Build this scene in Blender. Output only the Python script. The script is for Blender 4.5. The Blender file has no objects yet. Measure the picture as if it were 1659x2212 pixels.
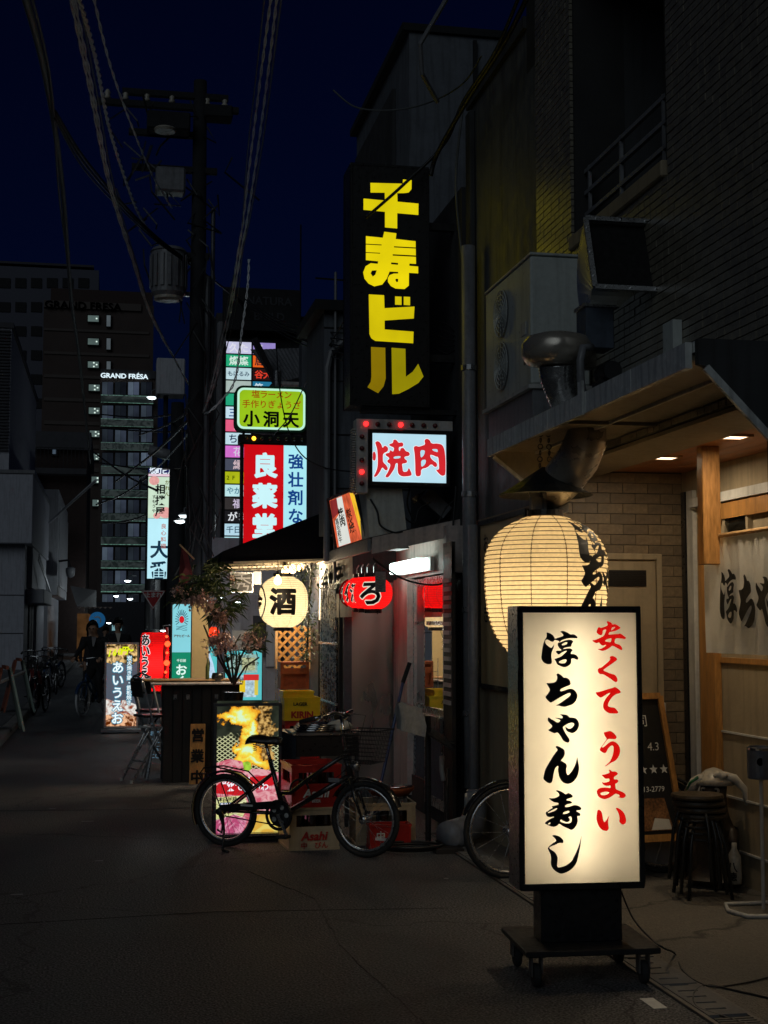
import bpy, bmesh, math, random
from mathutils import Vector, Matrix
from mathutils.geometry import tessellate_polygon
random.seed(7)
R_ = math.radians
sc = bpy.context.scene
col = sc.collection

# ------------------------------------------------------------------ camera
F_, CX_, CY_, W_, H_ = 3000.0, 829.5, 1106.0, 1659.0, 2212.0      # focal length and frame in the units the layout was measured in
CAMH = 1.6
pitch = math.atan(244 / F_)
yaw = math.atan(590 * math.cos(pitch) / F_)
cam_d = bpy.data.cameras.new('camera'); cam = bpy.data.objects.new('camera', cam_d); col.objects.link(cam)
cam.location = (0, 0, CAMH)
cam.rotation_euler = (math.pi / 2 + pitch, 0, -yaw)
cam_d.sensor_fit = 'VERTICAL'; cam_d.sensor_height = 24.0; cam_d.lens = 24.0 * F_ / H_
cam_d.clip_start = 0.05; cam_d.clip_end = 2000
sc.camera = cam

# ------------------------------------------------------------------ sky, weak sun lamp added as general fill, exposure
world = bpy.data.worlds.new('World'); sc.world = world; world.use_nodes = True
wn = world.node_tree; wn.nodes.clear()
w_out = wn.nodes.new('ShaderNodeOutputWorld'); w_bg = wn.nodes.new('ShaderNodeBackground')
sky = wn.nodes.new('ShaderNodeTexSky'); sky.sky_type = 'NISHITA'; sky.sun_disc = False
sky.sun_elevation = R_(-3.0); sky.sun_rotation = R_(20); sky.air_density = 1.0; sky.dust_density = 0.2; sky.ozone_density = 6.0
w_mul = wn.nodes.new('ShaderNodeMix'); w_mul.data_type = 'RGBA'; w_mul.blend_type = 'MULTIPLY'; w_mul.inputs[0].default_value = 1.0
w_mul.inputs[7].default_value = (0.34, 0.80, 0.88, 1)
wn.links.new(sky.outputs[0], w_mul.inputs[6]); wn.links.new(w_mul.outputs[2], w_bg.inputs[0])
w_bg.inputs[1].default_value = 0.075
wn.links.new(w_bg.outputs[0], w_out.inputs[0])
sun_d = bpy.data.lights.new('sun', 'SUN'); sun_d.energy = 0.20; sun_d.angle = R_(40); sun_d.color = (0.80, 0.92, 1.0)
sun = bpy.data.objects.new('sun', sun_d); col.objects.link(sun)
sun.rotation_euler = (R_(62), 0, R_(-30))
sc.view_settings.view_transform = 'Standard'; sc.view_settings.look = 'None'
sc.view_settings.exposure = 0; sc.view_settings.gamma = 1
try: sc.view_settings.use_curve_mapping = False
except Exception: pass
sc.render.engine = 'CYCLES'
sc.cycles.use_denoising = True
sc.cycles.max_bounces = 6; sc.cycles.sample_clamp_indirect = 4
sc.cycles.caustics_reflective = False; sc.cycles.caustics_refractive = False

# ------------------------------------------------------------------ measuring helpers: a pixel of the photograph -> a point on a known plane
_s, _c, _sp, _cp = math.sin(yaw), math.cos(yaw), math.sin(pitch), math.cos(pitch)
_Rv = Vector((_c, -_s, 0)); _Uv = Vector((-_s * _sp, -_c * _sp, _cp)); _Fv = Vector((_s * _cp, _c * _cp, _sp))
CAM = Vector((0, 0, CAMH))
def ray(x, y): return _Rv * ((x - CX_) / F_) + _Uv * ((CY_ - y) / F_) + _Fv
def onY(x, y, Y): d = ray(x, y); return CAM + d * (Y / d.y)
def onX(x, y, X): d = ray(x, y); return CAM + d * (X / d.x)
def onZ(x, y, Z): d = ray(x, y); return CAM + d * ((Z - CAMH) / d.z)

# ------------------------------------------------------------------ materials
M = {}
def new_mat(name):
    m = bpy.data.materials.new(name); m.use_nodes = True
    nt = m.node_tree; nt.nodes.clear()
    out = nt.nodes.new('ShaderNodeOutputMaterial')
    return m, nt, out
def rgb(h):
    if isinstance(h, str):
        h = h.lstrip('#'); v = [int(h[i:i+2], 16) / 255 for i in (0, 2, 4)]
        return tuple((c / 12.92 if c <= .04045 else ((c + .055) / 1.055) ** 2.4) for c in v)
    return tuple(h)
def mat(name, color, rough=.6, metal=0.0, var=.25, scale=6.0, bump=0.0, bscale=40.0, dirt=0.0, coat=0.0, spec=.5, stretch=None):
    """a worn surface: base colour broken by two noises, optional streaks of dirt, fine bump"""
    if name in M: return M[name]
    m, nt, out = new_mat(name); N = nt.nodes.new; L = nt.links.new
    b = N('ShaderNodeBsdfPrincipled'); L(b.outputs[0], out.inputs[0])
    c = rgb(color)
    tc = N('ShaderNodeTexCoord'); src = tc.outputs['Object']
    if stretch:
        mp = N('ShaderNodeMapping'); mp.inputs['Scale'].default_value = stretch; L(src, mp.inputs[0]); src = mp.outputs[0]
    n = N('ShaderNodeTexNoise'); n.inputs['Scale'].default_value = scale; n.inputs['Detail'].default_value = 6; L(src, n.inputs[0])
    n2 = N('ShaderNodeTexNoise'); n2.inputs['Scale'].default_value = scale * 5.3; n2.inputs['Detail'].default_value = 3; L(src, n2.inputs[0])
    ad = N('ShaderNodeMath'); ad.operation = 'ADD'; L(n.outputs[0], ad.inputs[0]); L(n2.outputs[0], ad.inputs[1])
    r = N('ShaderNodeMapRange'); r.inputs[1].default_value = .7; r.inputs[2].default_value = 1.3
    r.inputs[3].default_value = 1 - var; r.inputs[4].default_value = 1 + var * .6; L(ad.outputs[0], r.inputs[0])
    mx = N('ShaderNodeMix'); mx.data_type = 'RGBA'; mx.blend_type = 'MULTIPLY'; mx.inputs[0].default_value = 1
    mx.inputs[6].default_value = (*c, 1); L(r.outputs[0], mx.inputs[7]); last = mx.outputs[2]
    if dirt > 0:
        mp = N('ShaderNodeMapping'); mp.inputs['Scale'].default_value = (9, 9, .7); L(tc.outputs['Object'], mp.inputs[0])
        d = N('ShaderNodeTexNoise'); d.inputs['Scale'].default_value = 2.2; d.inputs['Detail'].default_value = 8; L(mp.outputs[0], d.inputs[0])
        dr = N('ShaderNodeMapRange'); dr.inputs[1].default_value = .48; dr.inputs[2].default_value = .72; dr.inputs[3].default_value = 0; dr.inputs[4].default_value = dirt
        L(d.outputs[0], dr.inputs[0])
        m2 = N('ShaderNodeMix'); m2.data_type = 'RGBA'; L(dr.outputs[0], m2.inputs[0]); L(last, m2.inputs[6])
        m2.inputs[7].default_value = (.02, .017, .014, 1); last = m2.outputs[2]
    L(last, b.inputs['Base Color'])
    rr = N('ShaderNodeMapRange'); rr.inputs[1].default_value = .3; rr.inputs[2].default_value = .7
    rr.inputs[3].default_value = max(.03, rough - .12); rr.inputs[4].default_value = min(1, rough + .12)
    L(n2.outputs[0], rr.inputs[0]); L(rr.outputs[0], b.inputs['Roughness'])
    b.inputs['Metallic'].default_value = metal
    b.inputs['Specular IOR Level'].default_value = spec
    if coat: b.inputs['Coat Weight'].default_value = coat; b.inputs['Coat Roughness'].default_value = .3 if rough > .3 else .1
    if bump > 0:
        nb = N('ShaderNodeTexNoise'); nb.inputs['Scale'].default_value = bscale; nb.inputs['Detail'].default_value = 5; L(src, nb.inputs[0])
        bp = N('ShaderNodeBump'); bp.inputs['Strength'].default_value = bump; bp.inputs['Distance'].default_value = .01
        L(nb.outputs[0], bp.inputs['Height']); L(bp.outputs[0], b.inputs['Normal'])
    M[name] = m; return m
def emis(color, strength=1.0, var=.06, scale=3.0, sample=True, name=None):
    """a lit, slightly dirty and uneven acrylic or print"""
    key = name or 'lit_%s_%.2f_%s' % (color if isinstance(color, str) else '_'.join('%.3f' % v for v in color), strength, sample)
    if key in M: return M[key]
    m, nt, out = new_mat(key); N = nt.nodes.new; L = nt.links.new
    e = N('ShaderNodeEmission'); tc = N('ShaderNodeTexCoord')
    n = N('ShaderNodeTexNoise'); n.inputs['Scale'].default_value = scale; n.inputs['Detail'].default_value = 5; L(tc.outputs['Object'], n.inputs[0])
    r = N('ShaderNodeMapRange'); r.inputs[1].default_value = .3; r.inputs[2].default_value = .7
    r.inputs[3].default_value = strength * (1 - var); r.inputs[4].default_value = strength * (1 + var); L(n.outputs[0], r.inputs[0])
    e.inputs[0].default_value = (*rgb(color), 1); L(r.outputs[0], e.inputs[1])
    g = N('ShaderNodeBsdfGlossy'); g.inputs['Roughness'].default_value = .25; g.inputs[0].default_value = (.03, .03, .03, 1)
    a = N('ShaderNodeAddShader'); L(e.outputs[0], a.inputs[0]); L(g.outputs[0], a.inputs[1]); L(a.outputs[0], out.inputs[0])
    try: m.cycles.emission_sampling = 'AUTO' if sample else 'NONE'
    except Exception: pass
    M[key] = m; return m
def paper(name, color, trans=.8, lo=.86, hi=1.06, ns=26):
    m, nt, out = new_mat(name); N = nt.nodes.new; L = nt.links.new
    t = N('ShaderNodeBsdfTranslucent'); d = N('ShaderNodeBsdfDiffuse'); mx = N('ShaderNodeMixShader'); mx.inputs[0].default_value = trans
    tc = N('ShaderNodeTexCoord'); n = N('ShaderNodeTexNoise'); n.inputs['Scale'].default_value = ns; n.inputs['Detail'].default_value = 8; n.inputs['Distortion'].default_value = 1.5
    L(tc.outputs['Object'], n.inputs[0])
    r = N('ShaderNodeMapRange'); r.inputs[1].default_value = .3; r.inputs[2].default_value = .7; r.inputs[3].default_value = lo; r.inputs[4].default_value = hi; L(n.outputs[0], r.inputs[0])
    x = N('ShaderNodeMix'); x.data_type = 'RGBA'; x.blend_type = 'MULTIPLY'; x.inputs[0].default_value = 1; x.inputs[6].default_value = (*rgb(color), 1); L(r.outputs[0], x.inputs[7])
    L(x.outputs[2], t.inputs[0]); L(x.outputs[2], d.inputs[0]); L(d.outputs[0], mx.inputs[1]); L(t.outputs[0], mx.inputs[2]); L(mx.outputs[0], out.inputs[0])
    M[name] = m; return m
def glass(name, tint=(.6, .65, .65), refl=1.0):
    m, nt, out = new_mat(name); N = nt.nodes.new; L = nt.links.new
    t = N('ShaderNodeBsdfTransparent'); t.inputs[0].default_value = (*tint, 1)
    g = N('ShaderNodeBsdfGlossy'); g.inputs['Roughness'].default_value = .02; g.inputs[0].default_value = (1, 1, 1, 1)
    f = N('ShaderNodeFresnel'); f.inputs[0].default_value = 1.7; mm = N('ShaderNodeMath'); mm.operation = 'MULTIPLY'; mm.use_clamp = True; mm.inputs[1].default_value = refl
    L(f.outputs[0], mm.inputs[0]); mx = N('ShaderNodeMixShader'); L(mm.outputs[0], mx.inputs[0]); L(t.outputs[0], mx.inputs[1]); L(g.outputs[0], mx.inputs[2]); L(mx.outputs[0], out.inputs[0])
    M[name] = m; return m

# ------------------------------------------------------------------ mesh builder
class MB:
    def __init__(s): s.v = []; s.f = []
    def add(s, vs, fs):
        o = len(s.v); s.v += [tuple(p) for p in vs]; s.f += [tuple(i + o for i in f) for f in fs]; return s
    def box(s, x0, y0, z0, x1, y1, z1):
        return s.add([(x0,y0,z0),(x1,y0,z0),(x1,y1,z0),(x0,y1,z0),(x0,y0,z1),(x1,y0,z1),(x1,y1,z1),(x0,y1,z1)],
                     [(0,3,2,1),(4,5,6,7),(0,1,5,4),(1,2,6,5),(2,3,7,6),(3,0,4,7)])
    def cbox(s, c, d): return s.box(c[0]-d[0]/2, c[1]-d[1]/2, c[2]-d[2]/2, c[0]+d[0]/2, c[1]+d[1]/2, c[2]+d[2]/2)
    def bar(s, a, b, w, h=None, up=(0, 0, 1)):
        a, b = Vector(a), Vector(b); h = h or w; d = (b - a).normalized(); u = Vector(up)
        if abs(d.dot(u)) > .98: u = Vector((0, 1, 0))
        sd = d.cross(u).normalized() * w / 2; uu = sd.cross(d).normalized() * h / 2
        vs = [p + i * sd + j * uu for p in (a, b) for i, j in ((-1,-1),(1,-1),(1,1),(-1,1))]
        return s.add(vs, [(0,1,2,3),(7,6,5,4),(0,4,5,1),(1,5,6,2),(2,6,7,3),(3,7,4,0)])
    def tube(s, pts, r, n=6, closed=False, cap=True):
        pts = [Vector(p) for p in pts]; rs = r if isinstance(r, (list, tuple)) else [r] * len(pts)
        N = len(pts); vs = []; fs = []; prev = None
        for i, p in enumerate(pts):
            if closed: d = (pts[(i+1) % N] - pts[i-1])
            else: d = (pts[min(i+1, N-1)] - pts[max(i-1, 0)])
            if d.length < 1e-9: d = Vector((0, 0, 1))
            d.normalize()
            if prev is None:
                u = d.orthogonal().normalized()
            else:
                u = prev - d * prev.dot(d)
                u = u.normalized() if u.length > 1e-6 else d.orthogonal().normalized()
            prev = u; w = d.cross(u)
            for k in range(n):
                a = 2 * math.pi * k / n; vs.append(p + (u * math.cos(a) + w * math.sin(a)) * rs[i])
        for i in range(N if closed else N - 1):
            j = (i + 1) % N
            for k in range(n): fs.append((i*n+k, i*n+(k+1) % n, j*n+(k+1) % n, j*n+k))
        if cap and not closed: fs.append(tuple(range(n-1, -1, -1))); fs.append(tuple((N-1)*n+k for k in range(n)))
        return s.add(vs, fs)
    def cyl(s, a, b, r, r2=None, n=12): return s.tube([a, b], [r, r if r2 is None else r2], n)
    def lathe(s, prof, c=(0,0,0), n=24, axis='z', cap=True):
        vs = []; fs = []
        for (r, h) in prof:
            for k in range(n):
                a = 2 * math.pi * k / n; x, y = r * math.cos(a), r * math.sin(a)
                vs.append({'z': (c[0]+x, c[1]+y, c[2]+h), 'y': (c[0]+x, c[1]+h, c[2]+y), 'x': (c[0]+h, c[1]+x, c[2]+y)}[axis])
        for i in range(len(prof)-1):
            for k in range(n):
                f = (i*n+k, i*n+(k+1) % n, (i+1)*n+(k+1) % n, (i+1)*n+k); fs.append(f if axis != 'y' else f[::-1])
        if cap:
            if prof[0][0] > 1e-4: fs.append(tuple(range(n-1, -1, -1)))
            if prof[-1][0] > 1e-4: fs.append(tuple((len(prof)-1)*n+k for k in range(n)))
        return s.add(vs, fs)
    def torus(s, c, R, r, axis='y', n=32, m=6, arc=(0, 360)):
        c = Vector(c); full = abs(arc[1]-arc[0]) >= 360; pts = []
        cnt = n if full else max(4, int(n * abs(arc[1]-arc[0]) / 360)) + 1
        for k in range(cnt):
            a = R_(arc[0]) + (R_(arc[1]-arc[0])) * k / (cnt if full else cnt - 1); x, y = R * math.cos(a), R * math.sin(a)
            pts.append(c + Vector({'z': (x, y, 0), 'y': (x, 0, y), 'x': (0, x, y)}[axis]))
        return s.tube(pts, r, m, closed=full)
    def quad(s, a, b, c, d): return s.add([a, b, c, d], [(0, 1, 2, 3)])
    def prism(s, poly, fn, depth):
        """poly: 2-D outline, fn(u,v,w)->3-D; extruded from w=0 to w=depth"""
        n = len(poly); vs = [fn(u, v, 0) for u, v in poly] + [fn(u, v, depth) for u, v in poly]
        tri = tessellate_polygon([[Vector((u, v, 0)) for u, v in poly]])
        fs = [tuple(t) for t in tri] + [tuple(i + n for i in t[::-1]) for t in tri]
        fs += [(i, (i+1) % n, (i+1) % n + n, i + n) for i in range(n)]
        return s.add(vs, fs)
    def build(s, name, m, parent=None, smooth=False, bevel=0.0, world=False, seg=1):
        me = bpy.data.meshes.new(name)
        vs = s.v
        if world and parent is not None:
            root = parent
            while root.parent: root = root.parent
            inv = ROOTM[root.name]; vs = [tuple(inv @ Vector(v)) for v in vs]
        me.from_pydata(vs, [], s.f)
        if bevel > 0:
            bm = bmesh.new(); bm.from_mesh(me); bmesh.ops.remove_doubles(bm, verts=bm.verts, dist=1e-5)
            bmesh.ops.recalc_face_normals(bm, faces=bm.faces)
            es = [e for e in bm.edges if len(e.link_faces) == 2 and e.calc_face_angle(0) > .6]
            bmesh.ops.bevel(bm, geom=es, offset=bevel, segments=seg, affect='EDGES', profile=.5, clamp_overlap=True)
            bm.to_mesh(me); bm.free()
        else:
            bm = bmesh.new(); bm.from_mesh(me); bmesh.ops.recalc_face_normals(bm, faces=bm.faces); bm.to_mesh(me); bm.free()
        me.update()
        if smooth:
            for p in me.polygons: p.use_smooth = True
        o = bpy.data.objects.new(name, me); col.objects.link(o)
        me.materials.append(M[m] if isinstance(m, str) else m)
        if parent is not None: o.parent = parent
        return o
ROOTM = {}
def tag(o, label, cat, group=None, kind=None):
    if label: o['label'] = label
    if cat: o['category'] = cat
    if group: o['group'] = group
    if kind: o['kind'] = kind
    return o
def thing(name, label, cat, loc=(0, 0, 0), rz=0, group=None):
    o = bpy.data.objects.new(name, None); col.objects.link(o); o.empty_display_size = .1
    o.location = loc; o.rotation_euler = (0, 0, rz)
    ROOTM[o.name] = (Matrix.Translation(Vector(loc)) @ Matrix.Rotation(rz, 4, 'Z')).inverted()
    return tag(o, label, cat, group)
def struct(o): o['kind'] = 'structure'; return o
def copy_tree(o, parent=None):
    c = o.copy(); col.objects.link(c); c.parent = parent
    for ch in list(o.children): copy_tree(ch, c)
    return c
def inst(src, name, parent, loc, rot=(0, 0, 0), m=None):
    o = bpy.data.objects.new(name, src.data); col.objects.link(o); o.parent = parent; o.location = loc; o.rotation_euler = rot
    if m is not None:
        o.material_slots[0].link = 'OBJECT'; o.material_slots[0].material = m
    return o

# ------------------------------------------------------------------ lettering
_GC = {}
def glyph(ch, bold=.02):
    k = (ch, bold)
    if k not in _GC:
        c = bpy.data.curves.new('t', 'FONT'); c.body = ch; c.size = 1; c.resolution_u = 3; c.offset = bold; c.fill_mode = 'BOTH'
        o = bpy.data.objects.new('t', c); m = o.to_mesh()
        _GC[k] = ([(v.co.x, v.co.y) for v in m.vertices], [tuple(p.vertices) for p in m.polygons])
        o.to_mesh_clear(); bpy.data.objects.remove(o); bpy.data.curves.remove(c)
    return _GC[k]
def put(mb, ch, cx, cz, size, y=-.003, bold=.02, sx=1.0, rot=0.0, slant=0.0, fn=None, em=True):
    """one glyph (or a latin word) centred at (cx, cz) on the plane y of the thing's own frame, or through fn(u, v); heavy weights are laid several times"""
    fat = 0.0
    if bold > .018: fat = (bold - .012) * 1.0; bold = .012
    vs, fs = glyph(ch, bold)
    if not vs: return
    if em and len(ch) == 1: ox, oy = .5, .38
    else:
        xs = [v[0] for v in vs]; ys = [v[1] for v in vs]; ox, oy = (min(xs)+max(xs))/2, (min(ys)+max(ys))/2
    cr, sr = math.cos(rot), math.sin(rot)
    nd = 0 if fat == 0 else (6 if fat < .03 else 10)
    dirs = [(0, 0)] + [(math.cos(6.2832 * k / nd) * fat, math.sin(6.2832 * k / nd) * fat) for k in range(nd)]
    for i, (dx, dz) in enumerate(dirs):
        P = []
        for x, z in vs:
            u = (x + dx - ox) * size * sx + (z - oy) * size * slant; w = (z + dz - oy) * size
            u, w = u * cr - w * sr + cx, u * sr + w * cr + cz
            P.append(fn(u, w) if fn else (u, y - i * .00012, w))
        mb.add(P, fs)
def vtext(mb, s, cx, ztop, size, pitch_, **k):
    for i, ch in enumerate(s): put(mb, ch, cx, ztop - size * .5 - i * pitch_, size, **k)
def htext(mb, s, x0, cz, size, pitch_, **k):
    for i, ch in enumerate(s): put(mb, ch, x0 + size * .5 + i * pitch_, cz, size, **k)
def chaikin(p, q=.22):
    o = []
    for i in range(len(p)):
        a, b = p[i], p[(i+1) % len(p)]
        o.append((a[0]+(b[0]-a[0])*q, a[1]+(b[1]-a[1])*q)); o.append((b[0]-(b[0]-a[0])*q, b[1]-(b[1]-a[1])*q))
    return o
def fill(outer, holes=(), smooth=True):
    loops = [chaikin(l) if smooth else l for l in [outer] + list(holes)]
    def area(l): return sum(l[i-1][0]*l[i][1] - l[i][0]*l[i-1][1] for i in range(len(l)))
    loops = [l if (area(l) > 0) == (k == 0) else l[::-1] for k, l in enumerate(loops)]
    vl = [[Vector((x, y, 0)) for x, y in l] for l in loops]
    tr = tessellate_polygon(vl); flat = [p for l in loops for p in l]
    return flat, [tuple(t) for t in tr]
# ------------------------------------------------------------------ hand-drawn brush characters, traced as outlines (source pixels of the photograph)
def tr(org, k, pts): return [(org[0] + x / k, org[1] + y / k) for x, y in pts]
K = 8.295
BR = {}
def G(name, org, k, *polys):
    """polys: (outer, [holes])"""
    BR[name] = [(tr(org, k, o), [tr(org, k, h) for h in hs]) for o, hs in polys]
G('jun', (1940, 2280), K,
 ([(360,285),(460,320),(540,375),(580,440),(590,490),(700,450),(820,410),(830,370),(790,315),(735,270),(800,245),(880,265),(960,310),(1030,360),(1110,345),(1180,385),(1225,430),(1215,475),(1150,470),(1050,465),(950,475),(850,505),(760,545),(735,600),(700,550),(640,530),(600,512),(580,530),(560,570),(520,580),(470,560),(430,530),(380,510),(330,530),(325,590),(350,650),(400,700),(450,740),(500,770),(530,730),(560,690),(575,640),(572,720),(545,810),(510,900),(500,980),(505,1060),(520,1140),(520,1210),(495,1250),(430,1265),(360,1250),(290,1205),(245,1140),(225,1060),(235,950),(245,830),(260,720),(285,610),(310,530),(355,460),(370,390)], []),
 ([(735,600),(830,555),(920,525),(1000,515),(1060,525),(1110,570),(1060,650),(1055,725),(960,740),(850,765),(820,800),(900,785),(1000,775),(1050,790),(1100,830),(1050,900),(1040,950),(1120,945),(1200,985),(1250,1050),(1255,1100),(1220,1130),(1150,1090),(1060,1080),(1060,1180),(1040,1250),(980,1310),(900,1350),(820,1345),(750,1310),(690,1280),(650,1230),(635,1180),(585,1105),(650,1080),(740,1045),(810,1000),(870,930),(940,860),(900,850),(800,900),(705,970),(660,930),(620,880),(660,845),(740,850),(790,830),(730,780),(690,720),(670,660),(690,600)],
  [[(785,660),(830,620),(900,585),(950,595),(930,650),(870,680),(800,690)],[(705,1190),(780,1140),(860,1110),(930,1115),(925,1170),(890,1225),(820,1240),(740,1225)]]))
G('chi', (1940, 2440), K, ([(645,250),(690,205),(760,245),(820,300),(850,340),(920,335),(990,375),(1030,430),(1050,530),(1020,565),(940,600),(850,640),(780,680),(750,735),(800,750),(900,715),(980,680),(1060,670),(1130,695),(1190,750),(1235,830),(1245,900),(1225,980),(1180,1070),(1110,1145),(1000,1185),(900,1220),(820,1215),(740,1185),(635,1180),(700,1150),(800,1080),(900,1000),(1000,920),(1055,850),(1040,800),(980,810),(880,860),(780,920),(680,985),(570,1060),(500,1100),(430,1040),(345,935),(420,830),(485,710),(430,610),(370,500),(450,505),(560,495),(640,460),(675,370),(670,290)], []))
G('ya', (1940, 2580), K, ([(435,375),(470,385),(520,430),(600,470),(700,540),(760,500),(780,460),(720,430),(610,385),(720,395),(830,410),(840,360),(810,320),(755,285),(860,285),(950,300),(1000,335),(1025,380),(1120,380),(1200,400),(1260,460),(1300,560),(1290,660),(1250,750),(1180,820),(1110,855),(1020,825),(960,790),(930,730),(910,640),(960,690),(1030,725),(1100,690),(1150,620),(1160,560),(1100,530),(1020,550),(930,600),(840,670),(870,750),(920,850),(980,950),(1030,1020),(1040,1080),(1015,1130),(970,1138),(900,1105),(840,1050),(810,980),(750,880),(700,820),(620,860),(530,820),(430,760),(500,715),(565,640),(480,550),(420,470)], []))
G('n', (1940, 2710), K, ([(645,190),(680,155),(740,170),(830,220),(900,280),(915,360),(900,450),(850,530),(800,600),(880,640),(950,690),(975,770),(950,850),(960,940),(985,1025),(1030,1015),(1100,930),(1160,830),(1210,690),(1240,560),(1255,470),(1275,600),(1300,720),(1315,820),(1300,950),(1260,1080),(1190,1190),(1110,1265),(1000,1295),(900,1270),(820,1200),(760,1080),(735,950),(730,850),(740,770),(715,750),(660,810),(625,900),(605,1000),(590,1130),(570,1230),(520,1280),(440,1260),(370,1200),(320,1140),(340,1020),(365,890),(420,770),(490,640),(570,490),(650,360),(710,280),(690,235)], []))
G('zu', (1940, 2860), K, ([(670,250),(720,238),(800,265),(880,310),(940,360),(980,340),(1020,315),(1090,345),(1150,405),(1130,450),(1050,475),(985,500),(970,540),(1040,545),(1110,575),(1130,610),(1090,635),(1000,655),(940,690),(935,740),(1000,740),(1100,710),(1190,675),(1280,690),(1350,725),(1392,780),(1360,825),(1290,835),(1235,850),(1290,885),(1350,920),(1365,970),(1340,1008),(1280,1000),(1280,1050),(1295,1150),(1270,1260),(1200,1370),(1120,1428),(1020,1375),(900,1320),(830,1270),(775,1230),(730,1290),(640,1335),(540,1315),(450,1270),(370,1225),(440,1155),(540,1090),(620,1045),(640,1020),(590,1030),(520,1045),(440,1020),(400,940),(410,880),(450,875),(520,810),(600,765),(555,715),(640,700),(750,665),(755,620),(700,610),(620,595),(540,540),(480,465),(560,485),(660,470),(760,420),(775,370),(740,310)],
 [[(455,905),(550,850),(650,790),(715,768),(715,800),(640,860),(540,900),(475,925)],[(880,905),(950,870),(1030,845),(1075,885),(1000,930),(890,955)],[(1020,1040),(1105,1010),(1130,1100),(1115,1190),(1050,1225),(950,1225),(850,1195),(800,1165),(820,1105),(880,1150),(990,1195),(1070,1150),(1070,1090)],[(465,1245),(490,1210),(535,1200),(535,1235),(485,1265)]]))
G('shi', (1940, 3010), K, ([(580,345),(650,325),(750,350),(830,400),(890,470),(905,530),(885,570),(820,560),(750,575),(680,620),(590,650),(520,690),(515,725),(590,780),(660,830),(710,900),(745,980),(750,1060),(740,1160),(730,1240),(760,1290),(830,1285),(960,1240),(1060,1170),(1150,1080),(1190,980),(1240,870),(1290,750),(1340,600),(1370,470),(1405,320),(1385,500),(1370,660),(1335,860),(1305,1020),(1270,1150),(1200,1270),(1100,1370),(980,1440),(860,1480),(780,1455),(690,1400),(620,1330),(570,1240),(560,1130),(570,1010),(545,890),(500,800),(465,720),(530,640),(610,570),(690,520),(705,485),(650,410)], []))
G('yasu', (2100, 2250), K, ([(705,220),(720,198),(780,215),(840,245),(870,305),(940,285),(1030,335),(1110,400),(1040,455),(950,500),(860,520),(790,530),(755,610),(850,605),(950,592),(1040,590),(1090,568),(1170,625),(1262,700),(1230,745),(1130,725),(955,715),(930,860),(1000,890),(1080,915),(1130,970),(1158,1040),(1145,1088),(1050,1040),(950,975),(870,940),(800,1010),(710,1070),(600,1108),(530,1080),(450,1045),(560,1040),(640,990),(710,930),(680,915),(620,945),(560,920),(515,870),(500,840),(430,872),(360,835),(300,785),(400,770),(500,720),(630,655),(665,570),(705,470),(680,445),(600,480),(595,570),(570,630),(520,625),(470,590),(422,540),(445,450),(480,375),(550,405),(640,375),(735,330),(735,280)],
 [[(845,430),(865,385),(950,370),(945,400),(900,445),(832,488)],[(675,790),(720,745),(790,725),(850,720),(840,790),(825,840),(750,830),(672,815)]]))
G('ku', (2100, 2380), K, ([(800,200),(870,175),(930,190),(1000,240),(1015,290),(960,340),(860,420),(740,510),(650,580),(630,620),(720,660),(850,715),(955,745),(1010,820),(1032,920),(1000,972),(950,960),(850,880),(740,800),(630,730),(550,730),(490,690),(468,600),(500,545),(570,530),(650,460),(760,360),(825,280)], []))
G('te', (2100, 2380), K, ([(420,1275),(480,1270),(600,1240),(760,1180),(900,1140),(955,1110),(1040,1160),(1110,1230),(1125,1280),(1090,1305),(1000,1330),(900,1400),(830,1500),(780,1600),(765,1690),(830,1725),(950,1735),(1010,1790),(1065,1880),(1040,1912),(940,1915),(820,1912),(720,1860),(650,1780),(630,1680),(650,1570),(710,1450),(790,1350),(840,1290),(780,1300),(690,1360),(580,1435),(520,1420),(450,1350)], []))
G('u', (2100, 2660), K, ([(655,160),(720,145),(820,115),(880,130),(950,190),(1010,270),(1020,320),(990,360),(900,360),(800,355),(760,380),(700,460),(640,550),(610,590),(630,620),(700,570),(780,490),(850,440),(910,422),(990,450),(1060,510),(1105,590),(1125,700),(1110,820),(1060,930),(990,1010),(900,1060),(850,1085),(780,1140),(680,1195),(740,1130),(820,1060),(880,950),(920,830),(940,700),(940,590),(900,550),(850,570),(790,640),(755,710),(730,770),(680,782),(620,755),(560,710),(555,650),(600,590),(660,490),(745,370),(735,330),(690,270)], []))
G('ma', (2100, 2790), K, ([(805,190),(850,205),(905,255),(980,248),(1040,275),(1068,320),(1030,365),(970,400),(955,450),(960,490),(1050,490),(1085,540),(1050,590),(995,620),(1000,700),(1010,780),(1100,820),(1220,870),(1280,920),(1295,980),(1260,1030),(1190,1050),(1120,1030),(1050,1018),(1130,1000),(1110,950),(1050,925),(1000,910),(920,980),(830,1040),(720,1080),(640,1070),(540,1020),(495,930),(478,850),(510,780),(590,740),(700,732),(800,740),(865,755),(865,665),(800,685),(720,680),(650,630),(618,570),(680,590),(760,575),(830,545),(840,500),(820,460),(760,470),(710,465),(650,400),(605,355),(700,345),(800,305),(838,290)],
 [[(577,910),(640,870),(750,852),(842,880),(790,930),(700,965),(610,960)]]))
G('i', (2100, 2790), K, ([(515,1390),(570,1400),(620,1450),(650,1570),(665,1700),(705,1775),(760,1700),(805,1620),(840,1545),(820,1650),(805,1750),(815,1860),(828,1960),(800,2015),(750,2030),(650,2000),(590,1950),(530,1850),(490,1730),(478,1620),(495,1500)], []),
 ([(1010,1340),(1060,1330),(1150,1380),(1230,1460),(1290,1580),(1312,1700),(1300,1790),(1240,1838),(1180,1820),(1110,1750),(1125,1650),(1110,1540),(1060,1430)], []))
KY = 1250 / 260
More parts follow.
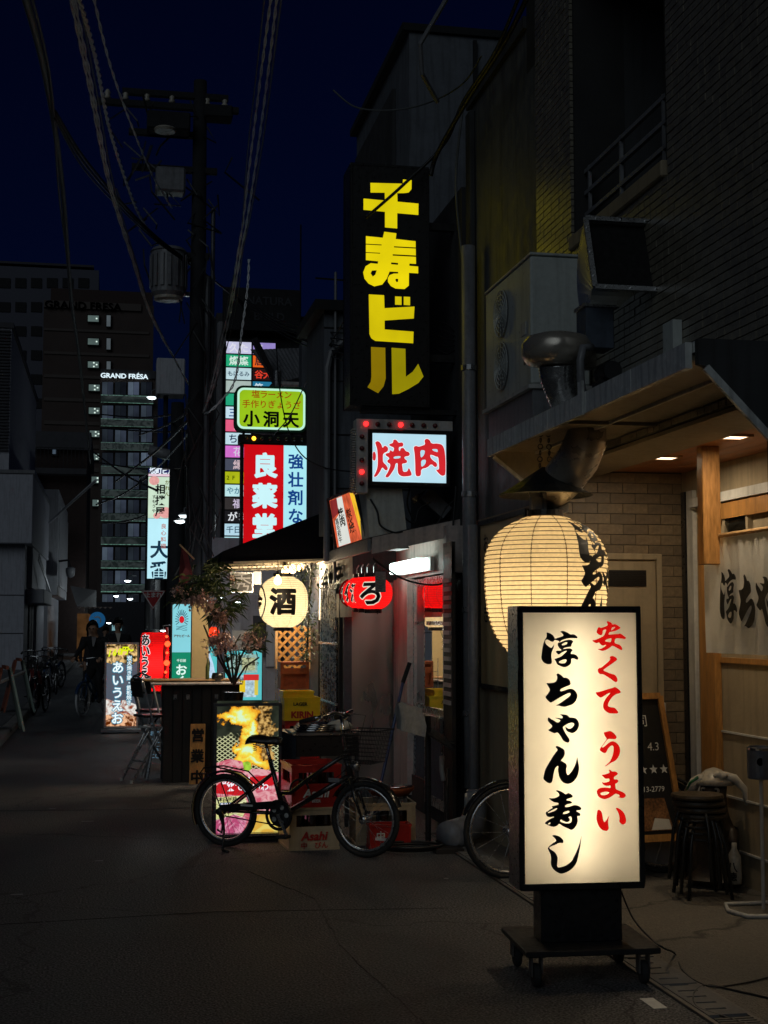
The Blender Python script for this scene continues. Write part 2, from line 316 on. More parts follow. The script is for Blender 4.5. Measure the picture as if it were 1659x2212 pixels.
G('sen', (1300, 600), KY, ([(232,303),(800,282),(805,205),(958,210),(955,370),(905,435),(820,452),(703,460),(708,612),(1078,625),(1075,830),(703,820),(702,1095),(487,1088),(487,808),(112,795),(112,592),(487,605),(483,465),(235,478)], []))
G('ju', (1300, 600), KY, ([(475,1165),(688,1182),(675,1285),(1025,1305),(1032,1712),(915,1712),(915,1752),(1070,1758),(1070,1880),(908,1878),(905,2105),(830,2172),(670,2170),(590,2130),(540,2060),(538,1990),(570,1935),(640,1905),(720,1900),(718,1872),(568,1872),(520,2000),(440,2110),(300,2150),(200,2105),(130,2020),(108,1910),(150,1800),(240,1740),(360,1745),(370,1700),(155,1690),(155,1262),(450,1275)],
 [[(597,1708),(718,1712),(713,1745),(592,1740)],[(237,1920),(262,1870),(343,1862),(320,1940),(275,1976)],[(667,2015),(682,1995),(720,1997),(715,2048),(690,2056)]]))
KB = 1403 / 260
G('bi', (1300, 1050), KB, ([(230,148),(530,152),(538,410),(1128,350),(1112,590),(540,655),(540,832),(1108,852),(1100,1085),(360,1068),(280,1020),(245,940)], []), ([(745,165),(872,165),(873,330),(745,330)], []), ([(915,162),(1040,162),(1040,330),(915,328)], []))
G('ru', (1300, 1050), KB, ([(275,1190),(553,1195),(562,1800),(520,1960),(412,2100),(205,1988),(270,1880),(283,1780)], []))
G('ru2', (1300, 1050), KB, ([(675,1190),(948,1200),(955,1755),(1090,1650),(1198,1490),(1302,1738),(1200,1870),(1000,2000),(820,2095),(688,2110)], []))
G('yaki', (1340, 1560), 5.53, ([(130,300),(170,265),(220,280),(265,340),(285,410),(330,350),(400,390),(400,470),(300,520),(295,600),(300,700),(370,760),(405,830),(380,870),(340,860),(285,800),(240,900),(170,1000),(105,1010),(160,900),(190,780),(190,600),(175,430),(145,340)], []),
 ([(85,500),(125,480),(155,560),(145,660),(110,675),(85,650)], []),
 ([(505,230),(560,225),(600,270),(620,290),(690,275),(720,320),(700,370),(625,375),(620,430),(640,470),(660,400),(720,390),(765,460),(830,475),(855,520),(830,560),(740,575),(745,620),(795,650),(795,700),(740,715),(690,725),(705,800),(715,890),(800,885),(835,790),(905,940),(860,975),(700,990),(620,940),(600,850),(605,710),(560,715),(540,820),(480,920),(410,1015),(340,1005),(410,890),(460,740),(390,700),(385,660),(425,635),(420,600),(350,560),(350,520),(430,500),(440,440),(500,480),(520,440),(520,390),(440,365),(410,330),(500,295)], [[(515,580),(660,560),(655,610),(520,625)]]))
G('niku', (1340, 1560), 5.53, ([(925,370),(980,340),(1030,360),(1100,340),(1170,310),(1150,220),(1200,185),(1260,210),(1300,290),(1440,280),(1530,310),(1575,400),(1600,600),(1605,920),(1560,955),(1500,945),(1390,830),(1465,825),(1460,700),(1445,560),(1400,560),(1340,530),(1270,520),(1290,590),(1340,640),(1420,690),(1425,760),(1380,780),(1300,710),(1220,790),(1090,825),(1090,940),(1060,975),(990,975),(970,900),(965,700),(950,500)],
 [[(1065,430),(1170,430),(1150,530),(1080,600)],[(1087,637),(1193,622),(1178,720),(1092,790)],[(1307,402),(1428,397),(1438,468),(1340,440)]]))
def quadmap(TL, TR, BR_, BL):
    """source pixel inside a quadrilateral -> (u, v) in 0..1 (inverse bilinear, a few Newton steps)"""
    def f(p):
        u, v = .5, .5
        for _ in range(6):
            x = TL[0]*(1-u)*(1-v)+TR[0]*u*(1-v)+BR_[0]*u*v+BL[0]*(1-u)*v - p[0]
            y = TL[1]*(1-u)*(1-v)+TR[1]*u*(1-v)+BR_[1]*u*v+BL[1]*(1-u)*v - p[1]
            xu = (TR[0]-TL[0])*(1-v)+(BR_[0]-BL[0])*v; xv = (BL[0]-TL[0])*(1-u)+(BR_[0]-TR[0])*u
            yu = (TR[1]-TL[1])*(1-v)+(BR_[1]-BL[1])*v; yv = (BL[1]-TL[1])*(1-u)+(BR_[1]-TR[1])*u
            d = xu*yv - xv*yu; u -= (x*yv - xv*y)/d; v -= (xu*y - yu*x)/d
        return u, v
    return f
def brush(mb, name, fn):
    for o, hs in BR[name]:
        flat, fs = fill(o, hs, name not in ('sen', 'ju', 'bi', 'ru', 'ru2')); mb.add([fn(*p) for p in flat], fs)
def brush_norm(name):
    """glyph normalised to a unit square centred on 0, y up"""
    pts = [p for o, hs in BR[name] for p in o]
    x0, x1 = min(p[0] for p in pts), max(p[0] for p in pts); y0, y1 = min(p[1] for p in pts), max(p[1] for p in pts)
    s = max(x1-x0, y1-y0); cx, cy = (x0+x1)/2, (y0+y1)/2
    return lambda x, y: ((x-cx)/s, -(y-cy)/s)
def brush_at(mb, name, cx, cz, size, fn=None, y=-.003, sx=1.0):
    nf = brush_norm(name)
    for o, hs in BR[name]:
        flat, fs = fill(o, hs); P = []
        for p in flat:
            u, v = nf(*p); u = u*size*sx + cx; v = v*size + cz
            P.append(fn(u, v) if fn else (u, y, v))
        mb.add(P, fs)
def wrap_build(mb2d, name, m, parent, surf, maxlen):
    """flat (u, v) mesh -> subdivided and laid on a curved surface surf(u, v)"""
    me = bpy.data.meshes.new(name); me.from_pydata([(u, v, -y) for u, y, v in mb2d.v], [], mb2d.f)
    bm = bmesh.new(); bm.from_mesh(me)
    for _ in range(5):
        es = [e for e in bm.edges if e.calc_length() > maxlen]
        if not es: break
        bmesh.ops.subdivide_edges(bm, edges=es, cuts=1); bmesh.ops.triangulate(bm, faces=bm.faces)
    for v in bm.verts:
        k = v.co.z; q = Vector(surf(v.co.x, v.co.y)); h = Vector((q.x, q.y, 0)); q += h.normalized() * k; v.co = q
    bm.to_mesh(me); bm.free(); me.materials.append(M[m] if isinstance(m, str) else m)
    o = bpy.data.objects.new(name, me); col.objects.link(o); o.parent = parent; return o
# ------------------------------------------------------------------ shared materials
def asphalt(name, base, scale=1.0, crack=True, lo=.45, hi=3.4):
    m, nt, out = new_mat(name); N = nt.nodes.new; L = nt.links.new
    b = N('ShaderNodeBsdfPrincipled'); L(b.outputs[0], out.inputs[0]); tc = N('ShaderNodeTexCoord')
    n1 = N('ShaderNodeTexNoise'); n1.inputs['Scale'].default_value = .55*scale; n1.inputs['Detail'].default_value = 8; L(tc.outputs['Object'], n1.inputs[0])
    n2 = N('ShaderNodeTexNoise'); n2.inputs['Scale'].default_value = 85; n2.inputs['Detail'].default_value = 3; L(tc.outputs['Object'], n2.inputs[0])
    v = N('ShaderNodeTexVoronoi'); v.inputs['Scale'].default_value = 95; L(tc.outputs['Object'], v.inputs[0])
    a = N('ShaderNodeMapRange'); a.inputs[1].default_value = .35; a.inputs[2].default_value = .65; a.inputs[3].default_value = .6; a.inputs[4].default_value = 1.35; L(n1.outputs[0], a.inputs[0])
    s = N('ShaderNodeMapRange'); s.inputs[1].default_value = .4; s.inputs[2].default_value = .75; s.inputs[3].default_value = lo; s.inputs[4].default_value = hi; L(n2.outputs[0], s.inputs[0])
    mu = N('ShaderNodeMath'); mu.operation = 'MULTIPLY'; L(a.outputs[0], mu.inputs[0]); L(s.outputs[0], mu.inputs[1])
    last = mu.outputs[0]
    if crack:
        w = N('ShaderNodeTexVoronoi'); w.feature = 'DISTANCE_TO_EDGE'; w.inputs['Scale'].default_value = .35; 
        nd = N('ShaderNodeTexNoise'); nd.inputs['Scale'].default_value = 3; nd.inputs['Detail'].default_value = 6; L(tc.outputs['Object'], nd.inputs[0])
        ad = N('ShaderNodeVectorMath'); ad.operation = 'MULTIPLY_ADD'; ad.inputs[1].default_value = (.5, .5, 0); L(nd.outputs['Color'], ad.inputs[0]); L(tc.outputs['Object'], ad.inputs[2]); L(ad.outputs[0], w.inputs[0])
        cr = N('ShaderNodeMapRange'); cr.inputs[1].default_value = 0; cr.inputs[2].default_value = .006; cr.inputs[3].default_value = .35; cr.inputs[4].default_value = 1; L(w.outputs[0], cr.inputs[0])
        m3 = N('ShaderNodeMath'); m3.operation = 'MULTIPLY'; L(last, m3.inputs[0]); L(cr.outputs[0], m3.inputs[1]); last = m3.outputs[0]
    x = N('ShaderNodeMix'); x.data_type = 'RGBA'; x.blend_type = 'MULTIPLY'; x.inputs[0].default_value = 1; x.inputs[6].default_value = (*base, 1); L(last, x.inputs[7]); L(x.outputs[2], b.inputs['Base Color'])
    rr = N('ShaderNodeMapRange'); rr.inputs[1].default_value = .35; rr.inputs[2].default_value = .65; rr.inputs[3].default_value = .5; rr.inputs[4].default_value = .8; L(n1.outputs[0], rr.inputs[0]); L(rr.outputs[0], b.inputs['Roughness'])
    bp = N('ShaderNodeBump'); bp.inputs['Strength'].default_value = .9; bp.inputs['Distance'].default_value = .008; L(v.outputs[0], bp.inputs['Height']); L(bp.outputs[0], b.inputs['Normal'])
    M[name] = m; return m
asphalt('asphalt', (.046, .046, .048), hi=5.0); asphalt('concrete_floor', (.13, .118, .10), .8, lo=.85, hi=1.3); asphalt('sidewalk', (.12, .12, .125), .7, lo=.8, hi=1.4)
mat('kerb_stone', (.17, .165, .16), .85, bump=.4); mat('steel_cover', (.16, .15, .14), .55, .6, bump=.3)
mat('black_slot', (.006, .006, .006), .9)
mat('tile_grey', (.215, .195, .15), .38, var=.35, scale=9, coat=.5); mat('tile_joint', (.03, .03, .03), .9)
mat('tile_beige', (.215, .16, .10), .5, var=.35, scale=8); mat('tile_beige2', (.16, .12, .078), .5, var=.3, scale=8)
mat('plaster_cream', (.34, .275, .18), .8, var=.12, bump=.15, dirt=.25); mat('wood_amber', (.42, .20, .055), .45, var=.4, scale=3, stretch=(6, 6, 1))
mat('ceiling_wood', (.36, .13, .035), .5, var=.35, scale=2, stretch=(8, .6, 1))
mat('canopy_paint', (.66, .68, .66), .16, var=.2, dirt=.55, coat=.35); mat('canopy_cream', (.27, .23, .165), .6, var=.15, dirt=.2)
mat('dark_metal', (.03, .03, .032), .45, .5); mat('black_paint', (.012, .012, .013), .35, coat=.3); mat('dark_rough', (.02, .02, .02), .85)
mat('concrete_wall', (.115, .12, .118), .62, var=.3, scale=1.5, bump=.25, bscale=25, dirt=.55)
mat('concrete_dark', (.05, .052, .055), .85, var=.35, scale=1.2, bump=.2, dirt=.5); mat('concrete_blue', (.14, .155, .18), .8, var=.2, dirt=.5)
mat('wall_black', (.018, .019, .022), .85, var=.4); mat('wall_brown', (.05, .035, .03), .85, var=.3)
mat('ac_shell', (.55, .59, .56), .38, var=.12, dirt=.3, coat=.35); mat('galvanised', (.42, .43, .44), .32, .85, var=.25, scale=10)
mat('duct_cream', (.50, .45, .38), .3, .55, var=.07, scale=2); mat('duct_foil', (.6, .6, .6), .22, .9, var=.15)
mat('pipe_grey', (.22, .225, .24), .4, var=.2, dirt=.3); mat('pipe_dark', (.06, .065, .075), .4)
mat('white_paint', (.55, .55, .53), .5, var=.15, dirt=.35); mat('pink_white', (.55, .47, .43), .5, dirt=.4, var=.2)
mat('stainless', (.36, .34, .32), .34, .8, var=.18, scale=1.1, stretch=(1, 1, .3)); mat('chrome', (.6, .6, .6), .12, 1.0, var=.05)
mat('wood_dark', (.022, .017, .014), .55, var=.5, scale=2.5, stretch=(7, 7, .8), bump=.2); mat('wood_board', (.50, .24, .06), .5, var=.35, scale=3, stretch=(8, 8, .8))
mat('wood_raw', (.45, .27, .12), .65, var=.3); mat('ink', (.008, .008, .008), .5, var=.1); mat('rubber', (.018, .018, .018), .75, bump=.3, bscale=90)
mat('bike_black', (.015, .015, .016), .22, coat=.7, var=.1); mat('alu', (.55, .55, .56), .28, .9, var=.1); mat('vinyl_black', (.018, .016, .015), .4, bump=.15)
mat('cable_black', (.015, .015, .016), .5); mat('cable_grey', (.80, .84, .85), .45, var=.3); mat('cable_old', (.13, .14, .14), .6)
mat('cloth_white', (.60, .56, .48), .9, var=.08, bump=.25, bscale=180); mat('cloth_grey', (.3, .3, .29), .95, bump=.6, bscale=60)
mat('navy_canvas', (.004, .0045, .008), .8, var=.2, bump=.2, spec=.1); mat('inner_white', (.88, .88, .86), .7, var=.02); mat('bright_metal', (.75, .75, .72), .31, 1.0, var=.03, scale=1.2); mat('noren_white', (.84, .82, .76), .9, var=.06, bump=.25, bscale=180); mat('tar', (.022, .022, .022), .6, var=.1); mat('cream_frame', (.55, .47, .33), .5)
mat('red_letter', (.62, .006, .006), .4, var=.05); mat('beer_yellow', (.85, .56, .01), .4, var=.12); mat('beer_red', (.42, .018, .012), .4, var=.15); mat('beer_cream', (.50, .40, .26), .5, var=.12, dirt=.2)
mat('letter_red', (.45, .02, .015), .5); mat('letter_white', (.75, .75, .72), .6); mat('rust_red', (.33, .075, .02), .6, var=.35)
mat('blue_plastic', (.03, .05, .16), .4); mat('blue_grey', (.07, .09, .125), .5, dirt=.3); mat('leaf_dark', (.028, .06, .018), .55, var=.4); mat('leaf_light', (.09, .12, .03), .5, var=.4)
mat('petal', (.62, .42, .36), .7, var=.2); mat('bark', (.06, .045, .035), .85); mat('cream_acrylic', (.62, .48, .25), .4, var=.08)
mat('skin', (.42, .25, .17), .55, var=.08); mat('suit', (.010, .011, .014), .85, var=.3); mat('coat_dark', (.02, .014, .016), .85); mat('shirt', (.20, .20, .21), .8); mat('hair', (.008, .007, .006), .4)
mat('white_tyre', (.62, .63, .64), .7); mat('bike_blue', (.015, .05, .13), .3, coat=.4); mat('bike_red', (.28, .04, .03), .35, coat=.4)
mat('barrier_green', (.26, .34, .29), .7, var=.15, dirt=.3); mat('orange_red', (.22, .06, .03), .6); mat('brick_brown', (.06, .038, .034), .85, var=.3)
mat('left_grey', (.48, .49, .55), .75, var=.12, dirt=.25); mat('left_white', (.6, .61, .65), .7, var=.1, dirt=.3); mat('left_dark', (.07, .07, .08), .8, var=.2)
mat('fur', (.05, .035, .025), .5, var=.3); mat('ceramic_white', (.5, .46, .38), .35, dirt=.3); mat('green_paint', (.02, .13, .05), .5)
mat('flag_red', (.14, .02, .02), .8); mat('lamp_shade_black', (.012, .012, .012), .4)
glass('window_glass', (.35, .37, .37), .5); glass('door_glass', (.30, .32, .33), 4.5)

# ------------------------------------------------------------------ ground
g = MB().quad((-90, -20, 0), (90, -20, 0), (90, 420, 0), (-90, 420, 0)).build('ground', 'asphalt'); struct(g); g_ground = g; rg0 = random.Random(2)
g = MB().box(2.60, -3, -.05, 4.2, 10.9, .006).build('pavement', 'concrete_floor'); struct(g)
g = MB(); g.box(-30, 12, -.05, -1.58, 200, .09); g = g.build('sidewalk', 'sidewalk'); struct(g)
kr = MB().box(-1.58, 12, -.1, -1.575, 200, .05).build('kerb', 'kerb_stone'); struct(kr)
ks = MB().box(-1.574, 0, -.05, -1.40, 1.19, .10).build('kerb_stone', 'kerb_stone', kr, bevel=.015); ks.location = (0, 12, 0)
for i in range(1, 60): inst(ks, 'kerb_stone', kr, (0, 12 + i * 1.2, 0))
# drain channel along the shop fronts: lids with a slot, one open grating near the camera
dr = MB().box(2.40, 2, -.06, 2.595, 10.6, .004).build('gutter', 'dark_rough'); struct(dr)
MB().box(2.392, 2, -.05, 2.412, 10.6, .012).build('edge_rail', 'steel_cover', dr); MB().box(2.583, 2, -.05, 2.601, 10.6, .012).build('edge_rail', 'steel_cover', dr)
lid = MB()
for k in range(5):
    y = .02 + k * .096; lid.box(2.414, y, .004, 2.581, y + .078, .016)
    lid.box(2.414, y + .078, .004, 2.440, y + .096, .016); lid.box(2.530, y + .078, .004, 2.581, y + .096, .016)
lid = lid.build('drain_cover', 'kerb_stone', dr); lid.location = (0, 5.42, 0)
for i in range(1, 10): inst(lid, 'drain_cover', dr, (0, 5.42 + i * .5, 0))
bar_ = MB().box(2.414, 0, .002, 2.581, .012, .016).build('grating_bar', 'steel_cover', dr); bar_.location = (0, 4.6, 0)
for i in range(1, 27): inst(bar_, 'grating_bar', dr, (0, 4.6 + i * .03, 0))
m = MB().box(2.25, 5.62, .002, 2.31, 5.78, .004).build('road_marker', 'letter_white', g_ground)
for (x, y, w_) in ((105, 1748, .10), (176, 1776, .16), (22, 1935, .12), (205, 1862, .09), (960, 1900, .05)):
    p = onZ(x, y, 0); MB().box(p.x, p.y, .002, p.x + w_ * .6, p.y + .035, .0035).build('road_marker', 'pipe_grey', g_ground)
for pts in (((-2, 7.9), (-.8, 7.82), (.6, 7.95), (1.9, 7.8)), ((.9, 9.2), (1.2, 8.2), (1.15, 7.0), (1.3, 5.0)), ((-1.3, 12.6), (.4, 12.4), (1.6, 12.55)), ((-1.2, 16), (-.9, 12), (-.7, 9), (-.75, 6))):
    q = MB()
    for a, b_ in zip(pts, pts[1:]):
        for i in range(6):
            u = Vector((*a, 0)).lerp(Vector((*b_, 0)), i / 6) + Vector((rg0.uniform(-.012, .012), 0, .003)); v = Vector((*a, 0)).lerp(Vector((*b_, 0)), (i + 1) / 6) + Vector((0, 0, .003)); q.bar(u, v, rg0.uniform(.003, .009), .002)
    q.build('tar_seam', 'tar', g_ground)

# ------------------------------------------------------------------ the tiled building with the sushi shop
XF, YE = 2.84, 8.95
b = thing('tiled_building', 'grey tiled building above the sushi shop with railed stair opening', 'building', (XF, YE, 0))
w = MB()
w.box(XF + .012, 2.5, 2.62, XF + .35, 6.77, 9); w.box(XF + .012, 8.23, 2.62, XF + .35, YE, 9); w.box(XF + .012, 6.77, 2.62, XF + .35, 8.23, 4.05); w.box(XF + .012, 6.77, 5.75, XF + .35, 8.23, 9)
w.box(3.19, 2.5, 2.70, 9, YE + .3, 2.95)
w.box(XF + .012, YE, 0, 9, YE + .3, 9); w.build('wall', 'tile_joint', b, world=True)
MB().box(XF - .03, 6.74, 3.96, XF + .30, 8.26, 4.05).build('window_sill', 'plaster_cream', b, world=True, bevel=.008)
r = MB()
for z in (4.19, 4.33, 4.47): r.bar((XF + .08, 6.78, z), (XF + .08, 8.22, z), .025)
for y in (6.95, 7.6, 8.15): r.bar((XF + .08, y, 4.05), (XF + .08, y, 4.49), .02)
r.build('railing', 'pipe_grey', b, world=True)
st = MB()
for k in range(9): st.box(XF + .5, 8.1 - k * .25, 3.5 + k * .2, XF + 1.5, 8.38 - k * .25, 3.7 + k * .2)
st.box(XF + 1.6, 6.2, 3.2, XF + 1.7, 8.6, 8); st.box(XF + .35, 8.23, 3.2, XF + 1.7, 8.3, 8); st.build('stair', 'concrete_dark', b, world=True)
MB().box(XF + .7, 7.0, 4.85, XF + .95, 7.8, 5.3).build('duct_box', 'ac_shell', b, world=True, bevel=.02)
# facade tiles: the nearest as pieces, the rest joined
rows = []
z = 2.628; rr_ = random.Random(3)
while z < 6.35:
    y = 5.0
    while y < YE - .03:
        if not (6.74 < y + .04 < 8.25 and 3.95 < z + .02 < 5.75): rows.append((y, z))
        y += .0815
    z += .043
rows.sort(key=lambda p: p[0] * 1.0 + abs(p[1] - 3.4) * .3)
t0 = MB().box(-.008, 0, 0, .012, .0765, .0365).build('tile', 'tile_grey', b)
lx, ly = XF - XF, -YE
t0.location = (0, rows[0][0] + ly, rows[0][1])
for (y, z) in rows[1:290]: inst(t0, 'tile', b, (rr_.uniform(-.002, .001), y + ly, z))
rest = MB()
for (y, z) in rows[290:]:
    j = rr_.uniform(-.002, .0015); rest.box(XF - .008 + j, y, z, XF + .012, y + .0765, z + .0365)
rest.build('tiles', 'tile_grey', b, world=True)['kind'] = 'stuff'
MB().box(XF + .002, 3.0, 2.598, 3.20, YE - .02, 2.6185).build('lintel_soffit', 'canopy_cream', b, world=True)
# shop recess under the building
b2 = thing('sushi_shop', 'sushi shop entrance recess with beige tiles, cream wall and wooden ceiling', 'shop front', (3.2, YE, 0))
MB().box(3.06, 3.0, 2.66, 5.0, YE - .02, 2.70).build('ceiling', 'tile_joint', b2, world=True)
cp = MB().box(0, 0, 0, .118, YE - 3.03, .02).build('ceiling_board', 'ceiling_wood', b2); cp.location = (3.06 - 3.2, 3.0 - YE, 2.64)
for i in range(1, 7): inst(cp, 'ceiling_board', b2, (3.06 - 3.2 + i * .121, 3.0 - YE, 2.64))
MB().box(XF + .012, 3.0, 2.62, 3.055, YE - .02, 2.70).build('lintel', 'concrete_dark', b2, world=True)
# end wall of larger tiles round a cream door
bt = MB().box(0, 0, 0, .176, .014, .066).build('tile', 'tile_beige', b2)
pos = []
z = .10; k = 0
while z < 2.60:
    x = XF + .03 - (.09 if k % 2 else 0)
    while x < 3.80:
        for lo_, hi_ in (((XF + .02, 3.075), (3.675, 3.835)) if z < 2.07 else ((XF + .02, 3.835),)):
            xa, xb = max(x, lo_), min(x + .176, hi_)
            if xb - xa > .015: pos.append((xa, z, xb - xa))
        x += .18
    z += .0705; k += 1
bt.location = (pos[0][0] - 3.2, -.016, pos[0][1]); bt.scale = (pos[0][2] / .176, 1, 1)
for (x, z, w_) in pos[1:]:
    q = inst(bt, 'tile', b2, (x - 3.2, -.016 - rr_.uniform(0, .003), z), m=M['tile_beige2'] if rr_.random() < .35 else None); q.scale = (w_ / .176, 1, 1)
MB().box(XF + .012, YE - .006, 0, 3.84, YE + .01, 2.62).build('tile_backing', 'tile_joint', b2, world=True)
MB().box(XF + .012, YE - .05, .006, 3.84, YE - .02, .10).build('skirting', 'wood_raw', b2, world=True)
d = MB(); dx0, dx1, dz1 = 3.12, 3.63, 2.04
d.box(dx0, YE - .035, .02, dx1, YE - .008, dz1); d = d.build('door', 'plaster_cream', b2, world=True, bevel=.004)
fr = MB(); fr.box(dx0 - .04, YE - .055, .01, dx0, YE - .007, dz1 + .04); fr.box(dx1, YE - .055, .01, dx1 + .04, YE - .007, dz1 + .04); fr.box(dx0, YE - .055, dz1, dx1, YE - .007, dz1 + .04)
fr.build('door_frame', 'plaster_cream', b2, world=True, bevel=.004)
gr = MB(); gr.box(3.24, YE - .042, 1.86, 3.56, YE - .036, 1.97)
for i in range(9): gr.box(3.245, YE - .048, 1.865 + i * .0115, 3.555, YE - .041, 1.870 + i * .0115)
gr.build('door_grille', 'dark_metal', b2, world=True)
# sliding-door wall facing the street
XS = 3.84
sw = MB(); sw.box(XS, 3.0, 0, XS + .1, YE - .01, 2.64); sw.build('wall', 'plaster_cream', b2, world=True)
for z, h in ((1.36, .035), (.92, .012), (.52, .012), (.2, .012)):
    MB().box(XS - .014, 3.0, z, XS, 8.6, z + h).build('wall_rail', 'wood_amber' if h > .02 else 'white_paint', b2, world=True)
MB().box(XS - .03, 8.70, 0, XS - .001, 8.80, 2.5).build('door_track', 'white_paint', b2, world=True); MB().box(XS - .035, 8.82, 0, XS - .001, 8.88, 2.5).build('door_edge', 'black_paint', b2, world=True)
MB().box(XS - .05, 8.35, 0, XS - .002, 8.58, 2.20).build('post', 'wood_amber', b2, world=True, bevel=.004)
MB().box(3.36, 7.52, 1.95, 3.47, 7.60, 2.64).build('hanging_post', 'wood_amber', b2, world=True, bevel=.004)
MB().box(XS - .06, 3.0, 2.38, XS - .001, 8.69, 2.44).build('cornice', 'white_paint', b2, world=True); MB().box(XS - .04, 3.0, 2.27, XS - .001, 8.34, 2.375).build('header_board', 'wood_amber', b2, world=True)
lw = MB(); y0, y1, z0, z1 = 7.88, 8.24, 1.95, 2.30
for a in ((y0, y0 + .03, z0, z1), (y1 - .03, y1, z0, z1), (y0 + .03, y1 - .03, z0, z0 + .03), (y0 + .03, y1 - .03, z1 - .03, z1)): lw.box(XS - .03, a[0], a[2], XS - .001, a[1], a[3])
lw = lw.build('louvre_window', 'plaster_cream', b2, world=True)
for i in range(4):
    z = z0 + .035 + i * .068; MB().add([(XS-.008,y0+.03,z),(XS-.008,y1-.03,z),(XS-.028,y1-.03,z+.062),(XS-.028,y0+.03,z+.062)], [(0,1,2,3)]).build('slat', 'window_glass', lw, world=True)
MB().box(XS - .002, y0 + .03, z0 + .03, XS - .0012, y1 - .03, z1 - .03).build('pane', 'dark_rough', lw, world=True)
# two square recessed ceiling lights
for i, (y, lab) in enumerate(((7.08, 'square ceiling light nearer the camera in the wooden ceiling of the sushi shop'), (8.05, 'square ceiling light nearer the beige tiled wall of the sushi shop'))):
    t = thing('ceiling_light', lab, 'ceiling light', (3.36, y, 2.632), 0, 'ceiling lights of the sushi shop')
    f = MB(); f.box(-.075, -.075, -.006, .075, -.055, .012); f.box(-.075, .055, -.006, .075, .075, .012); f.box(-.075, -.055, -.006, -.055, .055, .012); f.box(.055, -.055, -.006, .075, .055, .012); f.build('frame', 'wood_raw', t)
    MB().quad((-.055, -.055, -.003), (-.055, .055, -.003), (.055, .055, -.003), (.055, -.055, -.003)).build('lens', emis((1, .80, .55), 3.4, .02), t)
    ld = bpy.data.lights.new('lamp', 'AREA'); ld.energy = 5.6; ld.size = .11; ld.color = (1, .80, .54); lo = bpy.data.objects.new('lamp', ld); col.objects.link(lo); lo.parent = t; lo.location = (0, 0, -.02)

# canopy
t = thing('shop_canopy', 'pale metal canopy with slanted brackets along the sushi shop front', 'canopy', (2.3, 5.2, 2.64))
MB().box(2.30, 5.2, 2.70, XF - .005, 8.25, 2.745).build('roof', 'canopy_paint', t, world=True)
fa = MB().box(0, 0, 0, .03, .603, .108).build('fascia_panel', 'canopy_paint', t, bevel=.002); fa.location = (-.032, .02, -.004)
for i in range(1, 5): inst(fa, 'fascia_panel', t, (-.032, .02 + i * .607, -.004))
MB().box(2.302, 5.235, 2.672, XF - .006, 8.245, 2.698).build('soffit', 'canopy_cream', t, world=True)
for y in (6.9,): MB().box(2.31, y, 2.652, XF - .007, y + .03, 2.671).build('rib', 'canopy_cream', t, world=True)
MB().box(2.56, 5.24, 2.655, 2.575, 8.2, 2.6715).build('rib', 'white_paint', t, world=True)
def wing(y, pts, name, m, th): return MB().prism(pts, lambda u, v, w_: (u, y + w_, v), th).build(name, m, t, world=True)
wing(5.165, [(2.30, 2.75), (2.30, 2.645), (2.333, 2.636), (2.605, 2.36), (2.605, .006), (3.70, .006), (3.70, 2.75)], 'end_panel', 'concrete_dark', .034)
MB().bar((2.325, 5.155, 2.63), (2.60, 5.155, 2.35), .02, .03).build('trim', 'canopy_paint', t, world=True); MB().box(2.592, 5.145, .006, 2.612, 5.164, 2.36).build('trim', 'canopy_paint', t, world=True)
wing(8.252, [(2.30, 2.745), (2.30, 2.645), (2.53, 2.47), (2.835, 2.47), (2.835, 2.745)], 'end_panel', 'canopy_cream', .02)
MB().bar((2.305, 8.24, 2.635), (2.53, 8.24, 2.46), .018, .022).build('trim', 'white_paint', t, world=True)
MB().box(2.255, 6.45, 2.63, 2.268, 6.51, 2.80).build('downpipe_clip', 'canopy_paint', t, world=True)

# air conditioner on the canopy
ac = thing('air_conditioner', 'large pale air conditioner standing on the canopy with round fan grilles', 'air conditioner', (2.43, 7.84, 2.747))
MB().box(0, 0, .28, .37, 1.02, 1.06).build('casing', 'ac_shell', ac, bevel=.012)
MB().box(.01, .01, 0, .36, 1.0, .26).build('stand', 'pipe_grey', ac, bevel=.004)
MB().box(-.02, -.01, .255, .38, 1.04, .279).build('drip_tray', 'white_paint', ac)
MB().box(-.006, -.008, 1.061, .378, 1.03, 1.078).build('top_cover', 'ac_shell', ac, bevel=.004)
for zc in (.50, .84):
    gg = MB()
    for R in (.03, .06, .09, .12, .15): gg.torus((-.014, .62, zc), R, .0035, 'x', 24, 4)
    for a in range(0, 360, 30): gg.bar((-.012, .62, zc), (-.012, .62 + .155 * math.cos(R_(a)), zc + .155 * math.sin(R_(a))), .004)
    gg.build('fan_grille', 'ac_shell', ac); MB().lathe([(.0001, 0), (.155, 0)], (-.003, .62, zc), 24, 'x', False).build('fan_opening', 'pipe_grey', ac)
MB().box(-.004, .1, .6, -.001, .2, .68).build('label_plate', 'white_paint', ac); MB().box(-.006, .08, .42, -.001, .14, .46).build('handle_recess', 'black_paint', ac)

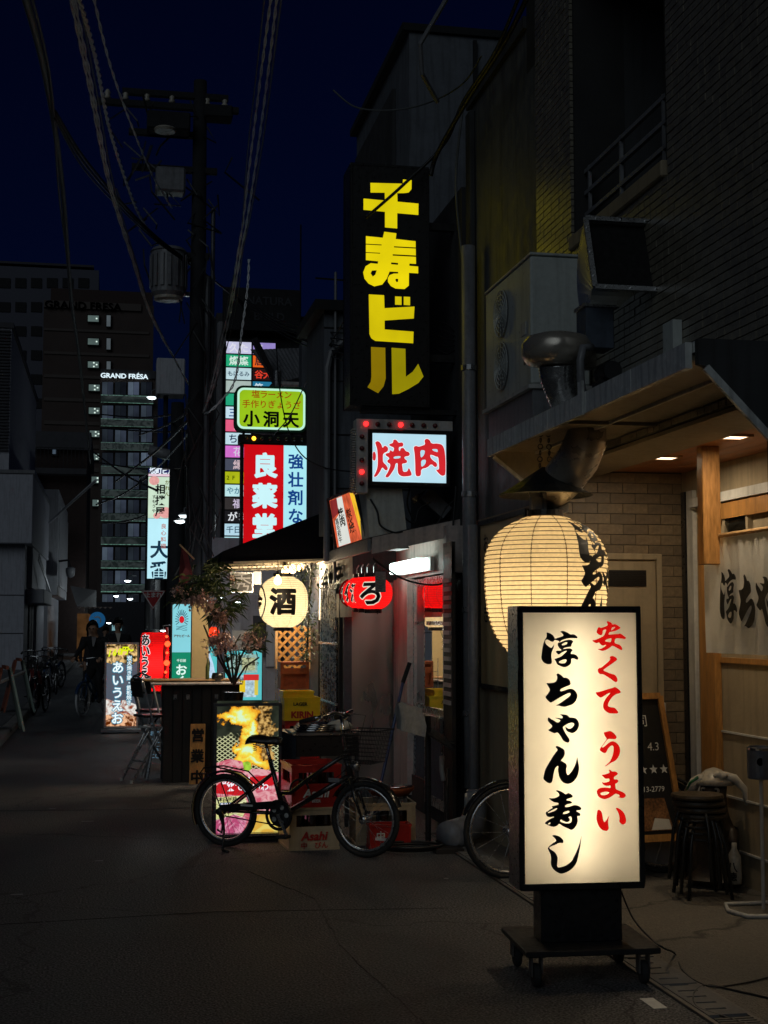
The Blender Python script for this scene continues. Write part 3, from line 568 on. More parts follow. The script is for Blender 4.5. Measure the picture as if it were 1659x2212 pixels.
# exhaust duct: fan housing, hood, flexible hose through the canopy, elbow under it
ex = thing('exhaust_duct', 'metal exhaust duct with square black mouth rising from the canopy', 'duct', (2.52, 6.9, 2.747))
def loft(secs, name, m, cap=True):
    vs = []; fs = []
    for s_ in secs: vs += s_
    n = len(secs[0])
    for i in range(len(secs) - 1):
        for k in range(n): fs.append((i*n+k, i*n+(k+1) % n, (i+1)*n+(k+1) % n, (i+1)*n+k))
    return MB().add(vs, fs).build(name, m, ex, world=True)
secs = []
for i in range(9):
    q = i / 8; a = q * R_(72)
    cx_, cy_, cz_ = 2.615, 7.16 - .30 * (1 - math.cos(a)), 3.33 + .27 * math.sin(a)
    wx = .085 + .115 * q; h = .085 + .13 * q
    u = Vector((0, math.cos(a), math.sin(a)))
    c = Vector((cx_ + .07 * q, cy_, cz_))
    secs.append([tuple(c + Vector((-wx, 0, 0)) - u * h), tuple(c + Vector((wx, 0, 0)) - u * h), tuple(c + Vector((wx, 0, 0)) + u * h), tuple(c + Vector((-wx, 0, 0)) + u * h)])
loft(secs, 'hood', 'bright_metal')
e_ = [Vector(p) for p in secs[-1]]; cc = sum(e_, Vector()) / 4; nrm = (e_[1] - e_[0]).cross(e_[3] - e_[0]).normalized()
if nrm.y > 0: nrm = -nrm
lip = MB()
for i in range(4): lip.bar(e_[i] + nrm * .008, e_[(i+1) % 4] + nrm * .008, .028, .014, up=tuple(nrm))
lip.build('mouth_rim', 'galvanised', ex, world=True)
MB().add([tuple(cc + (p - cc) * .93 - nrm * .03) for p in e_], [(0, 1, 2, 3)]).build('mouth', 'black_slot', ex, world=True)
bo = MB()
for i in range(4):
    for q in (.15, .5, .85): p = e_[i].lerp(e_[(i+1) % 4], q) + nrm * .016; bo.cyl(p, p + nrm * .006, .006, n=6)
bo.build('bolts', 'chrome', ex, world=True)
MB().box(2.505, 7.08, 3.10, 2.665, 7.24, 3.335).build('duct', 'blue_grey', ex, world=True, bevel=.004)
MB().box(2.495, 7.07, 3.325, 2.675, 7.25, 3.345).build('flange', 'galvanised', ex, world=True)
sc_ = MB(); sc_.lathe([(.10, 0), (.165, .02), (.19, .06), (.19, .12), (.165, .16), (.10, .18)], (2.36, 7.15, 3.00), 28); sc_.bar((2.36, 7.27, 3.09), (2.60, 7.22, 3.09), .15, .15); sc_.build('fan_housing', 'duct_cream', ex, smooth=True, world=True)
mo = MB(); mo.lathe([(.05, 0), (.055, .01), (.055, .15), (.04, .17)], (2.60, 6.93, 2.95), 16, 'y'); mo.box(2.50, 6.93, 2.84, 2.70, 7.2, 2.86); mo.box(2.55, 6.98, 2.85, 2.65, 7.12, 2.91); mo.build('fan_motor', 'dark_metal', ex, smooth=False, world=True)
fl = [(2.37, 7.16, 3.01), (2.375, 7.17, 2.95), (2.40, 7.19, 2.88), (2.44, 7.21, 2.80), (2.46, 7.21, 2.70)]
pts = []; rs = []
for i in range(len(fl) - 1):
    for j in range(8):
        q = j / 8; p = Vector(fl[i]).lerp(Vector(fl[i+1]), q); pts.append(p); rs.append(.105 - .03 * ((i * 8 + j) / 32) + (.006 if j % 2 else 0))
MB().tube(pts, rs, 16).build('flexible_hose', 'duct_foil', ex, smooth=True, world=True)
MB().tube([(2.50, 6.98, 3.08), (2.44, 6.95, 3.07), (2.425, 6.95, 3.0), (2.43, 6.96, 2.88), (2.45, 6.97, 2.80)], .022, 10).build('bypass_pipe', 'pipe_grey', ex, smooth=True, world=True)
MB().tube([(2.56, 7.22, 2.70), (2.56, 7.25, 2.62), (2.54, 7.34, 2.52), (2.50, 7.46, 2.43), (2.44, 7.55, 2.36), (2.40, 7.60, 2.33)], [.10, .115, .12, .12, .115, .105], 20).build('elbow', 'duct_cream', ex, smooth=True, world=True)
MB().box(2.78, 6.55, 2.747, 2.83, 6.68, 3.15).build('upright_plate', 'ac_shell', ex, world=True)

# ------------------------------------------------------------------ plain building next door (concrete strip)
b3 = thing('concrete_building', 'plain dark concrete building between sushi shop and barbecue shop', 'building', (XF, 10.85, 0))
w = MB(); w.box(XF + .02, YE + .31, 0, 5.5, 10.85, 5.86); w.build('wall', 'concrete_wall', b3, world=True)
MB().box(XF - .022, YE + .02, .0, XF, 10.66, 2.42).build('lit_wall_sheet', 'plaster_cream', b3, world=True)  # added beige sheet, its paler colour makes the lower wall look warmly lit
MB().box(XF - .01, YE + .31, 5.862, 5.5, 10.9, 5.95).build('parapet', 'concrete_dark', b3, world=True)
MB().box(XF - .03, 10.70, 0, XF + .018, 10.85, 5.80).build('pilaster', 'concrete_dark', b3, world=True, bevel=.01)
MB().box(XF + .002, YE + .02, 0, XF + .30, YE + .309, 5.5).build('corner_strip', 'concrete_wall', b3, world=True)
dp = MB(); dp.tube([(2.74, 10.5, .35), (2.74, 10.5, 2.5), (2.74, 10.5, 4.6)], .055, 12); dp.tube([(2.66, 10.1, .3), (2.66, 10.1, 2.35)], .038, 10)
dp.build('downpipe', 'pipe_grey', b3, world=True, smooth=True)
cl = MB(); 
for z in (.9, 1.7, 2.6, 3.6): cl.lathe([(.064, 0), (.064, .04)], (2.74, 10.5, z), 12)
cl.build('pipe_clamp', 'galvanised', b3, world=True)
# big elbow pipe lying at the foot of the wall
t = thing('pipe_elbow', 'fat grey pipe elbow lying at foot of the wall behind the lit sign', 'pipe', (2.4, 9.9, 0))
MB().tube([(2.66, 10.08, .36), (2.655, 10.05, .22), (2.60, 9.98, .13), (2.50, 9.90, .105), (2.38, 9.80, .10)], [.075, .085, .10, .105, .10], 18).build('elbow', 'pipe_grey', t, world=True, smooth=True)
MB().lathe([(.06, 0), (.062, .02), (.05, .03)], (2.66, 10.08, .36), 16).build('collar', 'pipe_grey', t, world=True)
MB().box(2.26, 9.62, 0, 2.46, 9.9, .035).build('block', 'wood_dark', t, world=True)
# framed poster on that wall
t = thing('framed_poster', 'tall dark framed beige poster on the concrete wall behind big lantern', 'poster', (2.82, 10.0, 1.2))
p1 = onX(1046, 1098, 2.84); p2 = onX(1150, 1098, 2.84)
f = MB(); yA, yB, zA, zB = p2.y, p1.y, 1.12, 2.40
for a in ((yA, yA+.035, zA, zB), (yB-.035, yB, zA, zB), (yA+.035, yB-.035, zA, zA+.035), (yA+.035, yB-.035, zB-.035, zB)): f.box(2.785, a[0], a[2], 2.8175, a[1], a[3])
f.build('frame', 'black_paint', t, world=True); MB().box(2.80, yA+.035, zA+.035, 2.8170, yB-.035, zB-.035).build('print', 'cream_acrylic', t, world=True)
q = MB(); fnp = lambda u, v: (2.798, yB - .07 - (u), v)
vtext(q, 'お品書き', .12, 2.3, .15, .18, fn=fnp, bold=.01)
q.build('lettering', 'ink', t, world=True)
# ================================================================== main lit sign of the sushi shop
A_, B_, C_ = onZ(1067, 2000, .17), onZ(1137, 2057, .17), onZ(1428, 2048, .17)
rz = math.atan2(C_.y - B_.y, C_.x - B_.x)
sg = thing('standing_sign', 'tall glowing cream sign box on wheels with black and red brush lettering', 'sign', (B_.x, B_.y, 0), rz)
SW, SD = (C_ - B_).length, .52
MB().box(0, 0, .145, SW, SD, .17).build('base_plate', 'dark_metal', sg, bevel=.003)
for (x, y) in ((.06, .07), (SW - .06, .07), (.06, SD - .07), (SW - .06, SD - .07)):
    w = MB().lathe([(.001, -.016), (.045, -.016), (.052, -.008), (.052, .008), (.045, .016), (.001, .016)], (x, y, .054), 20, 'x').build('caster', 'rubber', sg, smooth=False)
    MB().box(x - .026, y - .02, .05, x - .019, y + .03, .135).box(x + .019, y - .02, .05, x + .026, y + .03, .135).box(x - .035, y - .035, .135, x + .035, y + .035, .1449).build('fork', 'steel_cover', w)
bw = .50; bx0 = .085; bx1 = bx0 + bw
D0, D1 = .13, .34            # depth of the box
Z0, Z1 = .375, 1.655
inv = ROOTM[sg.name]
# place the box from its measured front edges
pTL = inv @ onY(1118, 1309, B_.y + .13); pTR = inv @ onY(1367, 1309, B_.y + .20)
bx0, bx1 = pTL.x + .004, pTR.x + .004; Z1 = pTL.z; pBL = inv @ onY(1139, 1925, B_.y + .13); Z0 = pBL.z
MB().box(bx0 + .10, D0 + .03, .17, bx1 - .10, D1 - .03, Z0).build('pedestal', 'black_paint', sg, bevel=.004)
hs = MB()
hs.box(bx0, D0, Z0, bx1, D1, Z0 + .03); hs.box(bx0, D0, Z1 - .03, bx1, D1, Z1); hs.box(bx0, D0, Z0 + .03, bx0 + .022, D1, Z1 - .03); hs.box(bx1 - .022, D0, Z0 + .03, bx1, D1, Z1 - .03)
hs.build('housing', 'black_paint', sg, bevel=.003)
MB().box(bx0 + .022, D1 - .025, Z0 + .03, bx1 - .022, D1 - .02, Z1 - .03).build('inner_back', 'inner_white', sg)
sd = MB(); sd.box(bx0 + .0225, D0 + .012, Z0 + .0305, bx0 + .0245, D1 - .03, Z1 - .0305); sd.box(bx1 - .0245, D0 + .012, Z0 + .0305, bx1 - .0225, D1 - .03, Z1 - .0305); sd.build('inner_sides', 'inner_white', sg)
mm_ = bmesh.new()
sp_ = MB(); n_ = 14; rd = random.Random(5)
vs = []; 
for i in range(n_ + 1):
    for j in range(4): vs.append((bx0 - .0035 - rd.uniform(0, .003), D0 + (D1 - D0) * j / 3, Z0 + (Z1 - Z0) * i / n_))
sp_.add(vs, [(i*4+j, i*4+j+1, (i+1)*4+j+1, (i+1)*4+j) for i in range(n_) for j in range(3)]).build('side_sheet', 'galvanised', sg, smooth=True)
fx0, fx1, fz0, fz1 = bx0 + .022, bx1 - .022, Z0 + .03, Z1 - .03
paper('sign_acrylic', (.94, .84, .65), .9, .97, 1.02, 5)
MB().quad((fx0, D0 + .008, fz0), (fx1, D0 + .008, fz0), (fx1, D0 + .008, fz1), (fx0, D0 + .008, fz1)).build('face', 'sign_acrylic', sg)
fm = quadmap((1903.9, 2242.7), (2284.3, 2243), (2306, 3213.7), (1923.5, 3226))
def facefn(yy):
    def f(x, y):
        u, v = fm((x, y)); return (fx0 + u * (fx1 - fx0), yy, fz1 - v * (fz1 - fz0))
    return f
k_ = MB()
for g_ in ('jun', 'chi', 'ya', 'n', 'zu', 'shi'): brush(k_, g_, facefn(D0 + .0055))
k_.build('lettering', 'ink', sg)
k_ = MB()
for g_ in ('yasu', 'ku', 'te', 'u', 'ma', 'i'): brush(k_, g_, facefn(D0 + .0055))
k_.build('lettering', emis((.72, .006, .004), .85, .03, sample=False), sg)
tb = MB(); xm = bx0 + (bx1 - bx0) * .47; tb.cyl((xm, D0 + .125, fz0 + .05), (xm, D0 + .125, fz1 - .05), .014, n=10); tb = tb.build('tube', emis((1, .87, .67), 11.0, .01), sg)
# cable of the sign
t = thing('power_cable', 'thin black power cable running from the lit sign across the drain', 'cable', (2.6, 6.2, 0))
def cable(pts, r, name, m, par, n=5, sub=6, world=True):
    P = [Vector(p) for p in pts]; out = []
    for i in range(len(P) - 1):
        a = P[max(i-1, 0)]; b = P[i]; c = P[i+1]; d = P[min(i+2, len(P)-1)]
        for j in range(sub):
            q = j / sub; out.append(.5 * ((2*b) + (c-a)*q + (2*a-5*b+4*c-d)*q*q + (3*b-a-3*c+d)*q**3))
    out.append(P[-1]); return MB().tube(out, r, n).build(name, m, par, smooth=True, world=world)
gz = lambda x, y, z=.012: tuple(onZ(x, y, z))
cable([(2.36, 6.35, .42), (2.40, 6.25, .25), (2.44, 6.12, .175), gz(1432, 2047, .17), gz(1458, 2060), gz(1478, 2100), gz(1530, 2130), gz(1600, 2125), gz(1665, 2110)], .0045, 'cord', 'cable_black', t)
t = thing('extension_cable', 'second black cable looping over the drain grating at lower right', 'cable', (2.6, 5.0, 0))
cable([gz(1680, 2160), gz(1600, 2142), gz(1530, 2128), gz(1500, 2145), gz(1505, 2175), gz(1560, 2195), gz(1640, 2220), gz(1700, 2235)], .0055, 'cord', 'cable_black', t)

# ================================================================== big paper lantern
def lantern(name, label, loc, R, Hh, prof, m, ribs, nv, group=None, capm='black_paint', rib='ink', bulb=(1, .72, .38), power=6, rz=0, ribr=.0016, cat='lantern', vr=.0014):
    """prof: list of (relative height 0..1 from top, relative radius)"""
    t = thing(name, label, cat, loc, rz, group)
    def rad(h):
        for (h0, r0), (h1, r1) in zip(prof, prof[1:]):
            if h <= h1: q = (h - h0) / (h1 - h0 + 1e-9); q = q * q * (3 - 2 * q) if False else q; return R * (r0 + (r1 - r0) * q)
        return R * prof[-1][1]
    n = ribs * 2; pr = []
    for i in range(n + 1):
        h = i / n; bulge = .0 if i % 2 == 0 else .010 * R * 2; pr.append((rad(h) + bulge - .006 * R, -h * Hh))
    MB().lathe(pr, (0, 0, 0), 48, cap=False).build('shade', m, t, smooth=True)
    rb = MB()
    for i in range(0, n + 1, 2): rb.torus((0, 0, -i / n * Hh), rad(i / n) + .0008, ribr, 'z', 44, 4)
    rb.build('ribs', rib, t)['kind'] = 'stuff'
    if nv:
        vb = MB()
        for k in range(nv):
            a = 2 * math.pi * (k + .3) / nv
            vb.tube([((rad(i / 24) + .002) * math.cos(a), (rad(i / 24) + .002) * math.sin(a), -i / 24 * Hh) for i in range(25)], vr, 4)
        vb.build('cords', rib, t)
    r0, r1 = R * prof[0][1], R * prof[-1][1]
    MB().lathe([(r0 * .7, .002), (r0, .002), (r0, .035), (r0 * .01, .036)], (0, 0, 0), 24, cap=False).build('top_ring', capm, t)
    MB().lathe([(r1 * .7, -.002), (r1, -.002), (r1, -.035), (r1 * .7, -.035)], (0, 0, -Hh), 24, cap=False).build('bottom_ring', capm, t)
    if power:
        ld = bpy.data.lights.new('bulb', 'POINT'); ld.energy = power; ld.shadow_soft_size = R * .22; ld.color = bulb
        lo = bpy.data.objects.new('bulb', ld); col.objects.link(lo); lo.parent = t; lo.location = (0, 0, -Hh * .54)
    return t, rad
paper('paper_cream', (.95, .80, .52), .85); paper('paper_white', (.95, .86, .66), .85); paper('paper_red', (.75, .012, .015), .85)
PROF_BIG = [(0, .30), (.02, .42), (.05, .58), (.09, .73), (.14, .85), (.20, .94), (.27, .99), (.36, 1.0), (.5, .99), (.62, .96), (.72, .90), (.80, .82), (.88, .68), (.94, .54), (1.0, .34)]
LC = onY(1178, 1116, 7.5)
mat('rib_brown', (.16, .08, .02), .6)
lt, lrad = lantern('paper_lantern', 'huge round cream paper lantern with black brush lettering hanging under the canopy', (LC.x, LC.y, LC.z), .345, .84, PROF_BIG, 'paper_cream', 34, 11, rib='rib_brown', power=6.5, bulb=(1, .79, .50), vr=.0026, ribr=.0028)
def lsurf(a0, Rf):
    def f(u, v):
        h = min(max(-v / .84, 0), 1); r = lrad(h) + .006; a = a0 + u / .345; return (r * math.cos(a), r * math.sin(a), v)
    return f
av = math.atan2(-LC.y, -LC.x)       # direction towards the street
LA = av + R_(47)
for i, (g_, zc, s_, du) in enumerate((('jun', -.16, .27, .03), ('chi', -.33, .20, 0), ('ya', -.37, .14, .15), ('n', -.49, .22, 0), ('zu', -.69, .22, 0))):
    k_ = MB(); brush_at(k_, g_, du, zc, s_); wrap_build(k_, 'lettering', 'ink', lt, lsurf(LA, .345), .02)
bk = MB(); bk.lathe([(.02, .02), (.20, -.10), (.27, -.14), (.26, -.145), (.19, -.115), (.02, .0)], (0, 0, .26), 20, cap=False); bk.build('rain_cap', 'dark_metal', lt)
kn = MB(); kn.bar((-.02, -.05, .03), (-.02, -.05, .15), .02); kn.bar((.05, .02, .03), (.04, .0, .15), .02); kn.cbox((-.06, -.03, .07), (.07, .05, .07)); kn.cbox((.09, .02, .06), (.09, .06, .07)); kn.build('socket', 'pipe_grey', lt)
ch = MB()
for s_ in (-.03, .03):
    for i in range(7): ch.torus((s_ * (1 - i * .05), 0, .29 + i * .036), .014, .0032, 'y' if i % 2 else 'x', 10, 4)
ch.build('chain', 'dark_metal', lt)
MB().tube([(-.05, .0, .54), (-.02, .02, .57), (.04, .02, .55), (.06, .0, .52)], .008, 6).build('hook', 'canopy_paint', lt)

# ================================================================== generic light box sign (front faces -y of its own frame)
def box_frame(mb, x0, z0, x1, z1, y0, y1, fw):
    mb.box(x0, y0, z0, x1, y1, z0 + fw); mb.box(x0, y0, z1 - fw, x1, y1, z1); mb.box(x0, y0, z0 + fw, x0 + fw, y1, z1 - fw); mb.box(x1 - fw, y0, z0 + fw, x1, y1, z1 - fw)
def light_box(name, label, cat, TL, BR, depth, fw, frame, face, rz=0, group=None):
    """TL, BR: world corners of the front"""
    w = abs(BR.x - TL.x) / math.cos(rz); h = TL.z - BR.z
    t = thing(name, label, cat, (TL.x, TL.y, BR.z), rz, group)
    f = MB(); box_frame(f, 0, 0, w, h, 0, depth, fw); f.box(fw, depth - .01, fw, w - fw, depth, h - fw); f.build('frame', frame, t, bevel=.003)
    if face: MB().quad((fw, .008, fw), (w - fw, .008, fw), (w - fw, .008, h - fw), (fw, .008, h - fw)).build('face', face, t)
    return t, w, h
# yellow letters of the upper sign
TL, BR_ = onY(757, 350, 11.0), onY(928, 880, 11.0)
t, w, h = light_box('vertical_sign', 'tall black vertical sign box with big glowing yellow characters', 'sign', TL, BR_, .34, .02, 'black_paint', None)
MB().box(.018, .004, .018, w - .018, .02, h - .018).build('face', 'black_paint', t)
def fy(yy):
    a = ((1275.6, 590.4), (1563, 590.4), (1563, 1485), (1275.6, 1485))
    f = quadmap(*a)
    return lambda x, y: ((lambda u, v: (u * w, yy, h - v * h))(*f((x, y))))
for g_, c_, s_ in (('sen', (.80, .66, .003), .92), ('ju', (.82, .66, .003), .95), ('bi', (.72, .58, .003), .88), ('ru', (.30, .20, .002), .75), ('ru2', (.32, .27, .002), .85)):
    k_ = MB(); brush(k_, g_, fy(.002)); k_.build('character', emis(c_, s_, .14, 2.5, name='yellow_' + g_), t)
sl = MB(); f_ = fy(.0005)
def zq(x0, y0, x1, y1): a = f_(1300 + x0 / KY, 600 + y0 / KY); c = f_(1300 + x1 / KY, 600 + y1 / KY); sl.quad((a[0], .0005, a[2]), (c[0], .0005, a[2]), (c[0], .0005, c[2]), (a[0], .0005, c[2]))
for q in ((150, 1398, 428, 1414), (645, 1418, 1034, 1438), (150, 1548, 402, 1562), (622, 1562, 1034, 1586)): zq(*q)
sl.build('stroke_gap', 'black_slot', t)
MB().box(.10, .05, -.05, w + .25, .12, -.01).build('bracket', 'dark_metal', t); MB().box(w, .1, .4, w + .35, .16, .46).build('bracket', 'dark_metal', t); MB().box(w, .1, h - .5, w + .35, .16, h - .44).build('bracket', 'dark_metal', t)

# white and red barbecue sign with its bulb frame
TL, BR_ = onY(797, 927, 10.9), onY(972, 1052, 10.9)
t, w, h = light_box('barbecue_sign', 'white glowing sign with two bulky red characters framed by red bulbs', 'sign', TL, BR_, .18, .03, 'black_paint', emis((.52, .80, .93), .93, .05, 5))
fq = quadmap((1353.6, 1578.6), (1630, 1578), (1633, 1760), (1356, 1760.5))
def f2(yy):
    return lambda x, y: ((lambda u, v: (.03 + u * (w - .06), yy, h - .03 - v * (h - .06)))(*fq((x, y))))
def swell(pts, d):
    n = len(pts); cx = sum(p[0] for p in pts)/n; out = []
    A = sum(pts[i-1][0]*pts[i][1]-pts[i][0]*pts[i-1][1] for i in range(n)); s = 1 if A > 0 else -1
    for i in range(n):
        a, b = pts[i-1], pts[(i+1) % n]; tx, ty = b[0]-a[0], b[1]-a[1]; l = math.hypot(tx, ty) or 1
        out.append((pts[i][0] + s*ty/l*d, pts[i][1] - s*tx/l*d))
    return out
k_ = MB()
for g_ in ('yaki', 'niku'):
    for i, (o, hs_) in enumerate(BR[g_]):
        flat, fs = fill(swell(o, 2.2), [swell(hh, 1.2) for hh in hs_]); ff = f2(.006 - .0004 * i); k_.add([ff(min(max(x, 1355), 1632), y) for x, y in flat], fs)
k_.build('letter_outline', emis((.95, .95, 1), 1.0, .02, sample=False), t)
k_ = MB()
for g_ in ('yaki', 'niku'):
    for i, (o, hs_) in enumerate(BR[g_]):
        flat, fs = fill(o, hs_); ff = f2(.003 - .0004 * i); k_.add([ff(min(max(x, 1355), 1632), y) for x, y in flat], fs)
k_.build('lettering', emis((.70, .022, .03), .9, .08, sample=False), t)
fr = MB(); X0, Z2 = -.10, h + .085
fr.box(X0, .02, -.06, -.004, .16, Z2); fr.box(-.004, .02, h + .004, w + .03, .16, Z2); fr.build('bulb_frame', 'white_paint', t, bevel=.003)
bs = MB().lathe([(.001, -.026), (.012, -.024), (.019, -.014), (.021, 0)], (0, 0, 0), 14, 'y', False)
lit_b = emis((1, .02, .02), 3.2, 0, name='bulb_lit'); off_b = mat('bulb_off', (.12, .004, .006), .2, coat=.8)
def bulb(x, z, on):
    o = bs.build('bulb', lit_b if on else off_b, t, smooth=True); o.location = (x, .02, z); return o
for i, x in enumerate([-.02, .075, .17, .265, .36, .455, .55]): bulb(x, h + .045, i in (0, 3))
for i in range(5): bulb(-.055, h - .06 - i * .095, i == 3)
bx_ = MB()
for i in range(26): bx_.box(X0 - .03, .03 + 0, -.05 + i * .02, X0 - .004, .15, -.04 + i * .02)
bx_.build('side_coil', 'white_paint', t)
wb = MB().prism([(790, 1055), (868, 1055), (883, 1185), (800, 1185)], lambda u, v, w_: tuple(onY(u, v, 11.0) + Vector((0, w_, 0))), .35).build('meter_box', 'ac_shell', t, world=True)
cable([tuple(onY(800, 1078, 10.97)), tuple(onY(815, 1105, 10.96)), tuple(onY(822, 1135, 10.96)), tuple(onY(850, 1150, 10.96)), tuple(onY(870, 1148, 10.96))], .008, 'cord', 'cable_black', t)

# tilted photo light box beside it
t = thing('photo_light_box', 'tilted light box with orange meat photo facing down the alley', 'sign', (2.0, 12.0, 2.4))
q4 = [onX(710, 1079, 1.98), onX(768, 1055, 1.98), onX(795, 1165, 2.06), onX(728, 1187, 2.06)]
nn = (q4[1] - q4[0]).cross(q4[3] - q4[0]).normalized()
if nn.x > 0: nn = -nn
def bil(u, v, d=0): p = q4[0]*(1-u)*(1-v) + q4[1]*u*(1-v) + q4[2]*u*v + q4[3]*(1-u)*v; return tuple(p + nn * d)
fb = MB(); o8 = [bil(*c, 0) for c in ((0,0),(1,0),(1,1),(0,1))]; i8 = [tuple(Vector(p) - nn * .14) for p in o8]
fb.add(o8 + i8, [(7,6,5,4),(0,1,5,4),(1,2,6,5),(2,3,7,6),(3,0,4,7)]).build('housing', 'pipe_grey', t, world=True)
for a, b_ in (((0,0),(1,0)), ((1,0),(1,1)), ((1,1),(0,1)), ((0,1),(0,0))): MB().bar(bil(*a, .005), bil(*b_, .005), .025, .03, up=tuple(nn)).build('frame', 'dark_metal', t, world=True)
def patch(poly, m, d, name='print'): return MB().prism(poly, lambda u, v, w_: bil(u, v, d), 0).build(name, m, t, world=True) if False else MB().add([bil(u, v, d) for u, v in poly], [tuple(r_) for r_ in tessellate_polygon([[Vector((u, v, 0)) for u, v in poly]])]).build(name, m, t, world=True)
patch([(.03,.03),(.97,.03),(.97,.97),(.03,.97)], emis((.80, .13, .05), .8, .5, 9, name='meat_orange'), .002)
patch([(.04,.04),(.35,.04),(.38,.3),(.04,.4)], emis((.30, .03, .03), .7, .2), .003); patch([(.32,.04),(.52,.04),(.5,.96),(.10,.96),(.12,.45),(.30,.35)], emis((.8, .82, .76), .9, .05), .004)
patch([(.80,.04),(.97,.04),(.97,.96),(.86,.96)], emis((.95, .55, .03), .9, .3, 8, name='meat_yellow'), .005)
k_ = MB(); fb_ = lambda u, v: bil(u, 1 - v, .007)
for i, c_ in enumerate('黒毛和牛'): put(k_, c_, .20, .52 - i * .12, .13, fn=fb_, bold=.02)
for i, c_ in enumerate('焼肉'): put(k_, c_, .38, .66 - i * .17, .2, fn=fb_, bold=.03)
for i, c_ in enumerate('炭火焼'): put(k_, c_, .64, .6 - i * .15, .18, fn=fb_, bold=.03)
k_.build('lettering', 'ink', t, world=True)

# ================================================================== barbecue shop: front, lean-to canopy, stepped second building
b4 = thing('barbecue_shop', 'barbecue shop front with glass sliding door and stainless wall', 'shop front', (2.62, 10.9, 0))
XC = 2.62
MB().box(XC + .16, 10.86, 0, 5.5, 12.86, 5.2).build('upper_wall', 'concrete_dark', b4, world=True)
MB().box(XC + .02, 10.86, 0, XC + .158, 12.86, .28).build('step', 'concrete_dark', b4, world=True)
MB().box(XC + .02, 10.86, 2.02, XC + .158, 12.86, 2.4).build('header', 'pink_white', b4, world=True)
yL = onX(885, 1400, XC).y; yR = onX(962, 1400, XC).y
MB().box(XC - .02, yL + .02, .1, XC + .05, 12.80, 2.02).build('door_post', 'pink_white', b4, world=True)
def leaf(ya, yb, xx, lab):
    f = MB()
    for a in ((ya, ya + .045, .12, 2.0), (yb - .045, yb, .12, 2.0), (ya + .045, yb - .045, .12, .2), (ya + .045, yb - .045, 1.94, 2.0), (ya + .045, yb - .045, .80, .92), (ya+.045, yb-.045, 1.60, 1.63)): f.box(xx, a[0], a[2], xx + .035, a[1], a[3])
    f = f.build('sliding_door', 'alu', b4, world=True)
    e_y = .058 * (yb - ya - .09) / 2; MB().quad((xx + .016 + e_y, ya + .045, .92), (xx + .016 - e_y, yb - .045, .92), (xx + .016 - e_y, yb - .045, 1.94), (xx + .016 + e_y, ya + .045, 1.94)).build('glass', 'door_glass', f, world=True)
    MB().box(xx + .012, ya + .045, .2, xx + .02, yb - .045, .80).build('lower_panel', 'blue_grey', f, world=True)
ym = (yL + yR) / 2
leaf(ym, yL, XC + .03, 'l'); leaf(yR, ym + .05, XC - .01, 'r')
MB().box(XC + .15, 10.9, .1, XC + .157, 12.84, 2.02).build('interior', 'concrete_dark', b4, world=True)
MB().box(XC - .02, yR - .30, 0, XC + .01, yR - .02, 2.25).build('pillar', 'wood_dark', b4, world=True)
st = MB(); zz = .98
while zz < 1.95: st.box(XC - .035, yR - .28, zz, XC - .022, yR - .06, zz + .032); zz += .068
st.build('shutter_stripes', 'pink_white', b4, world=True)
MB().box(XC - .016, yR - .30, 2.0, XC - .0, yR - .02, 2.20).build('tile_patch', 'pink_white', b4, world=True)
# shelf strip under the door glass
MB().box(XC - .05, yR, .74, XC - .02, yL, .86).build('counter_rail', 'stainless', b4, world=True)

Y2 = 12.9; xl = onY(745, 1400, Y2).x; xr = onY(868, 1400, Y2).x
b5 = thing('grill_building', 'stepped grey building with barred window behind the red lanterns', 'building', (xl, Y2, 0))
MB().box(xl, Y2, 0, 5.5, 17.2, 2.45).build('wall', 'concrete_dark', b5, world=True)
MB().box(xl + .02, Y2 - .012, .12, XC + .10, Y2 - .001, 2.0).build('stainless_panel', 'stainless', b5, world=True)
MB().box(xl - .015, Y2 - .03, 0, xl + .06, Y2 - .012, 2.3).build('corner_post', 'pipe_dark', b5, world=True)
for i, (ya, yb) in enumerate(((13.05, 14.2),)):
    f = MB(); box_frame
    f.box(xl - .03, ya, .5, xl - .001, ya + .05, 2.05); f.box(xl - .03, yb - .05, .5, xl - .001, yb, 2.05); f.box(xl - .03, ya + .05, .5, xl - .001, yb - .05, .55); f.box(xl - .03, ya + .05, 2.0, xl - .001, yb - .05, 2.05)
    f = f.build('window', 'wood_dark', b5, world=True); MB().box(xl - .01, ya + .05, .55, xl - .002, yb - .05, 2.0).build('pane', 'window_glass', f, world=True)
    g_ = MB(); yy = ya + .1
    while yy < yb - .08: g_.cyl((xl - .05, yy, .52), (xl - .05, yy, 2.0), .009, n=6); yy += .115
    for z in (.85, 1.42): g_.bar((xl - .05, ya + .02, z), (xl - .05, yb - .02, z), .02)
    g_.build('window_bars', 'alu', f, world=True)
MB().box(xl - .03, 14.4, 0, xl - .001, 15.0, 2.1).build('door', 'wood_dark', b5, world=True)
xu = onY(700, 800, Y2 + .2).x
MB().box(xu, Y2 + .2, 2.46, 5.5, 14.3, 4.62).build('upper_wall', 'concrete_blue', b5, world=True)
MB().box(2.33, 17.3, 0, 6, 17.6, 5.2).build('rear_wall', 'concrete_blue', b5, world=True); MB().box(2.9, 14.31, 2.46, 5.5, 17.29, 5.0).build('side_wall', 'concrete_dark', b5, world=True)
sd_ = MB()
for z in (2.9, 3.42, 3.94, 4.46): sd_.box(xu - .004, Y2 + .19, z, 5.4, Y2 + .199, z + .012)
sd_.build('panel_joint', 'dark_rough', b5, world=True)
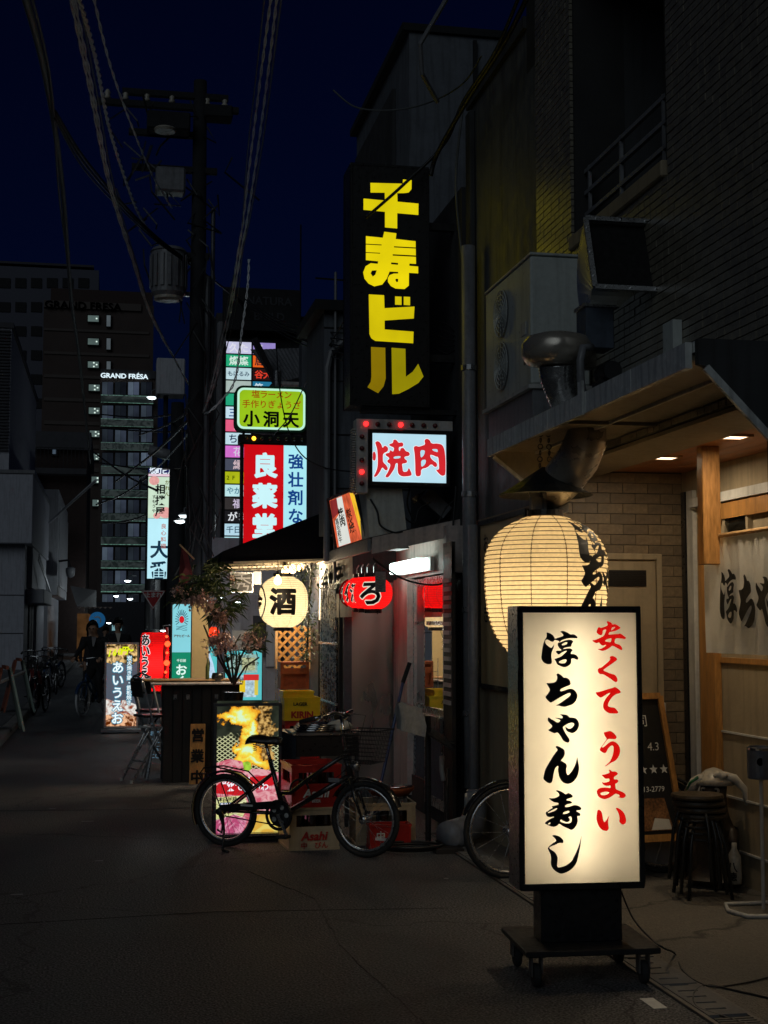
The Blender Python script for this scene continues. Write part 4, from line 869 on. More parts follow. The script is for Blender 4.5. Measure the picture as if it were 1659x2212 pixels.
dpx = MB(); dpx.tube([(xu + .02, Y2 + .12, 2.2), (xu + .02, Y2 + .12, 4.05), (xu + .05, Y2 + .12, 4.2), (xu + .3, Y2 + .12, 4.45)], .033, 8); dpx.tube([(xu + .10, Y2 + .14, 2.0), (xu + .10, Y2 + .14, 5.0)], .014, 6); dpx.build('downpipe', 'pipe_grey', b5, world=True)
MB().box(xu - .1, Y2 + .1, 4.62, 5.5, 14.4, 4.72).build('roof', 'wall_black', b5, world=True)

# lean-to canopy of the barbecue shop
t = thing('lean_to_canopy', 'dirty white lean-to canopy over the barbecue shop door', 'canopy', (2.05, 11.0, 2.25))
yA, yB = 10.98, 13.3
def slab(zoff, th, x0, x1, z0, z1, name, m): MB().add([(x0, yA, z0+zoff), (x1, yA, z1+zoff), (x1, yB, z1+zoff), (x0, yB, z0+zoff), (x0, yA, z0+zoff+th), (x1, yA, z1+zoff+th), (x1, yB, z1+zoff+th), (x0, yB, z0+zoff+th)], [(0,1,2,3),(7,6,5,4),(0,4,5,1),(1,5,6,2),(2,6,7,3),(3,7,4,0)]).build(name, m, t, world=True)
slab(0, .03, 2.05, 2.78, 2.25, 2.42, 'roof', 'white_paint'); slab(.032, .02, 2.03, 2.78, 2.25, 2.42, 'roof_sheet', 'black_paint')
MB().box(2.015, yA - .01, 2.19, 2.045, yB, 2.29).build('fascia', 'pipe_grey', t, world=True, bevel=.003)
MB().add([(2.05, yA - .02, 2.17), (2.78, yA - .02, 2.33), (2.78, yA - .02, 2.46), (2.05, yA - .02, 2.30), (2.05, yA, 2.17), (2.78, yA, 2.33), (2.78, yA, 2.46), (2.05, yA, 2.30)], [(0,1,2,3),(7,6,5,4),(3,2,6,7),(0,4,5,1)]).build('end_board', 'pink_white', t, world=True)
for y in (11.5, 12.1, 12.7): MB().bar((2.06, y, 2.235), (2.77, y, 2.40), .035).build('rafter', 'pink_white', t, world=True)
# clutter on it
t = thing('cable_box', 'grey metal ballast box with cables lying on lean-to canopy', 'electrical box', (2.5, 11.2, 2.5))
MB().bar(tuple(onY(915, 1068, 11.3)), tuple(onY(962, 1110, 11.3)), .16, .12).build('box', 'pipe_grey', t, world=True); MB().bar(tuple(onY(890, 1082, 11.4)), tuple(onY(925, 1062, 11.4)), .05, .05).build('arm', 'galvanised', t, world=True)
for pts in ([(885,1055),(880,1090),(895,1125),(920,1145),(945,1130),(965,1095),(990,1075)], [(868,1090),(872,1115),(895,1130),(905,1100),(930,1085)], [(1000,1060),(985,1080),(980,1110),(978,1200),(985,1240),(978,1270)]):
    cable([tuple(onY(x, y, 11.1)) for x, y in pts], .007, 'cord', 'cable_black', t)
cable([tuple(onY(x, y, 10.95)) for x, y in ((805, 1205), (830, 1225), (870, 1250), (915, 1262), (950, 1262), (965, 1250))], .008, 'cord', 'cable_black', t)
# fluorescent light above the door
t = thing('fluorescent_light', 'glowing white fluorescent light box above the glass door', 'light', (2.5, 11.9, 2.05))
a, b_ = onX(858, 1232, 2.50), onX(940, 1232, 2.50)
MB().box(2.47, 11.25, 2.055, 2.585, 12.35, 2.155).build('diffuser', emis((.80, 1.0, .93), 4.5, .03), t, world=True, bevel=.012)
MB().box(2.586, 11.2, 2.05, 2.62, 12.4, 2.165).build('backplate', 'white_paint', t, world=True)

# red round lanterns in a row, seen end-on: each a thing
PROF_R = [(0, .45), (.06, .62), (.16, .82), (.3, .95), (.5, 1), (.7, .95), (.84, .82), (.94, .62), (1, .45)]
base = onY(806, 1281, 11.55)
for i in range(4):
    lab = ('red paper lantern with white outlined character, nearest of the row by the glass door', 'second red lantern of the row over the barred window', 'third red lantern of the row over the barred window', 'farthest red lantern of the row with cream characters')[i]
    y = 11.55 + i * .36; p = onY((806, 792, 780, 771)[i], 1281, y) + Vector((0, 0, .135))
    t, rd_ = lantern('red_lantern', lab, tuple(p), .165, .27, PROF_R, 'paper_red', 13, 9, 'red lanterns under the lean-to canopy', rib='flag_red', power=2.2, bulb=(1, .55, .4), ribr=.0012)
    fa_ = math.atan2(-p.y, -p.x) + (R_(-8) if i == 0 else R_(-30))
    def rs_(off): return lambda u, v: ((rd_(min(max(-v / .27, 0), 1)) + off) * math.cos(fa_ + u / .165), (rd_(min(max(-v / .27, 0), 1)) + off) * math.sin(fa_ + u / .165), v)
    for bo_, mm, off in ((.075, emis((.85, .78, .62), .8, .02, sample=False), .004), (.03, 'ink', .0065)):
        k_ = MB(); put(k_, ('ろ', '酒', '処', '焼')[i], 0, -.135, .22 if i == 0 else .17, bold=bo_ if i == 0 else bo_ * .7); wrap_build(k_, 'lettering', mm, t, rs_(off), .02)
    MB().tube([(0, 0, .035), (0, 0, .09), (.02, 0, .12)], .005, 6).build('hook', 'chrome', t)
t = thing('hanging_card', 'small black card with grey chevrons hanging before the red lantern', 'card', tuple(onY(822, 1235, 11.35)))
MB().box(-.045, 0, -.17, .045, .004, 0).build('card', 'ink', t); k_ = MB()
for i in range(6): k_.bar((-.035, -.002, -.03 - i * .022), (0, -.002, -.042 - i * .022), .008, .002); k_.bar((0, -.002, -.042 - i * .022), (.035, -.002, -.03 - i * .022), .008, .002)
k_.build('chevrons', 'galvanised', t); MB().box(-.045, -.001, -.17, .045, 0, 0).build('backing', 'pipe_grey', t)
MB().tube([(-.02, 0, 0), (0, 0, .06), (.02, 0, 0)], .003, 5).build('string', 'cable_black', t)

# short cloth curtain beside the white lantern
t = thing('shop_curtain', 'pale cloth shop curtain in two panels beside the round lanterns', 'curtain', (2.0, 13.2, 1.5))
def cloth(y0, y1, x, z0, z1, name, m, par, amp=.015, waves=5, n=18, fold=None):
    vs = []; fs = []
    for i in range(n + 1):
        for j in range(5):
            y = y0 + (y1 - y0) * i / n; vs.append((x + amp * math.sin(i / n * waves * 6.28 + j * .4) * (1 - j * .18), y, z0 + (z1 - z0) * j / 4))
    for i in range(n):
        for j in range(4): fs.append((i*5+j, (i+1)*5+j, (i+1)*5+j+1, i*5+j+1))
    return MB().add(vs, fs).build(name, m, par, smooth=True, world=True)
cy0 = onX(760, 1300, 2.13).y; cy1 = onX(690, 1300, 2.13).y; zt, zb = onX(690, 1218, 2.13).z, onX(690, 1335, 2.13).z
cloth(cy0, (cy0 + cy1) / 2 - .02, 2.13, zb, zt, 'cloth_panel', 'cloth_white', t); cloth((cy0 + cy1) / 2 + .02, cy1, 2.13, zb - .02, zt, 'cloth_panel', 'cloth_white', t)
k_ = MB(); fc = lambda u, v: (2.105, u, v)
for ch_, yy, zz, s_, sx in (('金', cy1 - .62, zt - .20, .26, -3.2), ('千', cy1 - 1.25, zt - .26, .14, -3), ('焼', cy0 + .75, zt - .2, .3, -3)): put(k_, ch_, yy, zz, s_, fn=fc, bold=.03, sx=sx)
k_.torus((2.105, cy1 - .62, (zt + zb) / 2), .2, .008, 'x', 24, 4)
k_.build('lettering', 'ink', t, world=True)
MB().cyl((2.13, cy0 - .1, zt + .01), (2.13, cy1 + .1, zt + .01), .012, n=8).build('rod', 'wood_raw', t, world=True)

# noren of the sushi shop at the right edge
t = thing('sushi_shop_curtain', 'off white shop curtain with black brush characters at right edge', 'curtain', (3.5, 7.6, 2.0))
XN = 3.46; na, nb = onX(1521, 1165, XN), onX(1533, 1410, XN); n0 = 6.6; n1 = na.y
vs = []; fs = []
for i in range(33):
    for j in range(9):
        y = n0 + (n1 - n0) * i / 32; z = nb.z + (na.z - nb.z) * j / 8; vs.append((XN + .010 * math.sin(i * .9 + j * .15) * (1 - j / 9) + .004 * math.sin(i * 2.3), y - .02 * (1 - j / 8) * (i / 32), z))
for i in range(32):
    for j in range(8): fs.append((i*9+j, (i+1)*9+j, (i+1)*9+j+1, i*9+j+1))
MB().add(vs, fs).build('cloth_panel', 'noren_white', t, smooth=True, world=True)
MB().cyl((XN, n0 - .05, na.z + .008), (XN, n1 + .03, na.z + .008), .013, n=8).build('rod', 'wood_raw', t, world=True)
for g_, xp, yp, hh in (('jun', 1572, 1288, .31), ('chi', 1612, 1298, .30), ('ya', 1652, 1300, .28)):
    c = onX(xp, yp, XN - .02); k_ = MB(); brush_at(k_, g_, c.y, c.z, hh, fn=lambda u, v: (XN - .018, 2 * c.y - u, v), sx=.78)
    k_.build('character', 'ink', t, world=True)
# ================================================================== black awning with bulbs and the white lantern
t = thing('black_awning', 'black canvas awning with cream lattice truss under its edge', 'awning', (1.6, 13.4, 2.2))
aL, aR, aT = onY(477, 1213, 13.4), onY(706, 1206, 13.4), onY(706, 1102, 13.4)
yb_ = 16.2; xo, xi, zo, zi, zt_ = aL.x, 2.20, aL.z, aR.z, aT.z + .05
vs = [(xo, 13.4, zo), (xi, 13.4, zi), (xi, 13.4, zt_), (xo + .02, 13.4, zo + .10), (xo, yb_, zo), (xi, yb_, zi), (xi, yb_, zt_), (xo + .02, yb_, zo + .10)]
MB().add(vs, [(0,1,2,3),(7,6,5,4),(2,6,7,3),(3,7,4,0)]).build('canvas', 'navy_canvas', t, world=True)
tr_ = MB(); tr_.bar((xo + .12, 13.38, zo - .01), (xi - .1, 13.38, zi - .01), .018); n = 9
for i in range(n):
    x0 = xo + .15 + i * (xi - xo - .4) / n; x1 = x0 + (xi - xo - .4) / n
    tr_.bar((x0, 13.38, zo - .01), ((x0 + x1) / 2, 13.38, zo - .085), .009); tr_.bar(((x0 + x1) / 2, 13.38, zo - .085), (x1, 13.38, zo - .01), .009)
tr_.build('truss', 'cream_frame', t, world=True)
for y in (14.2, 15.0, 15.8): MB().bar((xo + .1, y, zo), (xi - .1, y, zi), .02).build('truss', 'cream_frame', t, world=True)
bulbs = []
for i, (x, y, zz) in enumerate(((600, 1252, 13.2), (616, 1232, 14.15), (632, 1228, 14.35), (649, 1224, 14.55))):
    p = onY(x, y, zz)
    lab = ('lowest bare bulb of four, glowing in front of the white lantern', 'second bare bulb from left under the awning truss', 'third bare bulb from left under the awning truss', 'rightmost bare bulb of four under the awning truss')[i]
    t = thing('bare_bulb', lab, 'bulb', tuple(p), 0, 'bare bulbs under the black awning')
    MB().lathe([(.002, -.052), (.026, -.044), (.038, -.022), (.034, .006), (.016, .032), (.012, .045)], (0, 0, 0), 14).build('glass_bulb', emis((1, .66, .26), 9.0, .0, sample=False, name='bulb_glow'), t, smooth=True)
    MB().cyl((0, 0, -.012), (0, 0, .014), .013, n=8).build('filament', emis((1, .80, .45), 60, 0, name='filament'), t)
    MB().cyl((0, 0, .045), (0, 0, .085), .014, n=8).cyl((0, 0, .085), (0, 0, max(.1, 2.22 - p.z)), .003, n=5).build('socket', 'black_paint', t)
    ld = bpy.data.lights.new('bulb', 'POINT'); ld.energy = 2.5 if i == 0 else 24; ld.shadow_soft_size = .03; ld.color = (1, .78, .52); lo = bpy.data.objects.new('bulb', ld); col.objects.link(lo); lo.parent = t; lo.location = (0, 0, -.085)
# white lantern with the character for sake
wt = onY(612, 1246, 13.75)
PROF_W = [(0, .42), (.05, .60), (.12, .78), (.22, .92), (.35, .99), (.5, 1), (.65, .99), (.78, .92), (.88, .78), (.95, .60), (1, .40)]
t, rw = lantern('paper_lantern', 'round cream paper lantern with bold black sake character under the bulbs', tuple(wt), .243, .50, PROF_W, 'paper_white', 24, 8, rib='cream_frame', power=4.2, bulb=(1, .82, .55))
fa_ = math.atan2(-wt.y, -wt.x)
def ws(off): return lambda u, v: ((rw(min(max(-v / .5, 0), 1)) + off) * math.cos(fa_ + u / .243), (rw(min(max(-v / .5, 0), 1)) + off) * math.sin(fa_ + u / .243), v)
k_ = MB(); put(k_, '酒', 0, -.245, .27, bold=.045); wrap_build(k_, 'lettering', 'ink', t, ws(.004), .02)
k_ = MB(); 
for i in range(28):
    a, b_ = 6.2832 * i / 28, 6.2832 * (i + 1) / 28
    k_.add([(-.33 + .15*math.cos(a), 0, -.25 + .16*math.sin(a)), (-.33 + .15*math.cos(b_), 0, -.25 + .16*math.sin(b_)), (-.33 + .132*math.cos(b_), 0, -.25 + .142*math.sin(b_)), (-.33 + .132*math.cos(a), 0, -.25 + .142*math.sin(a))], [(0, 1, 2, 3)])
put(k_, '金', -.33, -.25, .2, bold=.04); wrap_build(k_, 'emblem', 'ink', t, ws(.004), .02)
MB().cyl((0, 0, .03), (0, 0, .18), .004, n=5).build('hook', 'cable_black', t)

# ================================================================== upper signs in the middle
TL, BR_ = onY(508, 832, 17.0), onY(664, 935, 17.0)
w = BR_.x - TL.x; h = TL.z - BR_.z
t = thing('ramen_sign', 'rounded lime green glowing sign with two red lines above black characters', 'sign', (TL.x, 17.0, BR_.z))
def rrect(x0, z0, x1, z1, r, n=5):
    o = []
    for cx, cz, a0 in ((x1-r, z0+r, -90), (x1-r, z1-r, 0), (x0+r, z1-r, 90), (x0+r, z0+r, 180)):
        for k in range(n+1): a = R_(a0 + 90*k/n); o.append((cx + r*math.cos(a), cz + r*math.sin(a)))
    return o
def flat(poly, y, name, m, par):
    return MB().add([(u, y, v) for u, v in poly], [tuple(r_) for r_ in tessellate_polygon([[Vector((u, v, 0)) for u, v in poly]])]).build(name, m, par)
MB().prism(rrect(0, 0, w, h, .10), lambda u, v, q: (u, q, v), .20).build('housing', 'green_paint', t)
flat(rrect(.028, .028, w-.028, h-.028, .08), -.003, 'rim', emis((.55, .95, .75), .95, .03), t)
flat(rrect(.055, .055, w-.055, h-.055, .06), -.006, 'face', emis((.32, .56, .012), .95, .12, 3), t)
k_ = MB(); htext(k_, '塩ラーメン', w*.5 - .25, h*.82, .105, .10, y=-.009, bold=.012); htext(k_, '手作りぎょうざ', w*.5 - .365, h*.60, .105, .105, y=-.009, bold=.012)
k_.build('lettering', emis((.45, .07, .004), .7, 0, sample=False), t)
k_ = MB(); htext(k_, '小洞天', w*.5 - .35, h*.28, .205, .245, y=-.009, bold=.035); k_.build('lettering', 'ink', t)
MB().box(.1, .05, -.05, .13, .1, 0).box(w-.2, .05, -.05, w-.17, .1, 0).build('foot', 'dark_metal', t)
MB().cyl((w*.62, .3, -.4), (w*.62, .3, h + .25), .05, n=12).build('pole', 'galvanised', t)

TL, BR_ = onY(527, 960, 17.0), onY(664, 1215, 17.0)
w = BR_.x - TL.x; h = TL.z - BR_.z
t = thing('pharmacy_sign', 'glowing sign half red with white characters, half pale blue with blue characters', 'sign', (TL.x, 17.0, BR_.z))
f = MB(); box_frame(f, -.03, -.05, w + .03, h + .02, 0, .22, .028); f.build('frame', 'dark_metal', t)
xs_ = w * .62
MB().quad((0, -.002, 0), (xs_, -.002, 0), (xs_, -.002, h), (0, -.002, h)).build('face', emis((.66, .004, .008), .88, .12, 2), t)
MB().quad((xs_, -.0025, 0), (w, -.0025, 0), (w, -.0025, h), (xs_, -.0025, h)).build('face', emis((.42, .86, .95), .95, .05, 2), t)
k_ = MB(); vtext(k_, '良薬堂店', xs_*.53, h - .10, .31, .375, y=-.006, bold=.048); k_.build('lettering', emis((.62, .95, 1.0), .95, .03, sample=False), t)
k_ = MB(); vtext(k_, '強壮剤なら', xs_ + (w-xs_)*.5, h - .10, .195, .225, y=-.006, bold=.028); k_.build('lettering', emis((.01, .09, .42), .55, 0, sample=False), t)
MB().box(-.06, -.02, h + .022, w + .04, .20, h + .125).build('lamp_bar', 'dark_metal', t)
for i in range(9):
    o = MB().lathe([(.001, -.03), (.016, -.026), (.024, -.012), (.026, 0)], (0, 0, 0), 12, 'y', False).build('bulb', emis((1, .42, .02), 4.5, 0, name='amber_lit') if i == 1 else mat('amber_off', (.05, .03, .01), .2, coat=.6), t, smooth=True); o.location = (.02 + i * .1, -.021, h + .075)
# security floodlight and camera beside them
t = thing('flood_light', 'small pale floodlight on a wall bracket right of the lime sign', 'flood light', tuple(onY(690, 935, 15.5)))
MB().bar((0, -.05, .04), (.09, .02, -.02), .10, .08).build('head', 'white_paint', t); MB().bar((.09, .02, -.02), (.12, .05, -.12), .03).bar((-.02, 0, -.14), (.20, .02, -.12), .02).build('arm', 'galvanised', t); MB().lathe([(.001, 0), (.05, -.03)], (-.03, -.02, -.14), 10, 'x').build('cone', 'white_paint', t)
# corrugated awning and dark slab above the lime sign
t = thing('corrugated_awning', 'small dark corrugated awning above the lime green sign', 'awning', (1.9, 18.3, 4.6))
q = [onY(548, 742, 18.3), onY(700, 738, 18.3), onY(700, 800, 18.3), onY(596, 828, 18.3)]
n = 34; vs = []; fs = []
for i in range(n + 1):
    u = i / n; dy = .02 * (i % 2)
    a = q[0].lerp(q[1], u); b_ = q[3].lerp(q[2], u); vs += [(a.x, a.y + dy + .5, a.z + .02), (b_.x, b_.y + dy, b_.z)]
for i in range(n): fs.append((2*i, 2*i+2, 2*i+3, 2*i+1))
MB().add(vs, fs).build('corrugated_sheet', 'pipe_grey', t, world=True)
MB().bar(tuple(q[0] + Vector((0, -.05, .05))), tuple(q[3] + Vector((0, -.05, -.02))), .16, .07, up=(1, 0, 0)).build('edge_board', 'dark_metal', t, world=True)
MB().box(q[3].x + .05, 18.25, q[3].z - .02, q[2].x, 18.6, q[3].z + .02).build('gutter', 'white_paint', t, world=True)

# tenant sign tower
TLp, BRp = onY(489, 735, 24.0), onY(545, 1195, 24.0)
t = thing('tenant_sign_tower', 'tall tower of small glowing bar name panels in many colours', 'sign', (TLp.x, 24.0, 2.3))
cw = onY(543, 900, 24).x - TLp.x; tw = onY(594, 900, 24).x - TLp.x; ztop = TLp.z; ph = (28.1 / 1659) * 0; 
zr = [onY(500, 736.5 + 28.1 * i, 24).z for i in range(17)]
MB().box(-.03, .006, zr[16] - 2.3, tw + .03, .25, ztop - 2.3 + .03).build('housing', 'dark_metal', t)
rowsL = [((.62, .62, .85), '久た', (.9, .9, 1)), ((.02, .42, .20), '燦燦', (.8, 1, .9)), ((.55, .75, .80), 'もはるみ', (.05, .10, .16)), ((.42, .52, .48), 'いちじ', (.5, .6, .6)), ((.02, .42, .22), '大', (.8, 1, .9)), ((.60, .80, .92), '三二', (.03, .10, .3)),
         ((.85, .12, .25), 'か', (1, .85, .9)), ((.58, .80, .90), 'ちゃ', (.03, .06, .12)), ((.72, .18, .68), '花', (.8, .7, .9)), ((.07, .08, .12), '縁', (.8, .6, .65)), ((.45, .52, .01), '2F 柴', (.06, .08, .0)),
         ((.55, .85, .88), 'やかん', (.08, .25, .35)), ((.035, .03, .03), '福', (.7, .6, .8)), ((.01, .01, .012), 'がま', (.9, .95, 1)), ((.50, .75, .88), '千日前', (.04, .10, .16)), ((.50, .85, .92), 'ゆめ', (.1, .5, .6))]
for i, (c_, s_, tc_) in enumerate(rowsL):
    z0, z1 = zr[i+1] - 2.3 + .012, zr[i] - 2.3 - .012
    pn = MB().quad((0, 0, z0), (cw - .01, 0, z0), (cw - .01, 0, z1), (0, 0, z1)).build('name_panel', emis(c_, .9, .08, 7), t)
    k_ = MB(); s_ = s_[::1]; hh = min(.17, (cw - .06) / max(2, len(s_)))
    htext(k_, s_, .03 + (cw - .07 - hh * len(s_)) / 2, (z0 + z1) / 2, hh, hh, y=-.004, bold=.02); k_.build('lettering', emis(tc_, .8, 0, sample=False), pn)
for i, (c_, s_, tc_) in enumerate([((.32, .25, .62), '風', (.8, .8, .9)), ((.85, .13, .015), '居', (.1, .02, .02)), ((.02, .008, .008), '谷犬', (.9, .06, .03)), ((.02, .20, .36), '笑', (.7, .9, 1)), ((.02, .2, .3), '海', (.7, .9, 1))]):
    z0, z1 = zr[i+1] - 2.3 + .012, zr[i] - 2.3 - .012
    pn = MB().quad((cw + .02, 0, z0), (tw, 0, z0), (tw, 0, z1), (cw + .02, 0, z1)).build('name_panel', emis(c_, .9, .08, 7), t)
    k_ = MB(); htext(k_, s_, cw + .05, (z0 + z1) / 2, .15, .15, y=-.004, bold=.03); k_.build('lettering', emis(tc_, .8, 0, sample=False), pn)
pn = MB().quad((cw + .02, 0, zr[14] - 2.3), (tw, 0, zr[14] - 2.3), (tw, 0, zr[13] - 2.3), (cw + .02, 0, zr[13] - 2.3)).build('name_panel', emis((.5, .4, .6), .9, .08, 7), t)
b6 = thing('tenant_building', 'grey bar building with metal pilaster behind tenant sign tower', 'building', (1.6, 24.3, 0))
px_ = onY(466, 900, 24.3).x
MB().box(px_, 24.3, 0, 7, 34, 7.1).build('wall', 'concrete_dark', b6, world=True)
MB().box(px_, 24.05, 1.2, TLp.x - .04, 24.299, 6.9).build('pilaster', 'pipe_grey', b6, world=True, bevel=.03)
MB().box(px_ + .1, 24.0, 6.75, 3.2, 24.29, 7.5).build('parapet_sign', 'wall_black', b6, world=True)
k_ = MB(); put(k_, 'NATURA', px_ + .9, 7.28, .2, y=23.99, em=False); put(k_, 'BUILD', px_ + .9, 7.0, .2, y=23.99, em=False); k_.build('lettering', 'pipe_dark', b6, world=True)
b7 = thing('low_dark_building', 'low black building with slanted roofline behind the yellow sign', 'building', (2.9, 17.2, 0))
MB().add([(2.5, 17.7, 0), (6, 17.7, 0), (6, 24.2, 0), (2.5, 24.2, 0), (2.5, 17.7, 5.3), (6, 17.7, 8.0), (6, 24.2, 8.0), (2.5, 24.2, 5.6)], [(0,3,2,1),(4,5,6,7),(0,1,5,4),(1,2,6,5),(2,3,7,6),(3,0,4,7)]).build('wall', 'wall_black', b7, world=True)
an = MB(); 
for x, y, h_ in ((3.0, 18, 1.6), (3.3, 19, 1.1), (2.8, 21, 1.9)): an.cyl((x, y, 5.2), (x, y, 5.9 + h_), .012, n=5)
an.bar((2.6, 18, 6.2), (4.4, 18.4, 6.25), .02); an.build('aerial', 'dark_metal', b7, world=True)
b8 = thing('tall_grey_building', 'tall dark blue grey building behind the yellow sign top', 'building', (2.9, 13.5, 0))
xq = onY(868, 300, 14.0).x
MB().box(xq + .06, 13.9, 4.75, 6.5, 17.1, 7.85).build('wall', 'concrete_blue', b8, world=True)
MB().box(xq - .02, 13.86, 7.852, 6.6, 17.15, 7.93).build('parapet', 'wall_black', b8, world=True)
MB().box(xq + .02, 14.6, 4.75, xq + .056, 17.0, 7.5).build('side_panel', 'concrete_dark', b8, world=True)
MB().box(xq + .75, 13.86, 4.8, xq + .79, 13.895, 7.8).build('joint', 'wall_black', b8, world=True)

# ================================================================== street-level things round the awning
# dark counter cabinet with a bar top
GT = onZ(430, 1690, 0)
xa, xb = onY(352, 1600, GT.y).x, onY(517, 1600, GT.y).x
t = thing('bar_counter', 'dark wooden plank counter with pale thin table top beside the pink blossoms', 'counter', (xa, GT.y, 0))
n = 8; pw = (xb - xa) / n
pl = MB().box(.002, 0, 0, pw - .002, .02, .985).build('plank', 'wood_dark', t, bevel=.003)
for i in range(1, n): inst(pl, 'plank', t, (i * pw, 0, 0))
MB().box(0, .021, 0, xb - xa, .55, .98).build('body', 'dark_rough', t)
MB().box(-.13, -.10, .99, xb - xa + .02, .55, 1.008).build('table_top', 'pink_white', t, bevel=.003)
MB().box(-.20, .2, 1.02, xb - xa + .02, .58, 1.035).build('table_top', 'wood_raw', t, bevel=.003)
for x in (.10, .23, .52): MB().box(x, -.006, .84, x + .035, -.001, .89).build('label_plate', 'galvanised', t)
t = thing('green_straw_bottle', 'pale green slim bottle standing on the counter', 'bottle', tuple(onY(448, 1470, GT.y + .25)))
MB().lathe([(.001, 0), (.018, 0), (.02, .02), (.02, .15), (.008, .2), (.008, .24)], (0, 0, -.01), 10).build('bottle', 'leaf_light', t, smooth=True)
t = thing('black_cup', 'squat black pot on the counter beside the slim bottle', 'pot', tuple(onY(470, 1472, GT.y + .25)))
MB().lathe([(.001, 0), (.055, 0), (.065, .06), (.055, .10), (.045, .10), (.04, .02), (.001, .02)], (0, 0, -.01), 16).build('pot', 'black_paint', t, smooth=True)
# 営業中 board
o_, w_ = onZ(428, 1702, 0), 0
t = thing('open_board', 'narrow amber wooden board with black characters leaning on the counter', 'sign board', (o_.x, GT.y - .12, 0))
vs = [(-.075, -.13, .01), (.075, -.13, .01), (.09, -.01, .60), (-.06, -.01, .60)]
MB().add(vs + [(x, y + .018, z) for x, y, z in vs], [(0,1,2,3),(7,6,5,4),(0,4,5,1),(1,5,6,2),(2,6,7,3),(3,7,4,0)]).build('board', 'wood_board', t)
k_ = MB(); fb2 = lambda u, v: (.0 + u + v * .025, -.132 + v * .2034 , v)
for i, c_ in enumerate('営業中'): put(k_, c_, 0, .49 - i * .205, .135, bold=.04, fn=lambda u, v: (u + (v - .01) * .025, -.134 + (v - .01) * .2034, v))
k_.build('lettering', 'ink', t)

# beer box sign and other lit posters behind the counter
TL, BR_ = onY(373, 1303, 15.6), onY(411, 1480, 15.6)
t = thing('beer_sign', 'tall lit sign with red rising sun over green band beside cream panel', 'sign', (TL.x, 15.6, BR_.z))
w = BR_.x - TL.x; h = TL.z - BR_.z
MB().box(-.012, .0, 0, w + .012, .18, h + .012).build('housing', 'dark_metal', t)
MB().quad((0, -.002, h * .40), (w, -.002, h * .40), (w, -.002, h - .01), (0, -.002, h - .01)).build('face', emis((.25, .68, .76), .95, .04), t)
MB().quad((0, -.002, 0), (w, -.002, 0), (w, -.002, h * .398), (0, -.002, h * .398)).build('face', emis((.008, .26, .14), .9, .05), t)
MB().box(w + .013, -.0, 0, w + .20, .012, h + .01).build('side_panel', 'cream_acrylic', t)
sn = MB(); sn.add([(w/2 + .028*math.cos(6.283*k/16), -.004, h*.80 + .04*math.sin(6.283*k/16)) for k in range(16)], [tuple(range(16))]); sn.build('sun', emis((.75, .01, .02), .9, 0, sample=False), t)
ry = MB()
for k in range(15):
    a = R_(-30 + k * 240 / 14); c_, s_ = math.cos(a), math.sin(a); r0, r1 = .042, .085
    ry.bar((w/2 + r0*c_*.75, -.004, h*.80 + r0*1.2*s_), (w/2 + r1*c_*.85, -.004, h*.80 + r1*1.3*s_), .007, .001, up=(0, 1, 0))
for k in range(4): ry.tube([(w/2 - .06 + j*.012, -.004, h*.72 - k*.014 - .008*math.sin(j*.6 + k)) for j in range(11)], .0025, 4)
ry.build('rays', emis((.01, .04, .12), .5, 0, sample=False), t)
k_ = MB(); htext(k_, 'アサヒビール', .012, h*.60, .032, .030, y=-.004, bold=.04); k_.build('lettering', emis((.15, .05, .02), .6, 0, sample=False), t)
k_ = MB(); htext(k_, '千日前', .05, h*.30, .035, .035, y=-.004); vtext(k_, 'おくの', w*.5, h*.26, .13, .125, y=-.004, bold=.03); k_.build('lettering', emis((.75, 1, .9), .95, 0, sample=False), t)
# poster with a portrait
TL, BR_ = onY(440, 1392, 16.6), onY(468, 1480, 16.6)
t = thing('portrait_poster', 'small lit turquoise poster with dark haired figure behind counter', 'poster', (TL.x, 16.6, BR_.z)); w = BR_.x - TL.x; h = TL.z - BR_.z
MB().box(-.01, 0, 0, w + .01, .08, h + .01).build('housing', 'dark_metal', t); MB().quad((0,-.002,0),(w,-.002,0),(w,-.002,h),(0,-.002,h)).build('face', emis((.10, .58, .60), .9, .1), t)
flat([(w*.0, h*.75), (w*.35, h*.9), (w*.75, h*.5), (w*.95, h*.15), (w*.95, 0), (0, 0)], -.004, 'print', emis((.55, .75, .95), .9, .2, 20, sample=False), t)
flat([(0, h*.62), (w*.12, h*.74), (w*.34, h*.72), (w*.5, h*.55), (w*.46, h*.34), (w*.3, h*.38), (w*.36, h*.55), (w*.2, h*.66), (0, h*.5)], -.006, 'print', 'ink', t)
flat([(w*.04, h*.5), (w*.2, h*.66), (w*.34, h*.55), (w*.3, h*.4), (w*.15, h*.34)], -.005, 'print', emis((.8, .52, .38), .8, .1, sample=False), t)
